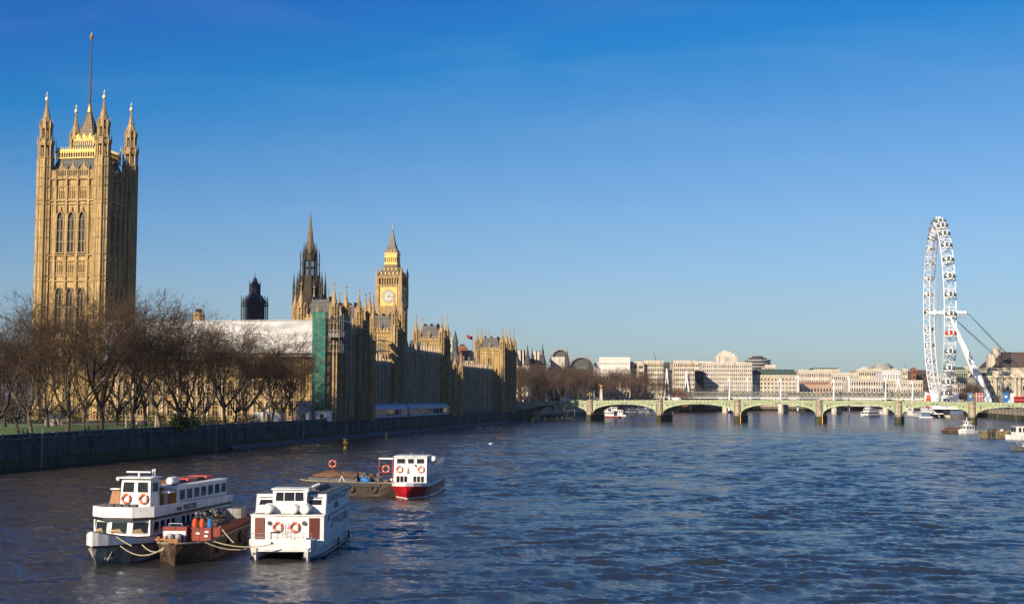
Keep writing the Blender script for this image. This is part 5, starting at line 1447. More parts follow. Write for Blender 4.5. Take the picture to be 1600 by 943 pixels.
    for i in range(4): rf.use((TARP, ORANGE)[i % 2]); rf.slab([(-1.2, ya - 2.6 - 2.1 * i, zt + .13), (.9, ya - 2.6 - 2.1 * i, zt + .13), (.7, ya - 2.7 - 2.1 * i, zt + .42), (-1.0, ya - 2.7 - 2.1 * i, zt + .38)], (0, -1.8, 0))
    rf.use(ORANGE); rf.box(-.3, 1.2, ya - .9, ya - .4, zt + .12, zt + .45); fixn(rf.build('stowed_gear', t))
    # pilot house
    p_ = MB(WHITE, GLASS, DGREY); x, yf, yb2, zb, zt2 = 1.28, -1.7, -3.6, 3.2, 6.0; rk = -.22
    q = lambda u_, z: Vector((u_, yf + rk * (z - zb) / (zt2 - zb), z))
    p_.slab([q(-x, zb), q(x, zb), q(x * .93, zt2), q(-x * .93, zt2)], (0, -.08, 0))
    for a, b in ((-1.12, -.12), (.06, 1.12)): win_quad(p_, WHITE, GLASS, [q(a, 4.85), q(b, 4.85), q(b * .95, 5.75), q(a * .95, 5.75)], (0, 1, .1), .06, .05)
    for s_ in (-1, 1):
        p_.use(WHITE); p_.slab([(s_ * x, yf - .06, zb), (s_ * x, yb2, zb), (s_ * x * .93, yb2, zt2), (s_ * x * .93, yf + rk - .06, zt2)], (-s_ * .06, 0, 0))
        P = [(s_ * (x - .045), yf - .4, 4.9), (s_ * (x - .045), yb2 + .3, 4.9), (s_ * (x - .075), yb2 + .3, 5.7), (s_ * (x - .075), yf - .45, 5.7)]
        win_quad(p_, WHITE, GLASS, P if s_ < 0 else P[::-1], (s_, 0, .03), .06, .05)
    p_.use(WHITE); p_.slab([(-x * .93, yb2, zb), (x * .93, yb2, zb), (x * .93, yb2, zt2), (-x * .93, yb2, zt2)], (0, .06, 0))
    p_.slab([(-x - .1, yf + .15, zt2), (x + .1, yf + .15, zt2), (x + .1, yb2 - .1, zt2), (-x - .1, yb2 - .1, zt2)], (0, 0, .1))
    fixn(p_.build('pilot_house', t))
    r = MB(WHITE2, STEEL); r.box(-1.0, 1.0, -2.5, -2.3, 6.42, 6.52); r.tube((0, -2.4, 6.1), (0, -2.4, 6.42), .07, .07, 6); r.ball(1.42, -1.7, 5.95, .17); r.ball(-1.35, -1.9, 6.05, .12)
    for y in (-3.0, -3.4): r.tube((-.9, y, 6.1), (-.9, y, 6.7), .03, .03, 4); r.ball(-.9, y, 6.55, .09)
    fixn(r.build('radar', t))
    # brown screen beside the pilot house
    s = MB(TIMBER, WHITE); s.slab([(1.35, -1.8, 3.2), (2.3, -1.7, 3.2), (1.95, -1.9, 5.1), (1.35, -2.0, 5.1)], (0, -.08, 0)); s.use(WHITE); s.box(1.3, 2.05, -2.3, -1.7, 5.1, 5.2); s.box(-2.05, -1.35, -4.9, -3.6, 4.75, 4.88)
    fixn(s.build('side_screen', t))
    buoy_ring(t, (.72, yf + .04, 4.42), (0, 1, .1), .33); buoy_ring(t, (-.72, yf + .04, 4.42), (0, 1, .1), .33)
    for i in range(4): b = MB(DGREY); b.box(1.0 - .62 * i - .24, 1.0 - .62 * i + .24, .1, .5, 3.9, 4.14); b.build('deck_box', t)
    rl = MB(STEEL)
    for s_ in (-1, 1):
        for y in range(-16, -14): rl.tube((s_ * 2.35, y, 1.7), (s_ * 2.35, y, 2.8), .03, .03, 4)
        rl.path([(s_ * 1.45, 3.4, 2.25), (s_ * .88, 4.7, 2.45), (s_ * .36, 5.5, 2.6)], .025, 4)
        for (x_, y_) in ((1.45, 3.4), (.88, 4.7), (.36, 5.5)): rl.tube((s_ * x_, y_, 1.8), (s_ * x_, y_, 2.3), .03, .03, 4)
    rl.build('railing', t)
boat_one()

def boat_two():
    o = Vector((-17.4, 111.5, 0)); t = thing('passenger_boat', 'white twin-hulled passenger boat with maroon doors and two orange lifebuoys, right of the loaded barge', 'boat', (o.x, o.y, 0), R(180 - 2.9 + 1.5))
    h = MB(WHITE, NAVYP, RED, DIRTY)
    for s_ in (-1, 1):                                    # two slim hulls
        st = [(-13.6, .75, .7), (-6, .85, .8), (1, .8, .7), (2.6, .6, .42), (3.4, .34, .12), (3.7, .14, .03)]
        sec = hull_secs(st, lambda y: 1.0, keel=-.5)
        for s in sec:
            for i, p_ in enumerate(s): s[i] = (p_[0] + s_ * 1.98, p_[1] - (max(0, p_[1]) * (.9 - min(.9, max(0, p_[2]))) * .12), p_[2])
        h.use(WHITE); loft(h, sec)
        sec2 = [[(p_[0] * 1.0 + (.012 if p_[0] > s_ * 1.98 else -.012), p_[1] + (.01 if p_[1] > 1 else 0), min(p_[2], .30 if k else p_[2])) for k, p_ in enumerate(s)] for s in sec]
        h.use(NAVYP)
        for i in range(len(sec) - 1):
            for j in (1, 6):
                pass
        a_ = [(s_ * 1.98 + q * (bw + .06), y - max(0, y) * .9 * .12, .12) for y, bd, bw in st for q in (1,)]
        b_ = [(s_ * 1.98 - (bw + .06), y - max(0, y) * .9 * .12, .12) for y, bd, bw in st]
        for l in (a_, b_): h.path(l, .13, 6)
        h.use(RED)
        for l in (a_, b_): h.path([(x, y, .29) for x, y, z in l], .045, 5)
    h.use(WHITE)
    h.box(-2.9, 2.9, -13.6, 1.2, .95, 1.4)
    h.slab([(-2.75, 1.2, .75), (2.75, 1.2, .75), (2.15, 3.5, .8), (-2.15, 3.5, .8)], (0, 0, .05))
    h.slab([(-2.25, 3.5, .72), (2.25, 3.5, .72), (2.25, 3.5, 1.62), (-2.25, 3.5, 1.62)], (0, -.12, 0))
    h.slab([(-2.9, 1.0, .9), (-2.25, 3.45, .75), (-2.25, 3.45, 1.6), (-2.9, 1.0, 1.3)], (.08, 0, 0)); h.slab([(2.9, 1.0, .9), (2.25, 3.45, .75), (2.25, 3.45, 1.6), (2.9, 1.0, 1.3)], (-.08, 0, 0))
    h.use(DIRTY); h.box(-1.2, 1.2, -12, 3.2, .6, .76)
    fixn(h.build('hull', t))
    lc = MB(WHITE, GLASS, DGREY, MAROON)
    X = 2.85; z0, z1 = 1.4, 3.2; yf = .9
    G = [(-X, yf), (-.9, yf + .25), (.9, yf + .25), (X, yf)]
    lc.slab([(-X, -13.4, 1.4), (X, -13.4, 1.4), (X, yf, 1.4), (-X, yf, 1.4)], (0, 0, .04))
    for (xa, ya), (xb, yb) in zip(G[:-1], G[1:]): lc.slab([(xa, ya, z0), (xb, yb, z0), (xb, yb, z1), (xa, ya, z1)], (0, -.08, 0))
    for s_ in (-1, 1): lc.box(*sorted((s_ * X, s_ * (X - .08))), -13.5, yf - .02, z0, z1)
    lc.box(-X, X, -13.5, -13.4, z0, z1)
    for s_ in (-1, 1):
        for i in range(8):
            a = -2.6 - 1.2 * i; P = [(s_ * X, a, 1.95), (s_ * X, a - .95, 1.95), (s_ * X, a - .95, 2.75), (s_ * X, a, 2.75)]
            win_quad(lc, WHITE, GLASS, P if s_ < 0 else P[::-1], (s_, 0, 0), .04, .03)
    lc.use(NAVYP)
    for s_ in (-1, 1): lc.path([(s_ * (X + .03), -.9, 2.62), (s_ * (X + .03), -1.3, 3.0), (s_ * (X + .03), -13.4, 3.12)], .05, 5)
    lc.use(WHITE); lc.slab([(-X - .06, -13.6, 3.2), (X + .06, -13.6, 3.2), (X + .06, yf + .05, 3.2), (.9, yf + .36, 3.2), (-.9, yf + .36, 3.2), (-X - .06, yf + .05, 3.2)], (0, 0, .1))
    lc.use(TARP); lc.box(-2.6, 2.6, -.2, .7, 3.3, 3.33)
    lo = fixn(lc.build('lower_cabin', t))
    for x0 in (-2.5, 1.75):
        d = MB(MAROON, DGREY); yq = lambda x: yf + .25 * (X - abs(x)) / (X - .9) + .02
        d.slab([(x0, yq(x0), 1.25), (x0 + .78, yq(x0 + .78), 1.25), (x0 + .78, yq(x0 + .78), 3.05), (x0, yq(x0), 3.05)], (0, .05, 0)); fixn(d.build('door', t))
    for x in (-1.35, 1.35): d = MB(DGREY); d.tube((x, yf + .2, 2.65), (x, yf + .32, 2.65), .17, .17, 16); d.build('porthole', t)
    buoy_ring(t, (.70, yf + .36, 2.35), (0, 1, 0), .33); buoy_ring(t, (-.62, yf + .36, 2.35), (0, 1, 0), .33)
    uc = MB(WHITE, GLASS, DGREY); yf2 = -.3; zt = 4.75; X2 = 2.78; rk = -.5
    for s_ in (-1, 1):
        uc.use(WHITE); uc.slab([(s_ * X2, yf2, 3.3), (s_ * X2, -13.3, 3.3), (s_ * X2, -13.3, zt), (s_ * X2, yf2 + rk, zt)], (-s_ * .07, 0, 0))
        for i in range(9):
            a = -1.3 - 1.28 * i; P = [(s_ * X2, a, 3.95), (s_ * X2, a - 1.05, 3.95), (s_ * X2, a - 1.05, 4.6), (s_ * X2, a, 4.6)]
            win_quad(uc, WHITE, GLASS, P if s_ < 0 else P[::-1], (s_, 0, 0), .04, .03)
        xa, xb = sorted((s_ * 1.1, s_ * X2)); q = lambda x, v: Vector((x, yf2 + rk * v, 3.3 + (zt - 3.3) * v))
        uc.use(WHITE); uc.slab([q(xa, 0), q(xb, 0), q(xb, 1), q(xa, 1)], (0, -.07, 0))
        win_quad(uc, WHITE, GLASS, [q(xa + .3, .42), q(xb - .18, .42), q(xb - .3, .72), q(xa + .3, .72)], (0, 1, .3), .04, .04)
        uc.use(BLACK); uc.slab([q(xa + .3, .79) + Vector((0, .02, 0)), q(xb - .26, .79) + Vector((0, .02, 0)), q(xb - .28, .85) + Vector((0, .02, 0)), q(xa + .3, .85) + Vector((0, .02, 0))], (0, .02, 0))
    uc.use(WHITE); uc.box(-X2, X2, -13.35, -13.3, 3.3, zt)
    uc.use(DGREY); uc.slab([(-X2 - .03, yf2 + rk, zt), (X2 + .03, yf2 + rk, zt), (X2 + .03, -13.4, zt), (-X2 - .03, -13.4, zt)], (0, 0, .07))
    fixn(uc.build('upper_cabin', t))
    text_mesh('name_lettering', 'SUERITA', .62, mat('blue lettering', (.05, .08, .16), .5), t, Matrix.Translation((-X2 - .03, -5.9, 3.38)) @ Matrix(((0, 0, -1, 0), (-1, 0, 0, 0), (0, 1, 0, 0), (0, 0, 0, 1))), 1.0)
    ph = MB(WHITE, GLASS, DGREY); z0, z1 = 3.3, 5.15; x = 1.35
    q = lambda a, v: Vector((a, .25 - .3 * v, z0 + (z1 - z0) * v))
    ph.slab([q(-x, 0), q(x, 0), q(x * .96, 1), q(-x * .96, 1)], (0, -.08, 0)); win_quad(ph, WHITE, GLASS, [q(-1.18, .52), q(1.18, .52), q(1.14, .9), q(-1.14, .9)], (0, 1, .12), .05, .05)
    ph.use(WHITE)
    for a in (-.4, .45): ph.slab([q(a - .03, .52) + Vector((0, .02, 0)), q(a + .03, .52) + Vector((0, .02, 0)), q(a + .03, .9) + Vector((0, .02, 0)), q(a - .03, .9) + Vector((0, .02, 0))], (0, .02, 0))
    for s_ in (-1, 1):
        ph.use(WHITE); ph.box(*sorted((s_ * x, s_ * (x - .07))), -1.7, .0, z0, z1)
        P = [(s_ * x, -.3, 4.25), (s_ * x, -1.4, 4.25), (s_ * x, -1.4, 4.95), (s_ * x, -.35, 4.95)]; win_quad(ph, WHITE, GLASS, P if s_ < 0 else P[::-1], (s_, 0, 0), .04, .03)
    ph.use(WHITE); ph.box(-x, x, -1.8, -1.7, z0, z1); ph.box(-x - .1, x + .1, -1.9, .12, z1, z1 + .1); ph.ball(-1.4, .1, z1 - .05, .16)
    fixn(ph.build('pilot_house', t))
    for i, x in enumerate((1.55, -.45, -1.35)): r = MB(WHITE); raft(r, x, .55, 3.72, .4, 1.1); fixn(r.build('liferaft', t, False))
    g = MB(TARP, mat('red canvas', (.35, .05, .04), .8), DGREY, WHITE)
    g.use(g.mats[1]); g.box(-.4, 1.4, -3.4, -2.2, zt + .1, zt + .4); g.use(DGREY); g.slab([(-.9, -3.6, zt + .1), (-1.7, -3.6, zt + .1), (-1.6, -3.6, zt + .4), (-1.0, -3.6, zt + .4)], (0, -5.6, 0)); g.use(WHITE)
    for i in range(8): g.ball(-1.3 + .1 * (i % 2), -3.2 - .5 * i, zt + .45, .14, .2, .08, 6, 4)
    fixn(g.build('stowed_gear', t))
    rl = MB(STEEL)
    for z in (1.75, 2.05): rl.path([(-2.3, 3.2, z), (2.3, 3.2, z)], .02, 4)
    for i in range(8): x = -2.3 + .657 * i; rl.tube((x, 3.2, 1.6), (x, 3.2, 2.05), .02, .02, 4)
    for x in (-.15, .25): rl.tube((x, 1.5, 1.6), (x, 1.35, 2.7), .025, .025, 4)
    for z in (1.8, 2.1, 2.4): rl.tube((-.15, 1.45, z), (.25, 1.45, z), .02, .02, 4)
    rl.build('railing', t)
    w = MB(BLACK, STEEL); w.tube((.7, 3.4, 1.35), (.7, 3.54, 1.35), .1, .1, 8); w.tube((.9, 2.8, 1.5), (.9, 2.8, 2.1), .05, .05, 6); w.tube((.9, 2.8, 2.1), (.4, 2.8, 2.1), .06, .06, 6); w.ball(.35, 2.8, 2.1, .14, .14, .12); fixn(w.build('windlass', t))
    f = MB(DGREY)
    for y in (-5.5, -11.5): f.tube((-3.0, y, .62), (-3.12, y, .62), .34, .34, 14)
    f.build('tyre_fender', t)
    b = MB(mat('blue grey locker', (.12, .16, .24), .6)); b.box(-2.5, -1.7, 1.9, 2.6, .85, 1.6); b.build('deck_locker', t)
boat_two()

def boat_three():
    t = thing('passenger_boat', 'white passenger boat with red hull and two orange lifebuoys, farthest of the moored group', 'boat', (-12.55, 176.5, 0), R(180 - 4.5))
    st = [(-18, 2.1, 1.9), (-10, 2.35, 2.2), (-2, 2.35, 2.1), (.6, 2.25, 1.6), (2.2, 1.7, .8), (3.4, .9, .22), (4.0, .1, .03)]
    zt = lambda y: 1.35 + max(0, y) * .06
    h = MB(RED, WHITE, DIRTY)
    sec = hull_secs(st, zt)
    for s in sec:
        for i, p_ in enumerate(s): s[i] = (p_[0], p_[1] - max(0, p_[1]) * (1.4 - min(1.4, max(0, p_[2]))) * .1, p_[2])
    h.use(RED); loft(h, sec); h.use(WHITE)
    for s_ in (-1, 1):
        h.path([(s_ * (bw + .03), y - max(0, y) * .13, .08) for y, bd, bw in st], .085, 6)
        pts = [(s_ * bd, y) for y, bd, bw in st]
        for (xa, ya), (xb, yb) in zip(pts[:-1], pts[1:]): h.slab([(xa, ya, zt(ya) + .0), (xb, yb, zt(yb) + .0), (xb, yb, zt(yb) + .42), (xa, ya, zt(ya) + .42)], (-s_ * .06, 0, 0))
    h.use(DGREY); h.slab([(-2.2, -17.5, 1.5), (2.2, -17.5, 1.5), (2.2, .6, 1.5), (.4, 3.4, 1.55), (-.4, 3.4, 1.55), (-2.2, .6, 1.5)], (0, 0, .04))
    fixn(h.build('hull', t))
    c = MB(WHITE, GLASS); X = 2.05; yf = .4
    c.slab([(-X, yf, 1.5), (X, yf, 1.5), (X, yf - .2, 5.0), (-X, yf - .2, 5.0)], (0, -.08, 0))
    def q(x, z): return Vector((x, yf - .2 * (z - 1.5) / 3.5, z))
    for a in (-1.75, .35): 
        for k in range(3): win_quad(c, WHITE, GLASS, [q(a + .48 * k, 1.85), q(a + .48 * k + .42, 1.85), q(a + .48 * k + .42, 2.65), q(a + .48 * k, 2.65)], (0, 1, 0), .03, .04)
    for a, b in ((-1.8, -.75), (-.5, .35), (.6, 1.75)): win_quad(c, WHITE, GLASS, [q(a, 4.15), q(b, 4.15), q(b, 4.8), q(a, 4.8)], (0, 1, 0), .05, .05)
    for s_ in (-1, 1):
        c.use(WHITE); c.box(*sorted((s_ * X, s_ * (X - .07))), -16.5, yf - .05, 1.5, 3.0); c.box(*sorted((s_ * X, s_ * (X - .07))), -4.2, yf - .2, 3.0, 5.0); c.box(*sorted((s_ * X, s_ * (X - .07))), -16, -4.2, 3.0, 3.7)
        for i in range(10):
            a = -.5 - 1.55 * i; P = [(s_ * X, a, 1.85), (s_ * X, a - 1.2, 1.85), (s_ * X, a - 1.2, 2.65), (s_ * X, a, 2.65)]; win_quad(c, WHITE, GLASS, P if s_ < 0 else P[::-1], (s_, 0, 0), .05, .03)
        P = [(s_ * X, -.9, 4.1), (s_ * X, -3.6, 4.1), (s_ * X, -3.6, 4.8), (s_ * X, -.9, 4.8)]; win_quad(c, WHITE, GLASS, P if s_ < 0 else P[::-1], (s_, 0, 0), .05, .03)
    c.use(WHITE); c.box(-X - .08, X + .08, -4.4, .35, 5.0, 5.1); c.box(-X, X, -16.5, -16.4, 1.5, 3.0); c.use(DGREY); c.box(-X + .07, X - .07, -16.4, -4.2, 3.0, 3.06)
    fixn(c.build('cabin', t))
    r = MB(STEEL)
    for s_ in (-1, 1):
        for i in range(9): r.tube((s_ * X, -4.4 - 1.4 * i, 3.7), (s_ * X, -4.4 - 1.4 * i, 4.3), .025, .025, 4)
        r.tube((s_ * X, -4.2, 4.3), (s_ * X, -16, 4.3), .025, .025, 4)
    r.tube((0, -.5, 5.1), (0, -.5, 5.5), .05, .05, 5); r.tube((-1.2, -2.5, 5.1), (-1.2, -2.5, 5.4), .03, .03, 4)
    r.build('railing', t)
    w = MB(WHITE); raft(w, -1.9, -7.2, 4.45, .36, 1.1); fixn(w.build('liferaft', t)); 
    buoy_ring(t, (1.35, yf + .0, 3.45), (0, 1, 0), .36); buoy_ring(t, (-1.35, yf + .0, 3.45), (0, 1, 0), .36)
    e = MB(TIMBER, REDBR); e.slab([(.42, yf - .02, 2.95), (.1, yf - .02, 2.95), (.26, yf - .05, 3.75)], (0, .05, 0)); e.build('pennant', t)
    b = MB(BLACK); b.ball(-.65, yf + .06, 3.95, .12); b.build('badge', t)
boat_three()

# ---- barges with their loads
def barge(label, loc, rz, Lh, Wh, H, m, ends=True, coaming=None, name='barge'):
    t = thing(name, label, 'barge', loc, rz)
    h = MB(m, DGREY, BLACK); n = Lh / 2; w = Wh / 2
    st = [(-n, w * .45, w * .3), (-n + 1.4, w * .88, w * .75), (-n + 3.2, w, w * .96), (n - 3.6, w, w * .96), (n - 1.7, w * .8, w * .5), (n - .5, w * .42, w * .14), (n, w * .12, .04)]
    sec = hull_secs(st, lambda y: H + .014 * max(0, abs(y) - n * .5) ** 1.5, keel=-.5)
    for s in sec:
        for i, p_ in enumerate(s): s[i] = (p_[0], p_[1] - (.9 if p_[1] > n - 2 else 0) * (H - min(H, max(0, p_[2]))) / H * .7, p_[2])
    loft(h, sec); h.use(BLACK)
    h2 = MB(mat('worn gunwale', (.33, .28, .2), .8, (.12, .1, .07), 2))
    for s_ in (-1, 1): h2.path([(s_ * bd, y, H + .014 * max(0, abs(y) - n * .5) ** 1.5 + .04) for y, bd, bw in st], .09, 6)
    fixn(h.build('hull', t)); fixn(h2.build('gunwale', t))
    if coaming:
        y0, y1, z, mc = coaming; c = MB(mc, DGREY)
        for s_ in (-1, 1): c.box(*sorted((s_ * w * .86, s_ * (w * .86 - .08))), y0, y1, H - .1, z)
        c.box(-w * .86, w * .86, y0, y0 + .08, H - .1, z); c.box(-w * .86, w * .86, y1 - .08, y1, H - .1, z); c.use(DGREY); c.box(-w * .86, w * .86, y0, y1, z - .1, z - .04)
        fixn(c.build('hold_coaming', t))
    return t
def tyres(t, spots, z, r=.36):
    for x, y in spots:
        b = MB(BLACK); b.torus((x, y, z), (1, 0, 0), r, .12, 16, 6); b.build('tyre_fender', t, True)
def deck_point(t, x, y, z):
    a = t.rotation_euler.z; l = t.location
    return (l.x + x * math.cos(a) - y * math.sin(a), l.y + x * math.sin(a) + y * math.cos(a), z)
def barge_load():
    b = barge('rusty brown barge loaded with crates and gas bottles, moored between two white boats', (-24.6, 114.6, 0), R(180 - 1.5), 20.5, 3.9, 1.45, RUST, coaming=(-9, 2.2, 2.25, REDBR))
    P = lambda x, y, z=1.5: deck_point(b, x, y, z); rz = b.rotation_euler.z
    def solid(name, label, cat, x, y, z, build, group=None):
        t = thing(name, label, cat, P(x, y, z), rz, group); build(t); return t
    def crate(m, w, d, h, slats=True):
        def f(t):
            c = MB(m, DGREY); c.box(-w / 2, w / 2, -d / 2, d / 2, 0, h)
            for s_ in (-1, 1): c.box(s_ * w / 2 - .05, s_ * w / 2 + .05, -d / 2 - .04, d / 2 + .04, -.0, h + .03)
            c.box(-w / 2, w / 2, -d / 2 - .04, d / 2 + .04, h * .45, h * .52); c.box(-.04, .04, -d / 2 - .03, d / 2 + .03, 0, h)
            c.use(DGREY); c.box(-w / 2 + .1, w / 2 - .1, -d / 2 + .1, d / 2 - .1, h, h + .02); fixn(c.build('box', t))
        return f
    def plates(t):
        w = MB(WHITE)
        for x, z in ((-.55, .62), (-.5, .3), (.12, .5)): w.box(x - .18, x + .1, .44, .455, z, z + .14)
        w.build('notice_plate', t)
    k = solid('steel_crate', 'red brown steel crate with small white notices under the gas bottles', 'crate', -1.0, 6.0, 1.48, crate(REDBR, 1.7, .8, .98)); plates(k)
    k = solid('steel_locker', 'red brown locker on white frame at the left of the steel crate', 'locker', .75, 6.4, 1.48, crate(REDBR, 1.75, .8, 1.08))
    w = MB(WHITE); w.box(-.85, .85, .42, .5, .45, .78); w.box(-.8, -.7, .42, .5, -.0, .45); w.box(.7, .8, .42, .5, 0, .45); w.build('white_frame', k)
    for x, i in ((.95, 0), (.35, 1)):
        def drum(t):
            d = MB(STEEL); d.tube((0, 0, 0), (0, 0, .62), .24, .24, 16); d.torus((0, 0, .2), (0, 0, 1), .245, .02, 16, 4); d.torus((0, 0, .42), (0, 0, 1), .245, .02, 16, 4); fixn(d.build('shell', t))
        solid('drum', ['galvanised drum in front of the locker, left one', 'galvanised drum in front of the locker, right one'][i], 'drum', x, 7.3, 1.48, drum)
    def bottle(m):
        def f(t):
            c = MB(m); c.tube((0, 0, 0), (0, 0, .5), .19, .19, 14); c.tube((0, 0, .5), (0, 0, .64), .19, .09, 14); fixn(c.build('cylinder', t, False)); v = MB(BLACK); v.tube((0, 0, .64), (0, 0, .76), .07, .07, 8); v.build('valve', t)
        return f
    ORG = mat('orange gas bottle', (.75, .09, .02), .4)
    solid('gas_bottle', 'orange gas bottle on the steel crate, left one', 'gas bottle', -.55, 5.9, 2.49, bottle(ORG), 'gas bottles on the steel crate')
    solid('gas_bottle', 'orange gas bottle on the steel crate, next to the blue bottle', 'gas bottle', -1.1, 5.9, 2.49, bottle(ORG), 'gas bottles on the steel crate')
    solid('gas_bottle', 'blue gas bottle on the steel crate, beside the orange ones', 'gas bottle', -1.7, 5.9, 2.49, bottle(BLUE), 'gas bottles on the steel crate')
    def junk(t):
        c = MB(DGREY, RUST, COPE); r = random.Random(4)
        for i in range(70):
            x, y, z = r.uniform(-.95, .95), r.uniform(-2.2, 2.2), r.uniform(0, 1.0); c.use(r.choice((DGREY, RUST, COPE, BLACK)))
            if i % 2: c.tube((x, y, z), (x + r.uniform(-.4, .4), y + r.uniform(-.5, .5), z + r.uniform(-.1, .4)), .05, .05, 5)
            else: c.ball(x, y, z, .16, .22, .13, 7, 5)
        c.box(-1, 1, -2.2, 2.2, -.02, .25); fixn(c.build('machinery', t))
    solid('scrap_pile', 'pile of dark chains and machinery on the hold of the loaded barge', 'scrap pile', -.4, .2, 2.25, junk)
    solid('steel_tank', 'pale grey box tank at the far end of the loaded barge', 'tank', -1.0, -5.6, 2.25, crate(PORT3, 1.5, 1.9, .8))
    def post(t):
        c = MB(STEEL)
        for x in (-.5, .5): c.tube((x, 0, 0), (x, 0, 1.15), .04, .04, 5)
        c.tube((-.5, 0, 1.15), (.5, 0, 1.15), .04, .04, 5); c.build('frame', t)
    solid('deck_railing', 'thin pipe railing behind the locker on the loaded barge', 'railing', 1.2, 4.9, 1.5, post)
    def bits(t):
        c = MB(TIMBER, DGREY)
        for x in (-.28, .28): c.tube((x, 0, -.1), (x, 0, .45), .13, .13, 8)
        c.tube((-.55, 0, .22), (.55, 0, .22), .09, .09, 8); fixn(c.build('post', t))
    solid('mooring_bitts', 'mooring bitts on the bow of the loaded barge', 'bollard', 1.35, 8.0, 1.5, bits); solid('timber_block', 'yellow timber block on the bow of the loaded barge', 'timber', .55, 8.3, 1.5, crate(TIMBER, .9, .4, .32))
    tyres(b, [(-2.05, 4.5), (-2.05, .5), (-2.05, -3.6)], .85)
    # second barge
    d = barge('dark barge with brown tarpaulin load and lifebuoys beside the red hulled boat', (-19.6, 180.0, 0), R(-112), 15.5, 4.2, 1.7, mat('dark tarred hull', (.065, .045, .03), .85, (.02, .016, .013), .8, .4, 3), coaming=(-6.0, 1.0, 2.3, DGREY), name='barge')
    tyres(d, [(2.2, 3.6), (2.2, .4), (2.2, -2.8), (2.2, -5.0)], .95, .4)
    s_ = MB(BLACK); s_.box(2.1, 2.19, -5.2, 4.4, 1.25, 1.72); s_.build('rubbing_strake', d)
    rz2 = d.rotation_euler.z; P2 = lambda x, y, z: deck_point(d, x, y, z)
    t = thing('covered_load', 'brown tarpaulin covered load on the dark barge', 'tarpaulin', P2(.3, -2.4, 2.3), rz2)
    c = MB(TARP); r = random.Random(9); vs_ = []; fs = []; nx, ny = 14, 22
    for j in range(ny + 1):
        for i in range(nx + 1):
            x = -1.7 + 3.4 * i / nx; y = -3.2 + 6.4 * j / ny; e = min(1, 2.2 * min(i, nx - i) / nx * 2, 3 * min(j, ny - j) / ny * 2)
            vs_.append((x, y, .62 * e ** .6 + .12 * math.sin(x * 3 + y * 1.7) * e + r.uniform(-.05, .05)))
    for j in range(ny):
        for i in range(nx): a = j * (nx + 1) + i; fs.append((a, a + 1, a + nx + 2, a + nx + 1))
    c.add(vs_, fs); c.build('tarpaulin', t, True)
    t = thing('deck_gear', 'dark heap of chains, planks and drums on the dark barge', 'deck gear', P2(.9, .6, 1.9), rz2); c = MB(DGREY, RUST, COPE, REDBR)
    for i in range(60):
        x, y, z = r.uniform(-1.4, 1.0), r.uniform(-3.0, 3.4), r.uniform(0, .8); c.use(r.choice((DGREY, RUST, COPE, REDBR, DGREY)))
        if i % 2: c.tube((x, y, z), (x + r.uniform(-.5, .5), y + r.uniform(-.7, .7), z + r.uniform(-.1, .4)), .06, .06, 5)
        else: c.cbox(x, y, z - .1, r.uniform(.2, .6), r.uniform(.2, .7), r.uniform(.2, .5))
    fixn(c.build('heap', t))
    t = thing('blue_tarpaulin', 'bright blue tarpaulin bundle on the dark barge', 'tarpaulin', P2(1.3, 2.0, 1.7), rz2); c = MB(BLUE); c.ball(0, 0, .35, .9, .75, .5, 12, 8); c.ball(.5, .4, .25, .5, .5, .35, 10, 6); c.build('bundle', t, True)
    t = thing('equipment_rack', 'brown metal rack carrying an orange lifebuoy on the dark barge', 'frame', P2(.2, 4.2, 1.75), rz2 + R(110))
    c = MB(REDBR, WHITE)
    for x in (-.85, .85): c.tube((x, 0, 0), (x, 0, 3.0), .08, .08, 6)
    c.tube((-.85, 0, 1.2), (.85, 0, 1.2), .05, .05, 5); c.use(WHITE); c.box(-.9, .9, -.1, .1, 2.85, 3.05); fixn(c.build('frame', t))
    buoy_ring(t, (0, -.12, 1.65), (0, -1, 0), .42)
    t = thing('lifebuoy_post', 'lifebuoy on a short post above the tarpaulin load', 'lifebuoy', P2(.6, -3.2, 2.2), rz2 + R(110)); c = MB(REDBR); c.tube((0, 0, 0), (0, 0, 1.6), .06, .06, 6); c.build('post', t); buoy_ring(t, (0, -.1, 1.7), (0, -1, 0), .42)
    t = thing('rowing_boat', 'small white upturned dinghy on the end deck of the dark barge', 'dinghy', P2(-.8, 5.6, 2.0), rz2); c = MB(WHITE); c.ball(0, 0, 0, .45, 1.4, .35, 10, 6); c.build('hull', t, True)
    t = thing('folding_sign', 'small white a-shaped trestle on the hold of the dark barge', 'trestle', P2(1.75, -1.2, 1.7), rz2 + R(110)); c = MB(WHITE)
    for s_ in (-1, 1): c.slab([(s_ * .35, -.25, 0), (s_ * .35 + .08, -.25, 0), (.04, -.25, .8), (-.04, -.25, .8)], (0, .06, 0)); c.slab([(s_ * .35, .2, 0), (s_ * .35 + .08, .2, 0), (.04, 0, .8), (-.04, 0, .8)], (0, .06, 0))
    c.build('frame', t)
    for x, y, tx in ((-.2, 5.4, 'slim deck post at the left end of the dark barge'), (-.6, 4.8, 'short deck post beside the lifebuoy frame on the dark barge')):
        t = thing('deck_post', tx, 'post', P2(x, y, 1.8), rz2); c = MB(WHITE2); c.tube((0, 0, 0), (0, 0, 1.0), .07, .05, 6); c.ball(0, 0, 1.05, .11); c.build('post', t)
    # mooring ropes
    def rope(a, b_, sag, label):
        t = thing('mooring_rope', label, 'rope', a); c = MB(ROPE); pts = []
        for i in range(15): q = i / 14; pts.append(((b_[0] - a[0]) * q, (b_[1] - a[1]) * q, (b_[2] - a[2]) * q - sag * 4 * q * (1 - q)))
        c.path(pts, .045, 5); c.build('rope', t)
    A1 = at(188, 852, 105.3); B1 = at(262, 850, 105.2)
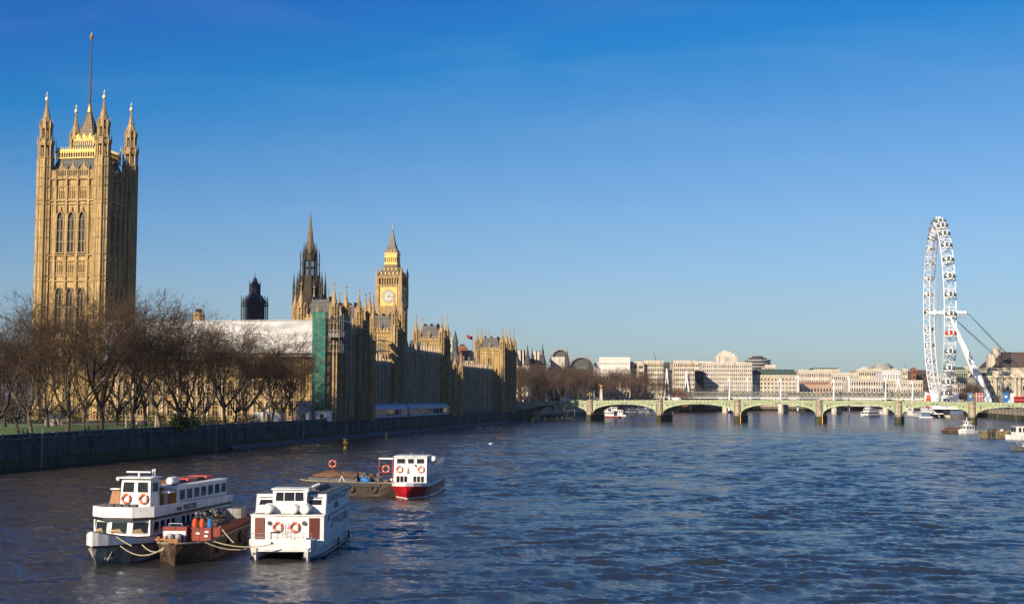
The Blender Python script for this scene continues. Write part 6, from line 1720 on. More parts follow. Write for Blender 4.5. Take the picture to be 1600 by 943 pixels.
    rope(tuple(A1), tuple(B1), .75, 'slack mooring rope from the bow of the left boat to the loaded barge'); rope(tuple(at(222, 850, 106)), tuple(at(264, 850, 105.4)), .55, 'shorter mooring rope between the left boat side and the loaded barge')
    rope(tuple(at(334, 845, 106.4)), tuple(at(424, 849.5, 107.0)), .3, 'upper mooring rope from the loaded barge to the twin-hulled boat'); rope(tuple(at(320, 846, 106)), tuple(at(385, 857, 107.4)), .25, 'lower mooring rope from the loaded barge to the twin-hulled boat')
    rope(tuple(at(344, 822, 110)), tuple(at(365, 847, 107)), .05, 'steep rope on the side of the loaded barge')
    rope(tuple(at(170, 828, 105.5)), tuple(at(206, 852, 105)), .1, 'thin dark line across the bow of the left boat')
barge_load()

# ---- distant craft
def small_craft(label, px_, py, Lh, W, rz, hullm, deck, name='motor_boat', cat='boat'):
    Y = 12.5 * FPX / (py - (619.5 + (px_ - 800) * .00384)); p_ = at(px_, py, Y)
    t = thing(name, label, cat, (p_.x, p_.y, 0), rz); n, w = Lh / 2, W / 2
    st = [(-n, w * .8, w * .7), (-n * .4, w, w * .9), (n * .4, w, w * .8), (n * .8, w * .55, w * .3), (n, w * .06, .02)]
    h = MB(hullm); loft(h, hull_secs(st, lambda y: 1.0 + .5 * max(0, y / n) ** 2, keel=-.3)); fixn(h.build('hull', t))
    for z0, z1, y0, y1, ww in deck:
        c = MB(WHITE, GLASS); c.slab([(-ww, y0, z0), (-ww, y1, z0), (-ww, y1 - .3, z1), (-ww, y0 + .1, z1)], (2 * ww, 0, 0)); c.box(-ww - .1, ww + .1, y0 - .1, y1 + .1, z1, z1 + .1)
        c.use(GLASS); k = y0 + .4
        while k < y1 - 1: c.box(-ww - .02, -ww, k, k + .8, z0 + (z1 - z0) * .4, z1 - .3); c.box(ww, ww + .02, k, k + .8, z0 + (z1 - z0) * .4, z1 - .3); k += 1.3
        c.box(-ww + .2, -.15, y1 - .1, y1 - .06, z0 + (z1 - z0) * .45, z1 - .3); c.box(.15, ww - .2, y1 - .1, y1 - .06, z0 + (z1 - z0) * .45, z1 - .3)
        c.box(-ww + .2, -.15, y0 - .03, y0 - .0, z0 + (z1 - z0) * .45, z1 - .3); c.box(.15, ww - .2, y0 - .03, y0, z0 + (z1 - z0) * .45, z1 - .3)
        fixn(c.build('cabin', t))
    m = MB(WHITE2); zt = max([d[1] for d in deck] + [1.2]); m.tube((0, 0, zt), (0, 0, zt + 1.6), .07, .05, 5); m.tube((-.5, 0, zt + 1), (.5, 0, zt + 1), .05, .05, 4); m.ball(0, 0, zt + .4, .25); m.build('mast', t)
    return t
LG = mat('lighter hull', (.30, .23, .11), .85, (.10, .08, .04), .8, streak=True)
def far_boats():
    b = small_craft('white tug with stepped cabin beside the dark barge near the right end of the bridge', 1511, 676.5, 8.5, 3.2, R(120), WHITE, [(1.0, 2.8, -2.6, 2, 1.2), (2.8, 4.4, -1.6, .9, .95)], 'tug_boat', 'tug')
    bg_ = barge('dark brown laden barge beside the white tug at the right', (162.2, 516, 0), R(96), 11.5, 3.8, 1.1, RUST, coaming=(-4, 3.6, 1.7, RUST))
    l = thing('scrap_load', 'brown load heaped in the dark barge beside the white tug', 'load', (162.2, 516, 1.7), R(96)); c = MB(RUST, TIMBER); r = random.Random(6)
    for i in range(26): c.use(r.choice((RUST, TIMBER, TARP))); c.ball(r.uniform(-1.2, 1.2), r.uniform(-3.6, 3.2), r.uniform(0, .2), r.uniform(.3, .6), r.uniform(.3, .7), r.uniform(.15, .35), 6, 4)
    c.build('load', l)
    barge('yellow brown lighter with black tyre fenders, between the tug and the right edge', (155.2, 452, 0), R(94), 11.8, 4.2, 2.1, LG)
    for i, dx in enumerate((-3.4, -2.4, -1.6)):
        q = thing('lighter_fender', ['leftmost black fender hung on the yellow brown lighter', 'middle black fender hung on the yellow brown lighter', 'rightmost black fender hung on the yellow brown lighter'][i], 'fender', (155.2 + dx, 449.7, .4)); c = MB(BLACK); c.tube((0, 0, 0), (0, -.1, 2.6), .35, .3, 8); c.build('fender', q)
    for i, (dx, m) in enumerate(((0, REDBR), (1.5, WHITE), (2.6, RUST))):
        q = thing('deck_box', ['red brown box on the deck of the yellow brown lighter', 'small white box on the deck of the yellow brown lighter', 'rusty box on the deck of the yellow brown lighter'][i], 'box', (155.2 + dx, 452, 2.1)); c = MB(m); c.cbox(0, 0, 0, .8, .8, .6); c.cbox(0, 0, .6, .9, .9, .06); c.build('box', q)
    small_craft('white cabin boat at the right edge behind the yellow brown lighter', 1603, 685.5, 13, 4.0, R(95), WHITE, [(1.1, 3.9, -6, 4, 1.7)], 'cabin_boat')
    small_craft('dark boat cut by the right edge of the photo on open water', 1606, 703.5, 9, 2.6, R(100), DGREY, [(1.0, 1.8, -2, 1, .8)], 'work_boat')
    small_craft('large white river boat with funnels seen through the fifth arch of the bridge', 1358, 650.5, 24, 6.5, R(140), WHITE, [(1.2, 3.4, -10, 7, 2.7), (3.4, 5.4, -7, 4, 2.2), (5.4, 7.2, -2, 3, 1.6)], 'river_boat')
    small_craft('white river boat moored behind the big white one under the fifth arch', 1384, 646.5, 22, 5.5, R(100), WHITE, [(1.2, 3.6, -9, 7, 2.4), (3.6, 5.6, -8, 3, 2.0)], 'river_boat')
    small_craft('red and white river boat moored just right of the first bridge pier', 941, 652, 24, 5.5, R(60), mat('dull red boat paint', (.22, .04, .04), .6), [(1.2, 3.8, -9, 7, 2.4), (3.8, 5.4, -5, 4, 2.0)], 'river_boat')
    small_craft('white river boat behind the red one, right of the first pier', 956, 649.5, 20, 5, R(70), WHITE, [(1.2, 4.0, -8, 6, 2.2), (4, 6, -4, 3, 1.8)], 'river_boat')
    small_craft('white river boat seen through the second arch, nearest its left end', 989, 646.5, 18, 5, R(110), WHITE, [(1.2, 4.0, -7, 5, 2.2)], 'river_boat')
    small_craft('white river boat seen through the second arch beside the pier', 1012, 646, 18, 5, R(85), WHITE, [(1.2, 4.2, -7, 5, 2.2), (4.2, 6, -4, 2, 1.8)], 'river_boat')
    small_craft('dark launch moored in the shade under the first arch', 868, 648, 18, 4.5, R(100), DGREY, [(1.2, 3.6, -7, 5, 1.9)], 'launch')
    small_craft('white topped launch in the shade at the left end of the first arch', 852, 644, 16, 4.5, R(95), DGREY, [(1.2, 4.4, -6, 4, 1.9)], 'launch')
    small_craft('pale boat seen through the third arch close to its left pier', 1052, 641, 16, 6, R(95), WHITE, [(1.0, 6.0, -7, 6, 2.6)], 'houseboat')
    p_ = at(895, 640, 850); t = thing('floating_pier', 'dark floating pier with pale roof seen through the first arch', 'pier', (p_.x, p_.y, 0), -TH)
    c = MB(DGREY, PORT3); c.box(-3, 4, -30, 40, 0, 1.0); c.use(PORT3); c.box(-3, 4, -20, 36, 4.6, 4.9)
    for y in range(-20, 37, 8): c.box(-2.8, -2.5, y, y + .3, 1, 4.6); c.box(3.5, 3.8, y, y + .3, 1, 4.6)
    fixn(c.build('pontoon', t))
far_boats()

# ---- buoys, posts, gulls
def water_pt(px_, py): Y = 12.5 * FPX / (py - (619.5 + (px_ - 800) * .00384)); return at(px_, py, Y)
def buoys():
    q = water_pt(539.5, 700); t = thing('marker_buoy', 'yellow marker buoy with cross topmark on the dark water left of the boats', 'buoy', (q.x, q.y, 0))
    c = MB(YELLOW); c.prism(0, 0, -.2, .6, .55, .4, 10); c.tube((0, 0, .5), (0, 0, 1.5), .16, .13, 8); c.build('float', t); c = MB(YELLOW)
    for s_ in (-1, 1): c.slab([(-.55 * s_ - .12, -.06, 1.25), (-.55 * s_ + .12, -.06, 1.25), (.55 * s_ + .12, -.06, 2.25), (.55 * s_ - .12, -.06, 2.25)], (0, .12, 0)); c.slab([(-.06, -.55 * s_ - .12, 1.25), (-.06, -.55 * s_ + .12, 1.25), (-.06, .55 * s_ + .12, 2.25), (-.06, .55 * s_ - .12, 2.25)], (.12, 0, 0))
    c.prism(0, 0, 2.1, 2.5, .16, .05, 6); fixn(c.build('topmark', t))
    for i, (px_, py, s, txt) in enumerate(((604, 686, 1.0, 'dull yellow post on the water below the palace, nearest of three'), (656.5, 677, .9, 'dull post on the water below the palace, middle one of three'), (690.5, 671.5, .9, 'dull post on the water below the palace, farthest of three'))):
        q = water_pt(px_, py); t = thing('mooring_post', txt, 'post', (q.x, q.y, 0)); c = MB(LG); c.tube((0, 0, -.5), (0, 0, 1.7 * s), .28, .22, 8); c.prism(0, 0, 1.7 * s, 1.95 * s, .34, .2, 8); c.build('post', t)
    for i, (px_, py) in enumerate(((832, 660), (851.5, 658.5), (870.5, 657), (881.5, 655))):
        q = water_pt(px_, py); t = thing('river_buoy', 'yellow river buoy before the first bridge arch, ' + ['leftmost of four', 'second from left', 'third from left', 'rightmost of four'][i], 'buoy', (q.x, q.y, 0)); c = MB(YELLOW, DGREY); c.prism(0, 0, .1, 1.8, .75, .6, 10); c.use(WHITE); c.prism(0, 0, 1.8, 2.2, .5, .2, 8); c.use(DGREY); c.prism(0, 0, -.2, .15, .9, .9, 10); c.build('float', t)
    for i, (px_, py) in enumerate(((1157, 660), (1285, 661.5))):
        q = at(px_, py, PIERS[2 + i][1] - 4.5); t = thing('marker_post', 'tall yellow post standing against the ' + ['third', 'fourth'][i] + ' pier of the green bridge', 'post', (q.x, q.y, 0)); c = MB(YELLOW); c.tube((0, 0, -.5), (0, 0, 4.9), .24, .2, 8); c.prism(0, 0, 4.9, 5.2, .3, .1, 8); c.build('post', t)
    r = random.Random(8); first = None; lb = 'white bird shape in the cluster of specks below the right end of the palace'
    for i in range(16):  # cluster of white specks drawn as small floating bird shapes
        q = water_pt(764 + r.uniform(-22, 20), 668.5 + r.uniform(-.8, .8))
        if first is None:
            first = thing('gull', lb, 'gull', (q.x, q.y, 0), r.uniform(0, 6), 'white bird shapes on the river'); c = MB(WHITE2, ORANGE, BLACK)
            vs0 = [( -.45, .0, .12, .02), (-.3, 0, .12, .1), (0, 0, .12, .17), (.25, 0, .13, .14), (.33, 0, .25, .08), (.36, 0, .36, .075), (.44, 0, .37, .06), (.56, 0, .35, .01)]
            secs = [[(x, rr_ * math.cos(k * math.pi / 4), z + rr_ * math.sin(k * math.pi / 4)) for k in range(9)] for x, y, z, rr_ in vs0]; loft(c, secs); c.build('body', first, True)
        else: dup(first, (q.x, q.y, 0), r.uniform(0, 6))
    q = at(766.5, 694, 300); t = thing('gull', 'white gull flying low over the water beyond the red hulled boat', 'gull', tuple(q), .3); c = MB(WHITE2); secs = [[(x, rr_ * math.cos(k * math.pi / 4), z + rr_ * math.sin(k * math.pi / 4)) for k in range(9)] for x, y, z, rr_ in vs0]; loft(c, secs)
    for s_ in (-1, 1): c.slab([(.2, 0, .15), (-.15, 0, .15), (-.2, s_ * .55, .32), (-.05, s_ * 1.1, .2), (.18, s_ * .5, .34)], (0, 0, .03))
    fixn(c.build('body', t))
    q = water_pt(496, 696); t = thing('gull', 'white gull floating alone left of the yellow marker buoy', 'gull', (q.x, q.y, 0), 1.0); c = MB(WHITE2); loft(c, secs); c.build('body', t, True)
buoys()

# ------------------------------------------------------------------ bare trees
class TreeArr:
    def __init__(s): s.v = []; s.f = []
    def seg(s, p, q, r0, r1, n):
        d = (q - p)
        if d.length < 1e-5: return
        d.normalize(); a = Vector((0, 0, 1)) if abs(d.z) < .9 else Vector((1, 0, 0)); u = d.cross(a).normalized(); w = d.cross(u); o = len(s.v)
        for c, r in ((p, r0), (q, r1)):
            for i in range(n):
                t = 6.28318 * i / n; s.v.append(c + u * (r * math.cos(t)) + w * (r * math.sin(t)))
        for i in range(n): s.f.append((o + i, o + n + i, o + n + (i + 1) % n, o + (i + 1) % n))
    def build(s, name, m, parent, smooth=True):
        me = bpy.data.meshes.new(name); me.from_pydata([tuple(v) for v in s.v], [], s.f); me.materials.append(m)
        me.polygons.foreach_set('use_smooth', [smooth] * len(me.polygons)); o = bpy.data.objects.new(name, me); COL.objects.link(o); o.parent = parent; return o
def make_tree(seed, H=23.0, spread=1.0, trunk_h=5.0, twigs=1.0, bark=BARK, lean=0.0, name='bare_tree', tmin=.023):
    r = random.Random(seed); T = TreeArr(); C = TreeArr()
    root = thing(name, 'bare tree', 'tree')
    def grow(p, d, L, rad, lvl):
        steps = 5 if lvl < 2 else (4 if lvl < 4 else 2)
        arr = T if lvl <= 1 else C; n = 10 if lvl == 0 else (7 if lvl == 1 else (5 if lvl < 4 else 3))
        kids = []; q = p.copy(); rr = rad
        for i in range(steps):
            wob = Vector((r.gauss(0, 1), r.gauss(0, 1), r.gauss(0, .6))) * (.05 if lvl == 0 else .15 + .02 * lvl)
            up = .02 if lvl == 0 else (.085 if lvl < 3 else .02)
            d = (d + wob + Vector((0, 0, up))).normalized()
            q2 = q + d * (L / steps); r2 = rad * (1 - (.28 if lvl == 0 else .5) * (i + 1) / steps)
            arr.seg(q, q2, rr, r2, n); q = q2; rr = r2
            if lvl > 0 and i >= 0: kids.append((q.copy(), d.copy(), rr, i))
        if lvl == 0:
            k = r.choice((4, 5, 5)); a0 = r.uniform(0, 6.28)
            for i in range(k):
                a = a0 + 6.283 * i / k + r.uniform(-.3, .3); tl = r.uniform(.55, 1.35) * spread
                nd = (Vector((math.cos(a) * tl, math.sin(a) * tl, 1))).normalized(); grow(q - d * r.uniform(0, .9), nd, H * r.uniform(.40, .52), rad * r.uniform(.5, .68), 1)
            grow(q, (d + Vector((r.gauss(0, .1), r.gauss(0, .1), 0))).normalized(), H * .34, rad * .6, 1)
            for i in range(2):
                a = r.uniform(0, 6.28); grow(p + Vector((0, 0, trunk_h * r.uniform(.72, .95))), Vector((math.cos(a), math.sin(a), .35)).normalized(), H * .22, rad * .22, 2)
            return
        if lvl >= 6: return
        mx = {1: 3, 2: 3, 3: 3, 4: 2, 5: 2}[lvl]
        for (kp, kd, kr, i) in kids:
            last = i == steps - 1
            cnt = ((3 if lvl < 4 else 2) if last else (2 if lvl == 3 else 1)) if lvl < 5 else 2
            if lvl >= 4 and not last and r.random() > .6 * twigs: continue
            if lvl in (1, 2) and i < 2: continue
            if lvl == 3 and i < 1: continue
            if lvl >= 3 and kp.z < H * .4 and r.random() < .25: continue
            for _ in range(cnt):
                ax = Vector((r.gauss(0, 1), r.gauss(0, 1), r.gauss(0, 1))); side = kd.cross(ax)
                if side.length < .05: continue
                side.normalize(); ang = r.uniform(.35, .85) if not last else r.uniform(.2, .6)
                nd = (kd * math.cos(ang) + side * math.sin(ang))
                if lvl >= 3: nd.z -= r.uniform(-.12, .22)
                grow(kp, nd.normalized(), L * r.uniform(.5, .72) * (1.0 if last else .9), max(kr * r.uniform(.55, .78), tmin), lvl + 1)
    grow(Vector((0, 0, -.3)), Vector((lean, 0, 1)).normalized(), trunk_h, H * .021, 0)
    top_z = max(v.z for v in C.v); root['h'] = top_z
    T.seg(Vector((0, 0, -.4)), Vector((0, 0, .8)), H * .031, H * .021, 10)
    T.build('trunk', bark, root); C.build('crown', TWIG, root)
    return root
TREES = [make_tree(11, 23, 1.0, 5.0, bark=BARK), make_tree(24, 22, .95, 5.6, bark=BARK2), make_tree(38, 24, 1.15, 4.6, bark=BARK), make_tree(43, 21, 1.0, 4.4, bark=BARK2), make_tree(61, 20, 1.2, 3.8, bark=BARK)]
TH_ = [t['h'] for t in TREES]
for t in TREES: del t['h']
print('tree faces', [sum(len(c.data.polygons) for c in t.children) for t in TREES], TH_)
USED = set()
def plant(k, loc, rz, sc, label, group):
    sc = sc * 25.2 / TH_[k]
    if k in USED: t = dup(TREES[k], loc, rz, label, (sc, sc, sc))
    else: t = TREES[k]; t.location = loc; t.rotation_euler = (0, 0, rz); t.scale = (sc, sc, sc); t['label'] = label; USED.add(k)
    t['group'] = group; return t
def park():
    front = [(-10, 2, .80, 'bare plane tree cut by the left edge of the photo'), (50, 1, .84, 'bare plane tree with a pale flaking trunk, leftmost by the river wall'), (105, 3, .98, 'bare plane tree with thick pale trunk before the left half of the tall tower'),
             (159, 0, 1.02, 'bare plane tree in front of the right edge of the great tower'), (208, 2, .98, 'bare dark trunked tree just right of the great tower'), (249, 1, 1.0, 'bare tree before the left part of the white roof'),
             (284, 4, 1.0, 'bare spreading tree above the dark bush by the river wall'), (318, 3, .9, 'bare tree between the dark bush and the big forked tree'), (352, 0, .98, 'bare forked tree below the dark stepped tower'),
             (385, 2, .98, 'bare tree just right of the forked one, dense crown over the white roof'), (413, 3, 1.0, 'bare tree with dense crown reaching over the white roof'), (441, 4, .98, 'bare tree left of the grey site cabin'), (458, 0, .72, 'smaller bare tree beside the grey site cabin, rightmost of the park')]
    r = random.Random(12)
    for i, (px_, k, s, lab) in enumerate(front):
        kx = at(px_, 650, 100).x / 100; Y = 120.0 / (.1763 - kx) ; Y = (36 + 88.15 + 3.2) / (.1763 - kx)
        plant(k, (kx * Y, Y, GZ), r.uniform(0, 6.28), s * (1.15 if px_ < 300 else 1.04) * r.uniform(.96, 1.03), lab, 'bare trees along the garden river wall')
    back = [(-30, 300, 3, .85), (8, 330, 0, .88), (28, 285, 4, .8), (75, 330, 2, .88), (130, 345, 1, .92), (182, 350, 4, 1.1), (228, 360, 0, 1.0), (300, 372, 2, .9), (368, 380, 4, .92), (425, 388, 1, .85),
            (18, 380, 2, .85), (-5, 260, 0, .74)]
    names = ['at the left edge', 'left of the great tower', 'in front of the great tower', 'below the white roof']
    for i, (px_, Y, k, s) in enumerate(back):
        q = at(px_, 650, Y); zone = 0 if px_ < 20 else 1 if px_ < 60 else 2 if px_ < 200 else 3
        plant(k, (q.x, Y, GZ), r.uniform(0, 6.28), s, 'bare tree deeper in the garden, ' + names[zone], 'bare trees deeper in the garden')
    # young trees and bushes
    def bush(px_, Y, w, h, m, lab, dens=900):
        q = at(px_, 650, Y); t = thing('shrub', lab, 'shrub', (q.x, Y, GZ)); rr_ = random.Random(int(px_)); c = MB(m)
        blobs = [(rr_.uniform(-.5, .5) * w, rr_.uniform(-.4, .4) * w, rr_.uniform(.25, .8) * h, rr_.uniform(.2, .36) * w) for _ in range(12)]
        for i in range(dens):
            bx, by, bz, br = rr_.choice(blobs); d = Vector((rr_.gauss(0, 1), rr_.gauss(0, 1), rr_.gauss(0, 1))).normalized(); p_ = Vector((bx, by, bz)) + d * br * rr_.uniform(.6, 1.05)
            if p_.z < .05: continue
            a = Vector((rr_.gauss(0, 1), rr_.gauss(0, 1), rr_.gauss(0, 1))).normalized() * .2; b = d.cross(a).normalized() * .16 if d.cross(a).length > .01 else Vector((.1, 0, 0))
            c.add([tuple(p_ - a), tuple(p_ + b), tuple(p_ + a), tuple(p_ - b)], [(0, 1, 2, 3)])
        c.build('foliage', t); s_ = MB(BARK)
        for bx, by, bz, br in blobs[:6]: s_.tube((bx * .2, by * .2, -.1), (bx, by, bz), .07, .03, 5)
        s_.build('stem', t)
    bush(291, 300, 5.0, 3.6, LEAF, 'dark evergreen bush behind the river wall near the middle of the park', 1500); bush(280, 304, 3.5, 2.6, LEAF, 'smaller evergreen bush left of the dark one behind the river wall', 900)
    bush(312, 330, 6, 2.4, LEAF, 'low green hedge bush right of the dark evergreen one'); bush(338, 345, 6, 2.2, mat('brown winter leaves', (.12, .085, .03), .9), 'low brown bush below the forked tree')
    bush(250, 340, 6, 3.2, mat('brown winter leaves', (0, 0, 0)), 'brown bush at the far side of the lawn below the white roof'); bush(25, 372, 9, 4, mat('dark laurel', (.02, .025, .012), .9), 'dark laurel clump at the far left side of the lawn', 1600)
    bush(75, 375, 9, 4.4, mat('dark laurel', (0, 0, 0)), 'dark laurel clump behind the stone hut', 1600); bush(110, 378, 9, 4.2, mat('dark laurel', (0, 0, 0)), 'dark laurel clump right of the stone hut', 1600); bush(175, 384, 10, 4.2, mat('dark laurel', (0, 0, 0)), 'dark laurel clump below the right side of the great tower', 1600)
    bush(385, 392, 6, 2.2, LEAF, 'low green bush before the white site cabin')
    q = at(87, 655, 345); t = thing('stone_hut', 'small stone hut with arches on the far side of the lawn', 'hut', (q.x, 345, GZ)); t.scale = (.8, .8, .72); c = MB(mat('grey weathered hut stone', (.30, .26, .21), .9, (.2, .17, .14), .8), BLACK, SLATE); c.box(-3.4, 3.4, 0, 3.2, 0, 2.5); c.use(SLATE); c.sq(0, 1.6, 2.5, 4.0, 7.3, 2.0, 3.8, .6); c.use(BLACK)
    for x in (-2.2, 0, 2.2): c.slab([(x + u, -.03, z) for u, z in arch_pts(1.0, 2.0)], (0, .02, 0))
    fixn(c.build('walls', t))
    for i, (px_, txt) in enumerate(((27, 'pale post in the shade at the far left of the lawn'), (197, 'slim pale post on the lawn between two dark trunks'), (243, 'slim pale post on the lawn right of the walkers'))):
        q = at(px_, 655, 330); t = thing('bollard', txt, 'post', (q.x, 330, GZ)); c = MB(PORT); c.tube((0, 0, 0), (0, 0, 2.4), .16, .12, 8); c.prism(0, 0, 2.4, 2.7, .22, .08, 8); c.build('post', t)
    # far embankment row beyond the palace
    r = random.Random(31); i = 0; FARC = {}
    line = [(808, 778), (815, 800), (822, 820), (830, 845), (838, 870), (846, 830), (856, 900), (864, 860), (872, 930), (882, 900), (892, 960), (900, 930), (912, 985), (922, 960), (934, 1010), (946, 985), (958, 1035), (970, 1015), (984, 1060), (998, 1050), (1012, 1085), (1026, 1110), (1050, 1130), (1064, 1150), (1090, 1175), (1112, 1180), (1130, 1190)]
    for j, (px_, Y) in enumerate(line):
        q = at(px_, 620, Y); s = 1.2 * r.uniform(.9, 1.06) if px_ < 1030 else .66
        tt = plant(r.choice((0, 1, 2, 3, 4)), (q.x, Y, GZ), r.uniform(0, 6.28), s, 'bare brown tree in the long row behind the left half of the green bridge' if px_ < 1030 else 'bare low tree on the far bank behind the white masts', 'bare trees on the far embankment' if px_ < 1030 else 'low bare trees behind the masts')
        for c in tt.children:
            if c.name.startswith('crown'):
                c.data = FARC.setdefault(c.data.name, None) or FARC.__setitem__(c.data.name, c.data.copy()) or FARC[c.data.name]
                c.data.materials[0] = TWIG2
    for px_, Y, s, lab in ((1348, 1300, .8, 'bare tree in front of the pale terrace behind the bridge, right part'), (1362, 1310, .72, 'bare tree right beside the other one before the pale terrace'), (1506, 880, .72, 'bare reddish tree left of the slanting wheel leg'), (1520, 890, .78, 'bare reddish tree behind the slanting wheel leg'), (1532, 900, .66, 'bare reddish tree right below the slanting wheel leg')):
        q = at(px_, 620, Y); plant(r.choice((0, 2, 3)), (q.x, Y, GZ), r.uniform(0, 6), s, lab, 'bare trees by the far bank')
park()

# ------------------------------------------------------------------ city beyond
WP = {}
def block(label, px0, px1, pyt, Y, m, floors=6, cols=10, depth=30, roof=None, rh=0, winm=None, skew=0.0, wfrac=.5, hfrac=.5, name='office_building', base=GZ, parapet=True):
    """city block: walls, cornice, a window for every bay, roof"""
    a, b = at(px0, 615, Y), at(px1, 615, Y); zt = at((px0 + px1) / 2, pyt, Y).z - base
    W = b.x - a.x; c = ((a.x + b.x) / 2); rz = R(skew)
    t = thing(name, label, 'building', (c, Y, base), rz)
    zw = zt - rh; w = MB(m); w.box(-W / 2, W / 2, 0, depth, 0, zw)
    fh = (zw - 1.2) / floors; cw = W / cols
    w.box(-W / 2 - .5, W / 2 + .5, -.5, depth + .5, zw - .7, zw)
    if parapet: w.box(-W / 2 - .2, W / 2 + .2, -.15, .3, zw, zw + .9)
    w.box(-W / 2 - .2, W / 2 + .2, -.25, 0, fh * 1.0, fh * 1.0 + .3)
    for i in range(cols + 1):
        if i % 2 == 0 or cols < 8: w.box(-W / 2 + cw * i - .25, -W / 2 + cw * i + .25, -.22, 0, 0, zw - .7)
    fixn(w.build('wall', t))
    key = (round(cw * wfrac, 2), round(fh * hfrac, 2))
    g_ = MB(winm or GLASS); g_.box(-key[0] / 2, key[0] / 2, -.06, 0, 0, key[1]); wo = g_.build('window', t); n = 0; rest = None
    for j in range(floors - 1, -1, -1):
        for i in range(cols):
            x = -W / 2 + cw * (i + .5); z = fh * j + fh * .28
            if n == 0: wo.location = (x, 0, z)
            elif n < 100: copy_part(wo, t, (x, 0, z))
            else:
                rest = rest or MB(winm or GLASS); rest.box(x - key[0] / 2, x + key[0] / 2, -.06, 0, z, z + key[1])
            n += 1
    if rest: rest.build('window', t)['kind'] = 'stuff'
    if roof:
        r = MB(roof)
        if rh: r.sq(0, depth / 2, zw + .01, zt, W - .6, W - 2 * rh * .7, depth - .6, depth - 2 * rh * .7)
        fixn(r.build('roof', t))
    return t, W, zw, zt
def city():
    # turreted chateau style block and station arches at the left
    def chateau(label, px0, px1, pyt, Y, dx=0, tur=((0.0, 0), (1.0, 0))):
        t, W, zw, zt = block(label, px0, px1, pyt, Y, PORT, 6, 5, 26, DROOF, 11, name='mansion_block')
        for f, sp in tur:
            x = -W / 2 + W * f; b = MB(PORT); b.prism(x, -.5, 0, zw + 1, 2.6, 2.6, 8); o = fixn(b.build('turret', t)); b = MB(DROOF); b.prism(x, -.5, zw + 1, zw + 3.5, 2.8, 2.3, 8); b.prism(x, -.5, zw + 3.5, zw + 6.5 + sp, 2.3, .8, 8); b.prism(x, -.5, zw + 6.5 + sp, zw + 8 + sp, .9, .9, 6); b.prism(x, -.5, zw + 8 + sp, zw + 13 + sp, .6, .05, 6); fixn(b.build('spire', o))
        for f in (.28, .5, .72): c = MB(PORT); c.box(-W / 2 + W * f - 1.5, -W / 2 + W * f + 1.5, -.3, 5, zw, zt - .5); fixn(c.build('chimney', t))
    chateau('stone mansion block with dark pointed roof right behind the palace corner', 806, 828, 546, 900, tur=((.05, 0), (.82, 2)))
    chateau('stone mansion block with two dark spires, second from the palace corner', 829, 853, 547, 930, tur=((.1, 0), (.78, 3)))
    chateau('stone mansion block with dark roof in front of the station arches', 855, 888, 556, 960, tur=((.2, -3), (.95, 3)))
    def arch_roof(label, px0, px1, pyt, pyb, Y):
        a, b = at(px0, 600, Y), at(px1, 600, Y); zt = at((px0 + px1) / 2, pyt, Y).z; zb = at(px0, pyb, Y).z; W = b.x - a.x
        t = thing('station_building', label, 'building', ((a.x + b.x) / 2, Y, GZ)); n = 24; r_ = W / 2; h = zt - zb; z0 = zb - GZ
        c = MB(PORT3); out = [(-r_ * math.cos(math.pi * i / n), z0 + h * math.sin(math.pi * i / n) ** .9) for i in range(n + 1)]; inn = [(x * .91, z0 + (z - z0) * .9) for x, z in out]
        for i in range(n): c.slab([(out[i][0], -1, out[i][1]), (out[i + 1][0], -1, out[i + 1][1]), (inn[i + 1][0], -1, inn[i + 1][1]), (inn[i][0], -1, inn[i][1])], (0, 4, 0))
        for s_ in (-1, 1): c.box(*sorted((s_ * r_, s_ * r_ * .91)), -1, 3, 0, z0)
        fixn(c.build('arch', t)); c = MB(mat('dark station glazing', (.045, .055, .055), .3)); c.slab([(x, 1, z) for x, z in inn] + [(r_ * .91, 1, 4), (-r_ * .91, 1, 4)], (0, .3, 0))
        fixn(c.build('glazing', t)); c = MB(PORT3)
        for k in range(5):
            zz = z0 + h * (.62 - .2 * k)
            for s_ in (-1, 1): c.tube((0, .8, zz), (s_ * r_ * .55, .8, zz + r_ * .5), .22, .22, 4)
        c.box(-r_ * .3, r_ * .3, .5, .9, z0 + 1, z0 + 2); fixn(c.build('glazing_bars', t)); c = MB(DROOF); c.slab([(x * .99, 3, z * .99) for x, z in out], (0, 60, 0)); fixn(c.build('roof', t))
    arch_roof('large white arched station front with dark glass behind the bare trees', 888.5, 929, 556.5, 577, 1060)
    arch_roof('second white station arch, partly hidden behind the mansion roofs', 861, 890, 545, 562, 1120)
    block('grey stone block between the palace corner and the mansions, low', 797, 812, 556, 1010, PORT, 5, 3, name='office_building')
    block('dark roofed building just left of the white flat block', 925, 937, 566, 1150, PORT3, 5, 3, 20, DROOF, 5)
    block('broad white flat roofed office block right of the station arch', 937, 984, 559.5, 1180, mat('pale cladding', (.72, .68, .62), .8, (.64, .6, .54), .1), 7, 12, 35, winm=mat('pale blind glass', (.45, .42, .38), .5), wfrac=.7, hfrac=.3)
    block('lower pale terrace in front of the white flat block', 935, 985, 582, 1150, PORT, 4, 9, 20)
    block('cream office with dark balcony bands, left of the tall twin cream blocks', 979, 1006, 566, 1190, PORT2, 7, 3, 25, winm=mat('brown shaded glass', (.08, .05, .03), .5), wfrac=.72, hfrac=.42)
    block('tall cream office block with rows of small dark windows, left of the tallest mast', 1006, 1036.5, 564.5, 1195, PORT2, 9, 11, 30)
    block('recessed dark glass wing between the two cream blocks', 1036, 1054, 567, 1240, mat('dark curtain wall', (.10, .10, .12), .4), 9, 5, 20)
    block('tall cream office block, twin of the one to its left, right of the tallest mast', 1053, 1085.5, 564.5, 1195, PORT2, 9, 11, 30)
    block('broad pale stone block set back behind the dark cubic building', 1084, 1124, 565.5, 1260, PORT, 9, 14, 30)
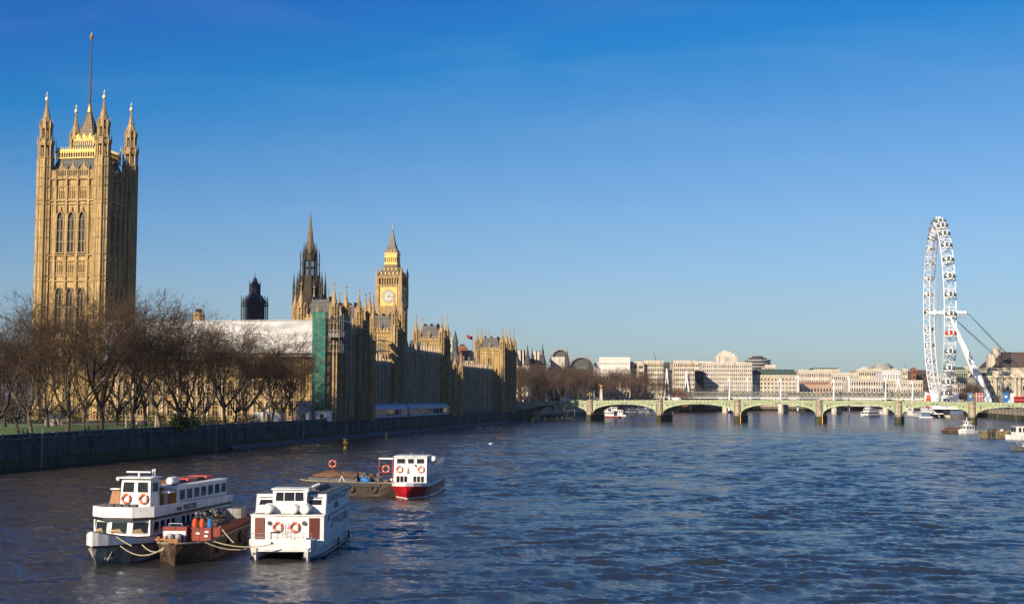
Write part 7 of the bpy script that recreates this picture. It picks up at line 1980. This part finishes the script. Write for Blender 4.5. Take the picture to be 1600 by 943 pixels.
    block('dark navy cubic building between the cream blocks', 1085.5, 1099, 579, 1230, NAVY, 4, 3, 14, parapet=False)
    t, W, zw, zt = block('monumental pale stone block with a clock tower on top, behind the masts', 1098, 1175, 567, 1235, PORT, 10, 24, 30, wfrac=.38, hfrac=.5)
    b = MB(PORT); u = W * (1136.5 - 1136.5) / 77
    b.box(-9.5, 9.5, 2, 18, zw, zw + 5.5); b.sq(0, 10, zw + 5.5, zw + 8.5, 16, 14); b.sq(0, 10, zw + 8.5, zw + 10.5, 11, 7); b.prism(0, 10, zw + 10.5, zw + 11.6, 2.4, 1.4, 12)
    for s_ in (-1, 1): b.box(*sorted((s_ * 9.6, s_ * 6.8)), 1.2, 4, zw, zw + 6.5)
    o = fixn(b.build('clock_tower', t)); b = MB(CLOCK); b.slab([(2.6 * math.cos(i * math.pi / 12), 1.9, zw + 3 + 2.6 * math.sin(i * math.pi / 12)) for i in range(24)], (0, .08, 0)); b.build('clock_face', o); b = MB(BLACK); b.tube((0, 1.86, zw + 3), (1.3, 1.86, zw + 4.6), .14, .1, 4); b.tube((0, 1.86, zw + 3), (1.0, 1.86, zw + 2.4), .14, .1, 4); b.build('clock_hands', o)
    q = at(1184, 600, 1420); zt = at(1184, 557, 1420).z - GZ; t = thing('round_office_tower', 'round grey tower with banded floors rising behind the green roofed block', 'building', (q.x, 1420, GZ)); b = MB(PORT3, DROOF)
    b.prism(0, 0, 0, zt - 3, 12.6, 12.6, 24)
    for k in range(12): b.prism(0, 0, zt - 4 - 3.2 * k, zt - 3.1 - 3.2 * k, 13.3, 13.3, 24)
    b.use(DROOF); b.prism(0, 0, zt - 3, zt - 1, 10, 8, 20); b.prism(0, 0, zt - 1, zt + .6, 6, 5, 16); fixn(b.build('tower_body', t)); b = MB(GLASS)
    for k in range(11): b.prism(0, 0, zt - 6.2 - 3.2 * k, zt - 4.8 - 3.2 * k, 12.68, 12.68, 24, cap=False)
    b.build('window', t)['kind'] = 'stuff'
    block('cream stone hotel like block with green grey mansard and dark square windows', 1176, 1249, 576.5, 1250, PORT2, 7, 13, 30, COPPER, 6, wfrac=.42, hfrac=.42)
    block('pale block rising behind the mansard roofed one', 1196, 1212, 571, 1380, PORT, 8, 4, 20); 
    block('long pale classical terrace behind the masts, left part', 1248, 1300, 579, 1330, PORT, 5, 18, 30, wfrac=.4, hfrac=.5)
    block('raised middle of the pale classical terrace with shallow roof', 1272, 1312, 574.5, 1350, PORT2, 6, 12, 26, DROOF, 2)
    block('red roofed low building in front of the pale classical terrace', 1252, 1300, 597, 1290, mat('pinkish stone', (.50, .36, .27), .9), 3, 10, 18, BRICK, 3)
    block('long pale classical terrace behind the masts, right part', 1300, 1342, 584, 1320, PORT, 5, 14, 28, wfrac=.4)
    t, W, zw, zt = block('pale building with a low dome behind the terrace', 1338, 1372, 578, 1420, PORT2, 6, 10, 26); b = MB(PORT); b.ball(0, 8, zw, 6, 6, 4.2, 16, 8); b.build('dome', t)
    t, W, zw, zt = block('stepped drum topped building on the skyline left of the wheel', 1364, 1402, 577, 1500, PORT2, 6, 12, 26); b = MB(PORT3, PORT2); b.prism(0, 10, zw, zw + 4, 11, 11, 20); b.prism(0, 10, zw + 4, zw + 6.4, 9, 8, 20); fixn(b.build('drum', t))
    block('smooth white block with few windows left of the wheel', 1378, 1416, 580, 1380, mat('white render', (.70, .70, .69), .8), 4, 9, 24, wfrac=.25)
    block('low cream terrace right behind the rail bridge, left of the wheel foot', 1366, 1442, 595, 1300, PORT2, 4, 20, 22, wfrac=.4)
    block('cream terrace in front of the domed building', 1326, 1380, 592, 1290, PORT, 4, 14, 22)
    block('dark brown brick and glass block left of the wheel rim', 1427, 1452, 579, 1360, mat('dark brown brick', (.10, .07, .055), .85), 5, 5, 22); block('tall brown brick chimney like tower beside the dark block', 1426, 1431, 575, 1340, BRICK, 7, 1, 6)
    block('pale square tower left of the brown brick tower', 1411, 1418, 577, 1345, PORT, 6, 2, 8)
    block('grey green building right of the wheel rim', 1489, 1512, 573, 1150, mat('grey green stone', (.30, .32, .27), .85), 6, 8, 24, COPPER, 3); block('cream building behind the slanting wheel leg', 1506, 1536, 574, 1200, PORT2, 6, 9, 24)
    block('lower pale terrace right of the wheel foot', 1486, 1532, 590, 1080, PORT, 4, 14, 20); block('pale stone building with copper dome left of the columned block', 1530, 1560, 582, 1010, PORT2, 5, 8, 24, COPPER, 3)
    block('low brown building in the far haze behind the masts', 1405, 1470, 586, 1480, PORT, 4, 18, 20)
    for i, (a, b_, y_, Y) in enumerate(((1108, 1130, 572, 1500), (1215, 1262, 581, 1520), (1300, 1345, 583, 1560), (1340, 1365, 581, 1580))):
        block(['pale rooftop block behind the monumental one', 'low pale rooftops behind the mansard block', 'low pale rooftops behind the classical terrace', 'pale rooftops left of the drum topped building'][i], a, b_, y_, Y, PORT, 5, 10, 20)
    # triangular brick gable by the rail bridge
    q = at(1063, 615, 1165); t = thing('brick_gable_building', 'small red brick gabled building between the two left masts', 'building', (q.x, 1165, GZ)); b = MB(BRICK); b.box(-6, 6, 0, 12, 0, 8); b.slab([(-6.4, 0, 8), (6.4, 0, 8), (0, 0, 15.5)], (0, 12, 0)); fixn(b.build('wall', t)); g_ = MB(GLASS); g_.box(-1.5, 1.5, -.05, 0, 9, 11); g_.build('window', t)
    # buildings peeping over the palace roofs
    t, W, zw, zt = block('brick banded building with chimneys peeping over the palace roof', 715, 728, 537, 820, BRICK, 8, 4, 14, DROOF, 2)
    q = at(711, 600, 800); t = thing('dark_spire', 'dark green copper clad turret with spire peeping over the palace roof', 'tower', (q.x, 800, GZ)); zt = at(711, 516, 800).z - GZ; b = MB(COPPER); b.prism(0, 0, 0, zt - 14, 2.4, 2.4, 8); b.prism(0, 0, zt - 14, zt - 12, 2.9, 2.0, 8); b.prism(0, 0, zt - 12, zt - 7, 1.6, 1.6, 8); b.prism(0, 0, zt - 7, zt, 1.9, .08, 8); fixn(b.build('tower_body', t))
    block('pale building between the brick one and the far palace pavilion', 727, 743, 549, 830, PORT2, 7, 5, 14); block('small stone building right of the middle pavilion', 699, 705, 530, 800, PORT2, 8, 2, 8)
    q = at(738, 560, 790); t = thing('flagpole', 'flagpole with a small red and blue flag above the palace roof', 'flagpole', (q.x, 790, 20)); zt = at(738, 525, 790).z - 20; b = MB(WHITE2); b.tube((0, 0, 0), (0, 0, zt), .12, .08, 5); b.build('pole', t); b = MB(mat('red flag', (.35, .03, .04), .8), mat('blue flag', (.03, .05, .25), .8)); b.slab([(0, 0, zt), (-1.6, .2, zt + .3), (-3.2, 0, zt + 1.2), (-3.2, 0, zt - .8), (-1.6, .2, zt - 1.7), (0, 0, zt - 2)], (0, .05, 0)); b.use(b.mats[1]); b.slab([(-.3, -.01, zt - .3), (-1.4, .18, zt - .1), (-1.4, .18, zt - 1.0), (-.3, -.01, zt - 1.2)], (0, -.03, 0)); b.build('flag', t)
    # gilded eagle monument beyond the bridge
    q = at(939, 620, 812); t = thing('memorial_column', 'pale stone column topped by a gilded eagle beyond the first bridge pier', 'monument', (q.x, 812, 6.0)); zt = at(939, 607, 812).z - 6; b = MB(PORT); b.sq(0, 0, 0, 2, 2.8, 2.4); b.sq(0, 0, 2, zt, 2.0, 1.1); fixn(b.build('column', t)); b = MB(GOLD); b.ball(0, 0, zt + .5, .65, .65, .5, 10, 6); b.ball(0, 0, zt + 1.5, .45, .4, .8, 8, 6); b.slab([(0, 0, zt + 1.2), (-1.6, 0, zt + 3.1), (-.9, 0, zt + 1.6)], (0, .2, 0)); b.slab([(0, 0, zt + 1.2), (1.2, 0, zt + 2.5), (.9, 0, zt + 1.2)], (0, .2, 0)); b.ball(.1, -.2, zt + 2.3, .25); fixn(b.build('eagle', t))
    # columned stone building on the right bank
    Y = 820; a = at(1551, 620, Y); a = at(1551, 620, 1010); t = thing('columned_building', 'large stone building with tall columns and steep brown tiled roof at the right edge', 'building', (a.x, 1010, GZ - 1.73), R(-2)); t.scale = (1.2317, 1.2317, 1.2317); z = lambda py: at(1575, py, Y).z - GZ
    b = MB(PORT2, STONE2); W = 62; zc = z(585); b.box(0, W, 0, 40, 0, zc); b.box(-.8, W, -1.2, 40, zc - 1.8, zc - .6); b.box(0, W, -.3, .2, zc - .6, zc + .5); b.box(0, W, -.2, 0, z(617), z(616) + .3)
    b.box(1.2, W, 3, 38, zc, z(574)); b.box(.8, W, 2.6, 38, z(574) - .6, z(574))
    fixn(b.build('wall', t))
    for x in (1.6, 5.0, 12.8, 15.4, 21.2, 23.8, 30, 33): c = MB(PORT2); c.prism(x, -1.0, 3.8, zc - 2.6, .95, .82, 14); c.prism(x, -1, zc - 2.6, zc - 1.9, .9, 1.25, 14); c.cbox(x, -1, 2.6, 2.4, 2.4, 1.2); fixn(c.build('column', t))
    for x in (3.3, 8.9, 18.3, 27, 36):
        for z0, h in ((1.0, 4.0), (7.2, 3.6), (12.4, 2.6)): c = MB(GLASS, PORT); c.box(x - .8, x + .8, -.06, 0, z0, z0 + h); c.use(PORT); c.box(x - 1.1, x + 1.1, -.25, 0, z0 - .35, z0); c.box(x - 1.1, x + 1.1, -.25, 0, z0 + h, z0 + h + .3); c.box(x - .05, x + .05, -.1, -.06, z0, z0 + h); fixn(c.build('window', t))
    c = MB(TILE); zr = z(549); z5 = z(574); c.slab([(2.2, 4, z5), (W, 4, z5), (W, 16, zr), (9.5, 16, zr)], (0, .2, .2)); c.slab([(2.2, 4, z5), (9.5, 16, zr), (9.5, 26, zr), (2.2, 37, z5)], (.2, 0, .2)); c.slab([(9.5, 16, zr), (W, 16, zr), (W, 26, zr), (9.5, 26, zr)], (0, 0, .2)); fixn(c.build('roof', t))
    c = MB(PORT2); c.box(.5, 4.5, 8, 13, z5 - 1, z(553)); c.box(5.2, 9.4, 14, 18, z5, z(542)); fixn(c.build('chimney', t))
    # banners and flags by the columned building
    for i, (px_, y0, y1, w, m, txt) in enumerate(((1516, 613, 627, 2.2, BLUE, 'blue vertical banner left of the red and white flags'), (1544, 613, 624, 2.0, mat('pale blue banner', (.35, .5, .7), .6), 'pale blue banner at the foot of the slanting wheel leg'), (1572, 613, 628, 3.0, BLUE, 'tall blue banner before the columned building'), (1583, 614, 629, 2.6, WHITE, 'tall white banner right of the blue one'))):
        Yb = 760; q = at(px_, 630, Yb); zt, zb = at(px_, y0, Yb).z, at(px_, y1, Yb).z; t = thing('banner', txt, 'banner', (q.x, Yb, 6)); b = MB(m, WHITE); b.box(-w / 2, w / 2, -.06, .06, max(zb, 8) - 6, zt - 6); b.use(WHITE); b.box(-w * .22, w * .22, -.08, -.06, (zt + zb) / 2 - 6 - .2, (zt + zb) / 2 - 6 + 1.0); b.build('cloth', t); b = MB(STEEL); b.tube((-w / 2 - .1, 0, 0), (-w / 2 - .1, 0, zt - 5.6), .1, .1, 5); b.build('pole', t)
    for i, px_ in enumerate((1524, 1528.5, 1533)):
        Yb = 765; q = at(px_, 630, Yb); zt = at(px_, 613, Yb).z - 6; t = thing('flag', 'red and white flag, ' + ('leftmost', 'middle', 'rightmost')[i] + ' of the three beside the slanting wheel leg', 'flag', (q.x, Yb, 6)); b = MB(mat('red flag', (0, 0, 0)), WHITE)
        b.box(0, 1.4, -.04, .04, zt - 4.6, zt); b.use(WHITE); b.box(.5, .8, -.06, -.04, zt - 4.6, zt); b.box(0, 1.4, -.06, -.04, zt - 2.1, zt - 1.7); b.build('cloth', t); b = MB(STEEL); b.tube((0, 0, 0), (0, 0, zt + .3), .08, .08, 5); b.build('pole', t)
    # little cranes and masts on the skyline
    for px_, py, Y, lab in ((1026, 552, 1300, 'thin tower crane with raised jib above the cream office blocks'), (1418, 569, 1450, 'thin slanting crane jib left of the wheel')):
        q = at(px_, 600, Y); zt = at(px_, py, Y).z; t = thing('tower_crane', lab, 'crane', (q.x, Y, GZ)); b = MB(DGREY); b.tube((0, 0, 0), (0, 0, zt - 6 - GZ), .35, .35, 4); b.tube((0, 0, zt - 8 - GZ), (-2.5, 0, zt - GZ), .35, .2, 4); b.tube((0, 0, zt - 8 - GZ), (2, 0, zt - 6.5 - GZ), .35, .3, 4); b.build('jib', t)
city()

# ------------------------------------------------------------------ winter haze over the river
def haze():
    b = MB(); b.box(-1500, 2600, -400, 3400, -2.0, 260)
    m = bpy.data.materials.new('haze'); m.use_nodes = True; nt = m.node_tree
    for n in list(nt.nodes):
        if n.type == 'BSDF_PRINCIPLED': nt.nodes.remove(n)
    v = nt.nodes.new('ShaderNodeVolumePrincipled'); v.inputs['Color'].default_value = (0.86, 0.90, 0.95, 1); v.inputs['Density'].default_value = 0.000035; v.inputs['Anisotropy'].default_value = 0.25
    nt.links.new(v.outputs[0], [n for n in nt.nodes if n.type == 'OUTPUT_MATERIAL'][0].inputs['Volume'])
    b.mats.append(m); b.m = [0] * len(b.f); o = b.build('haze'); tag(o, kind='stuff')
haze()
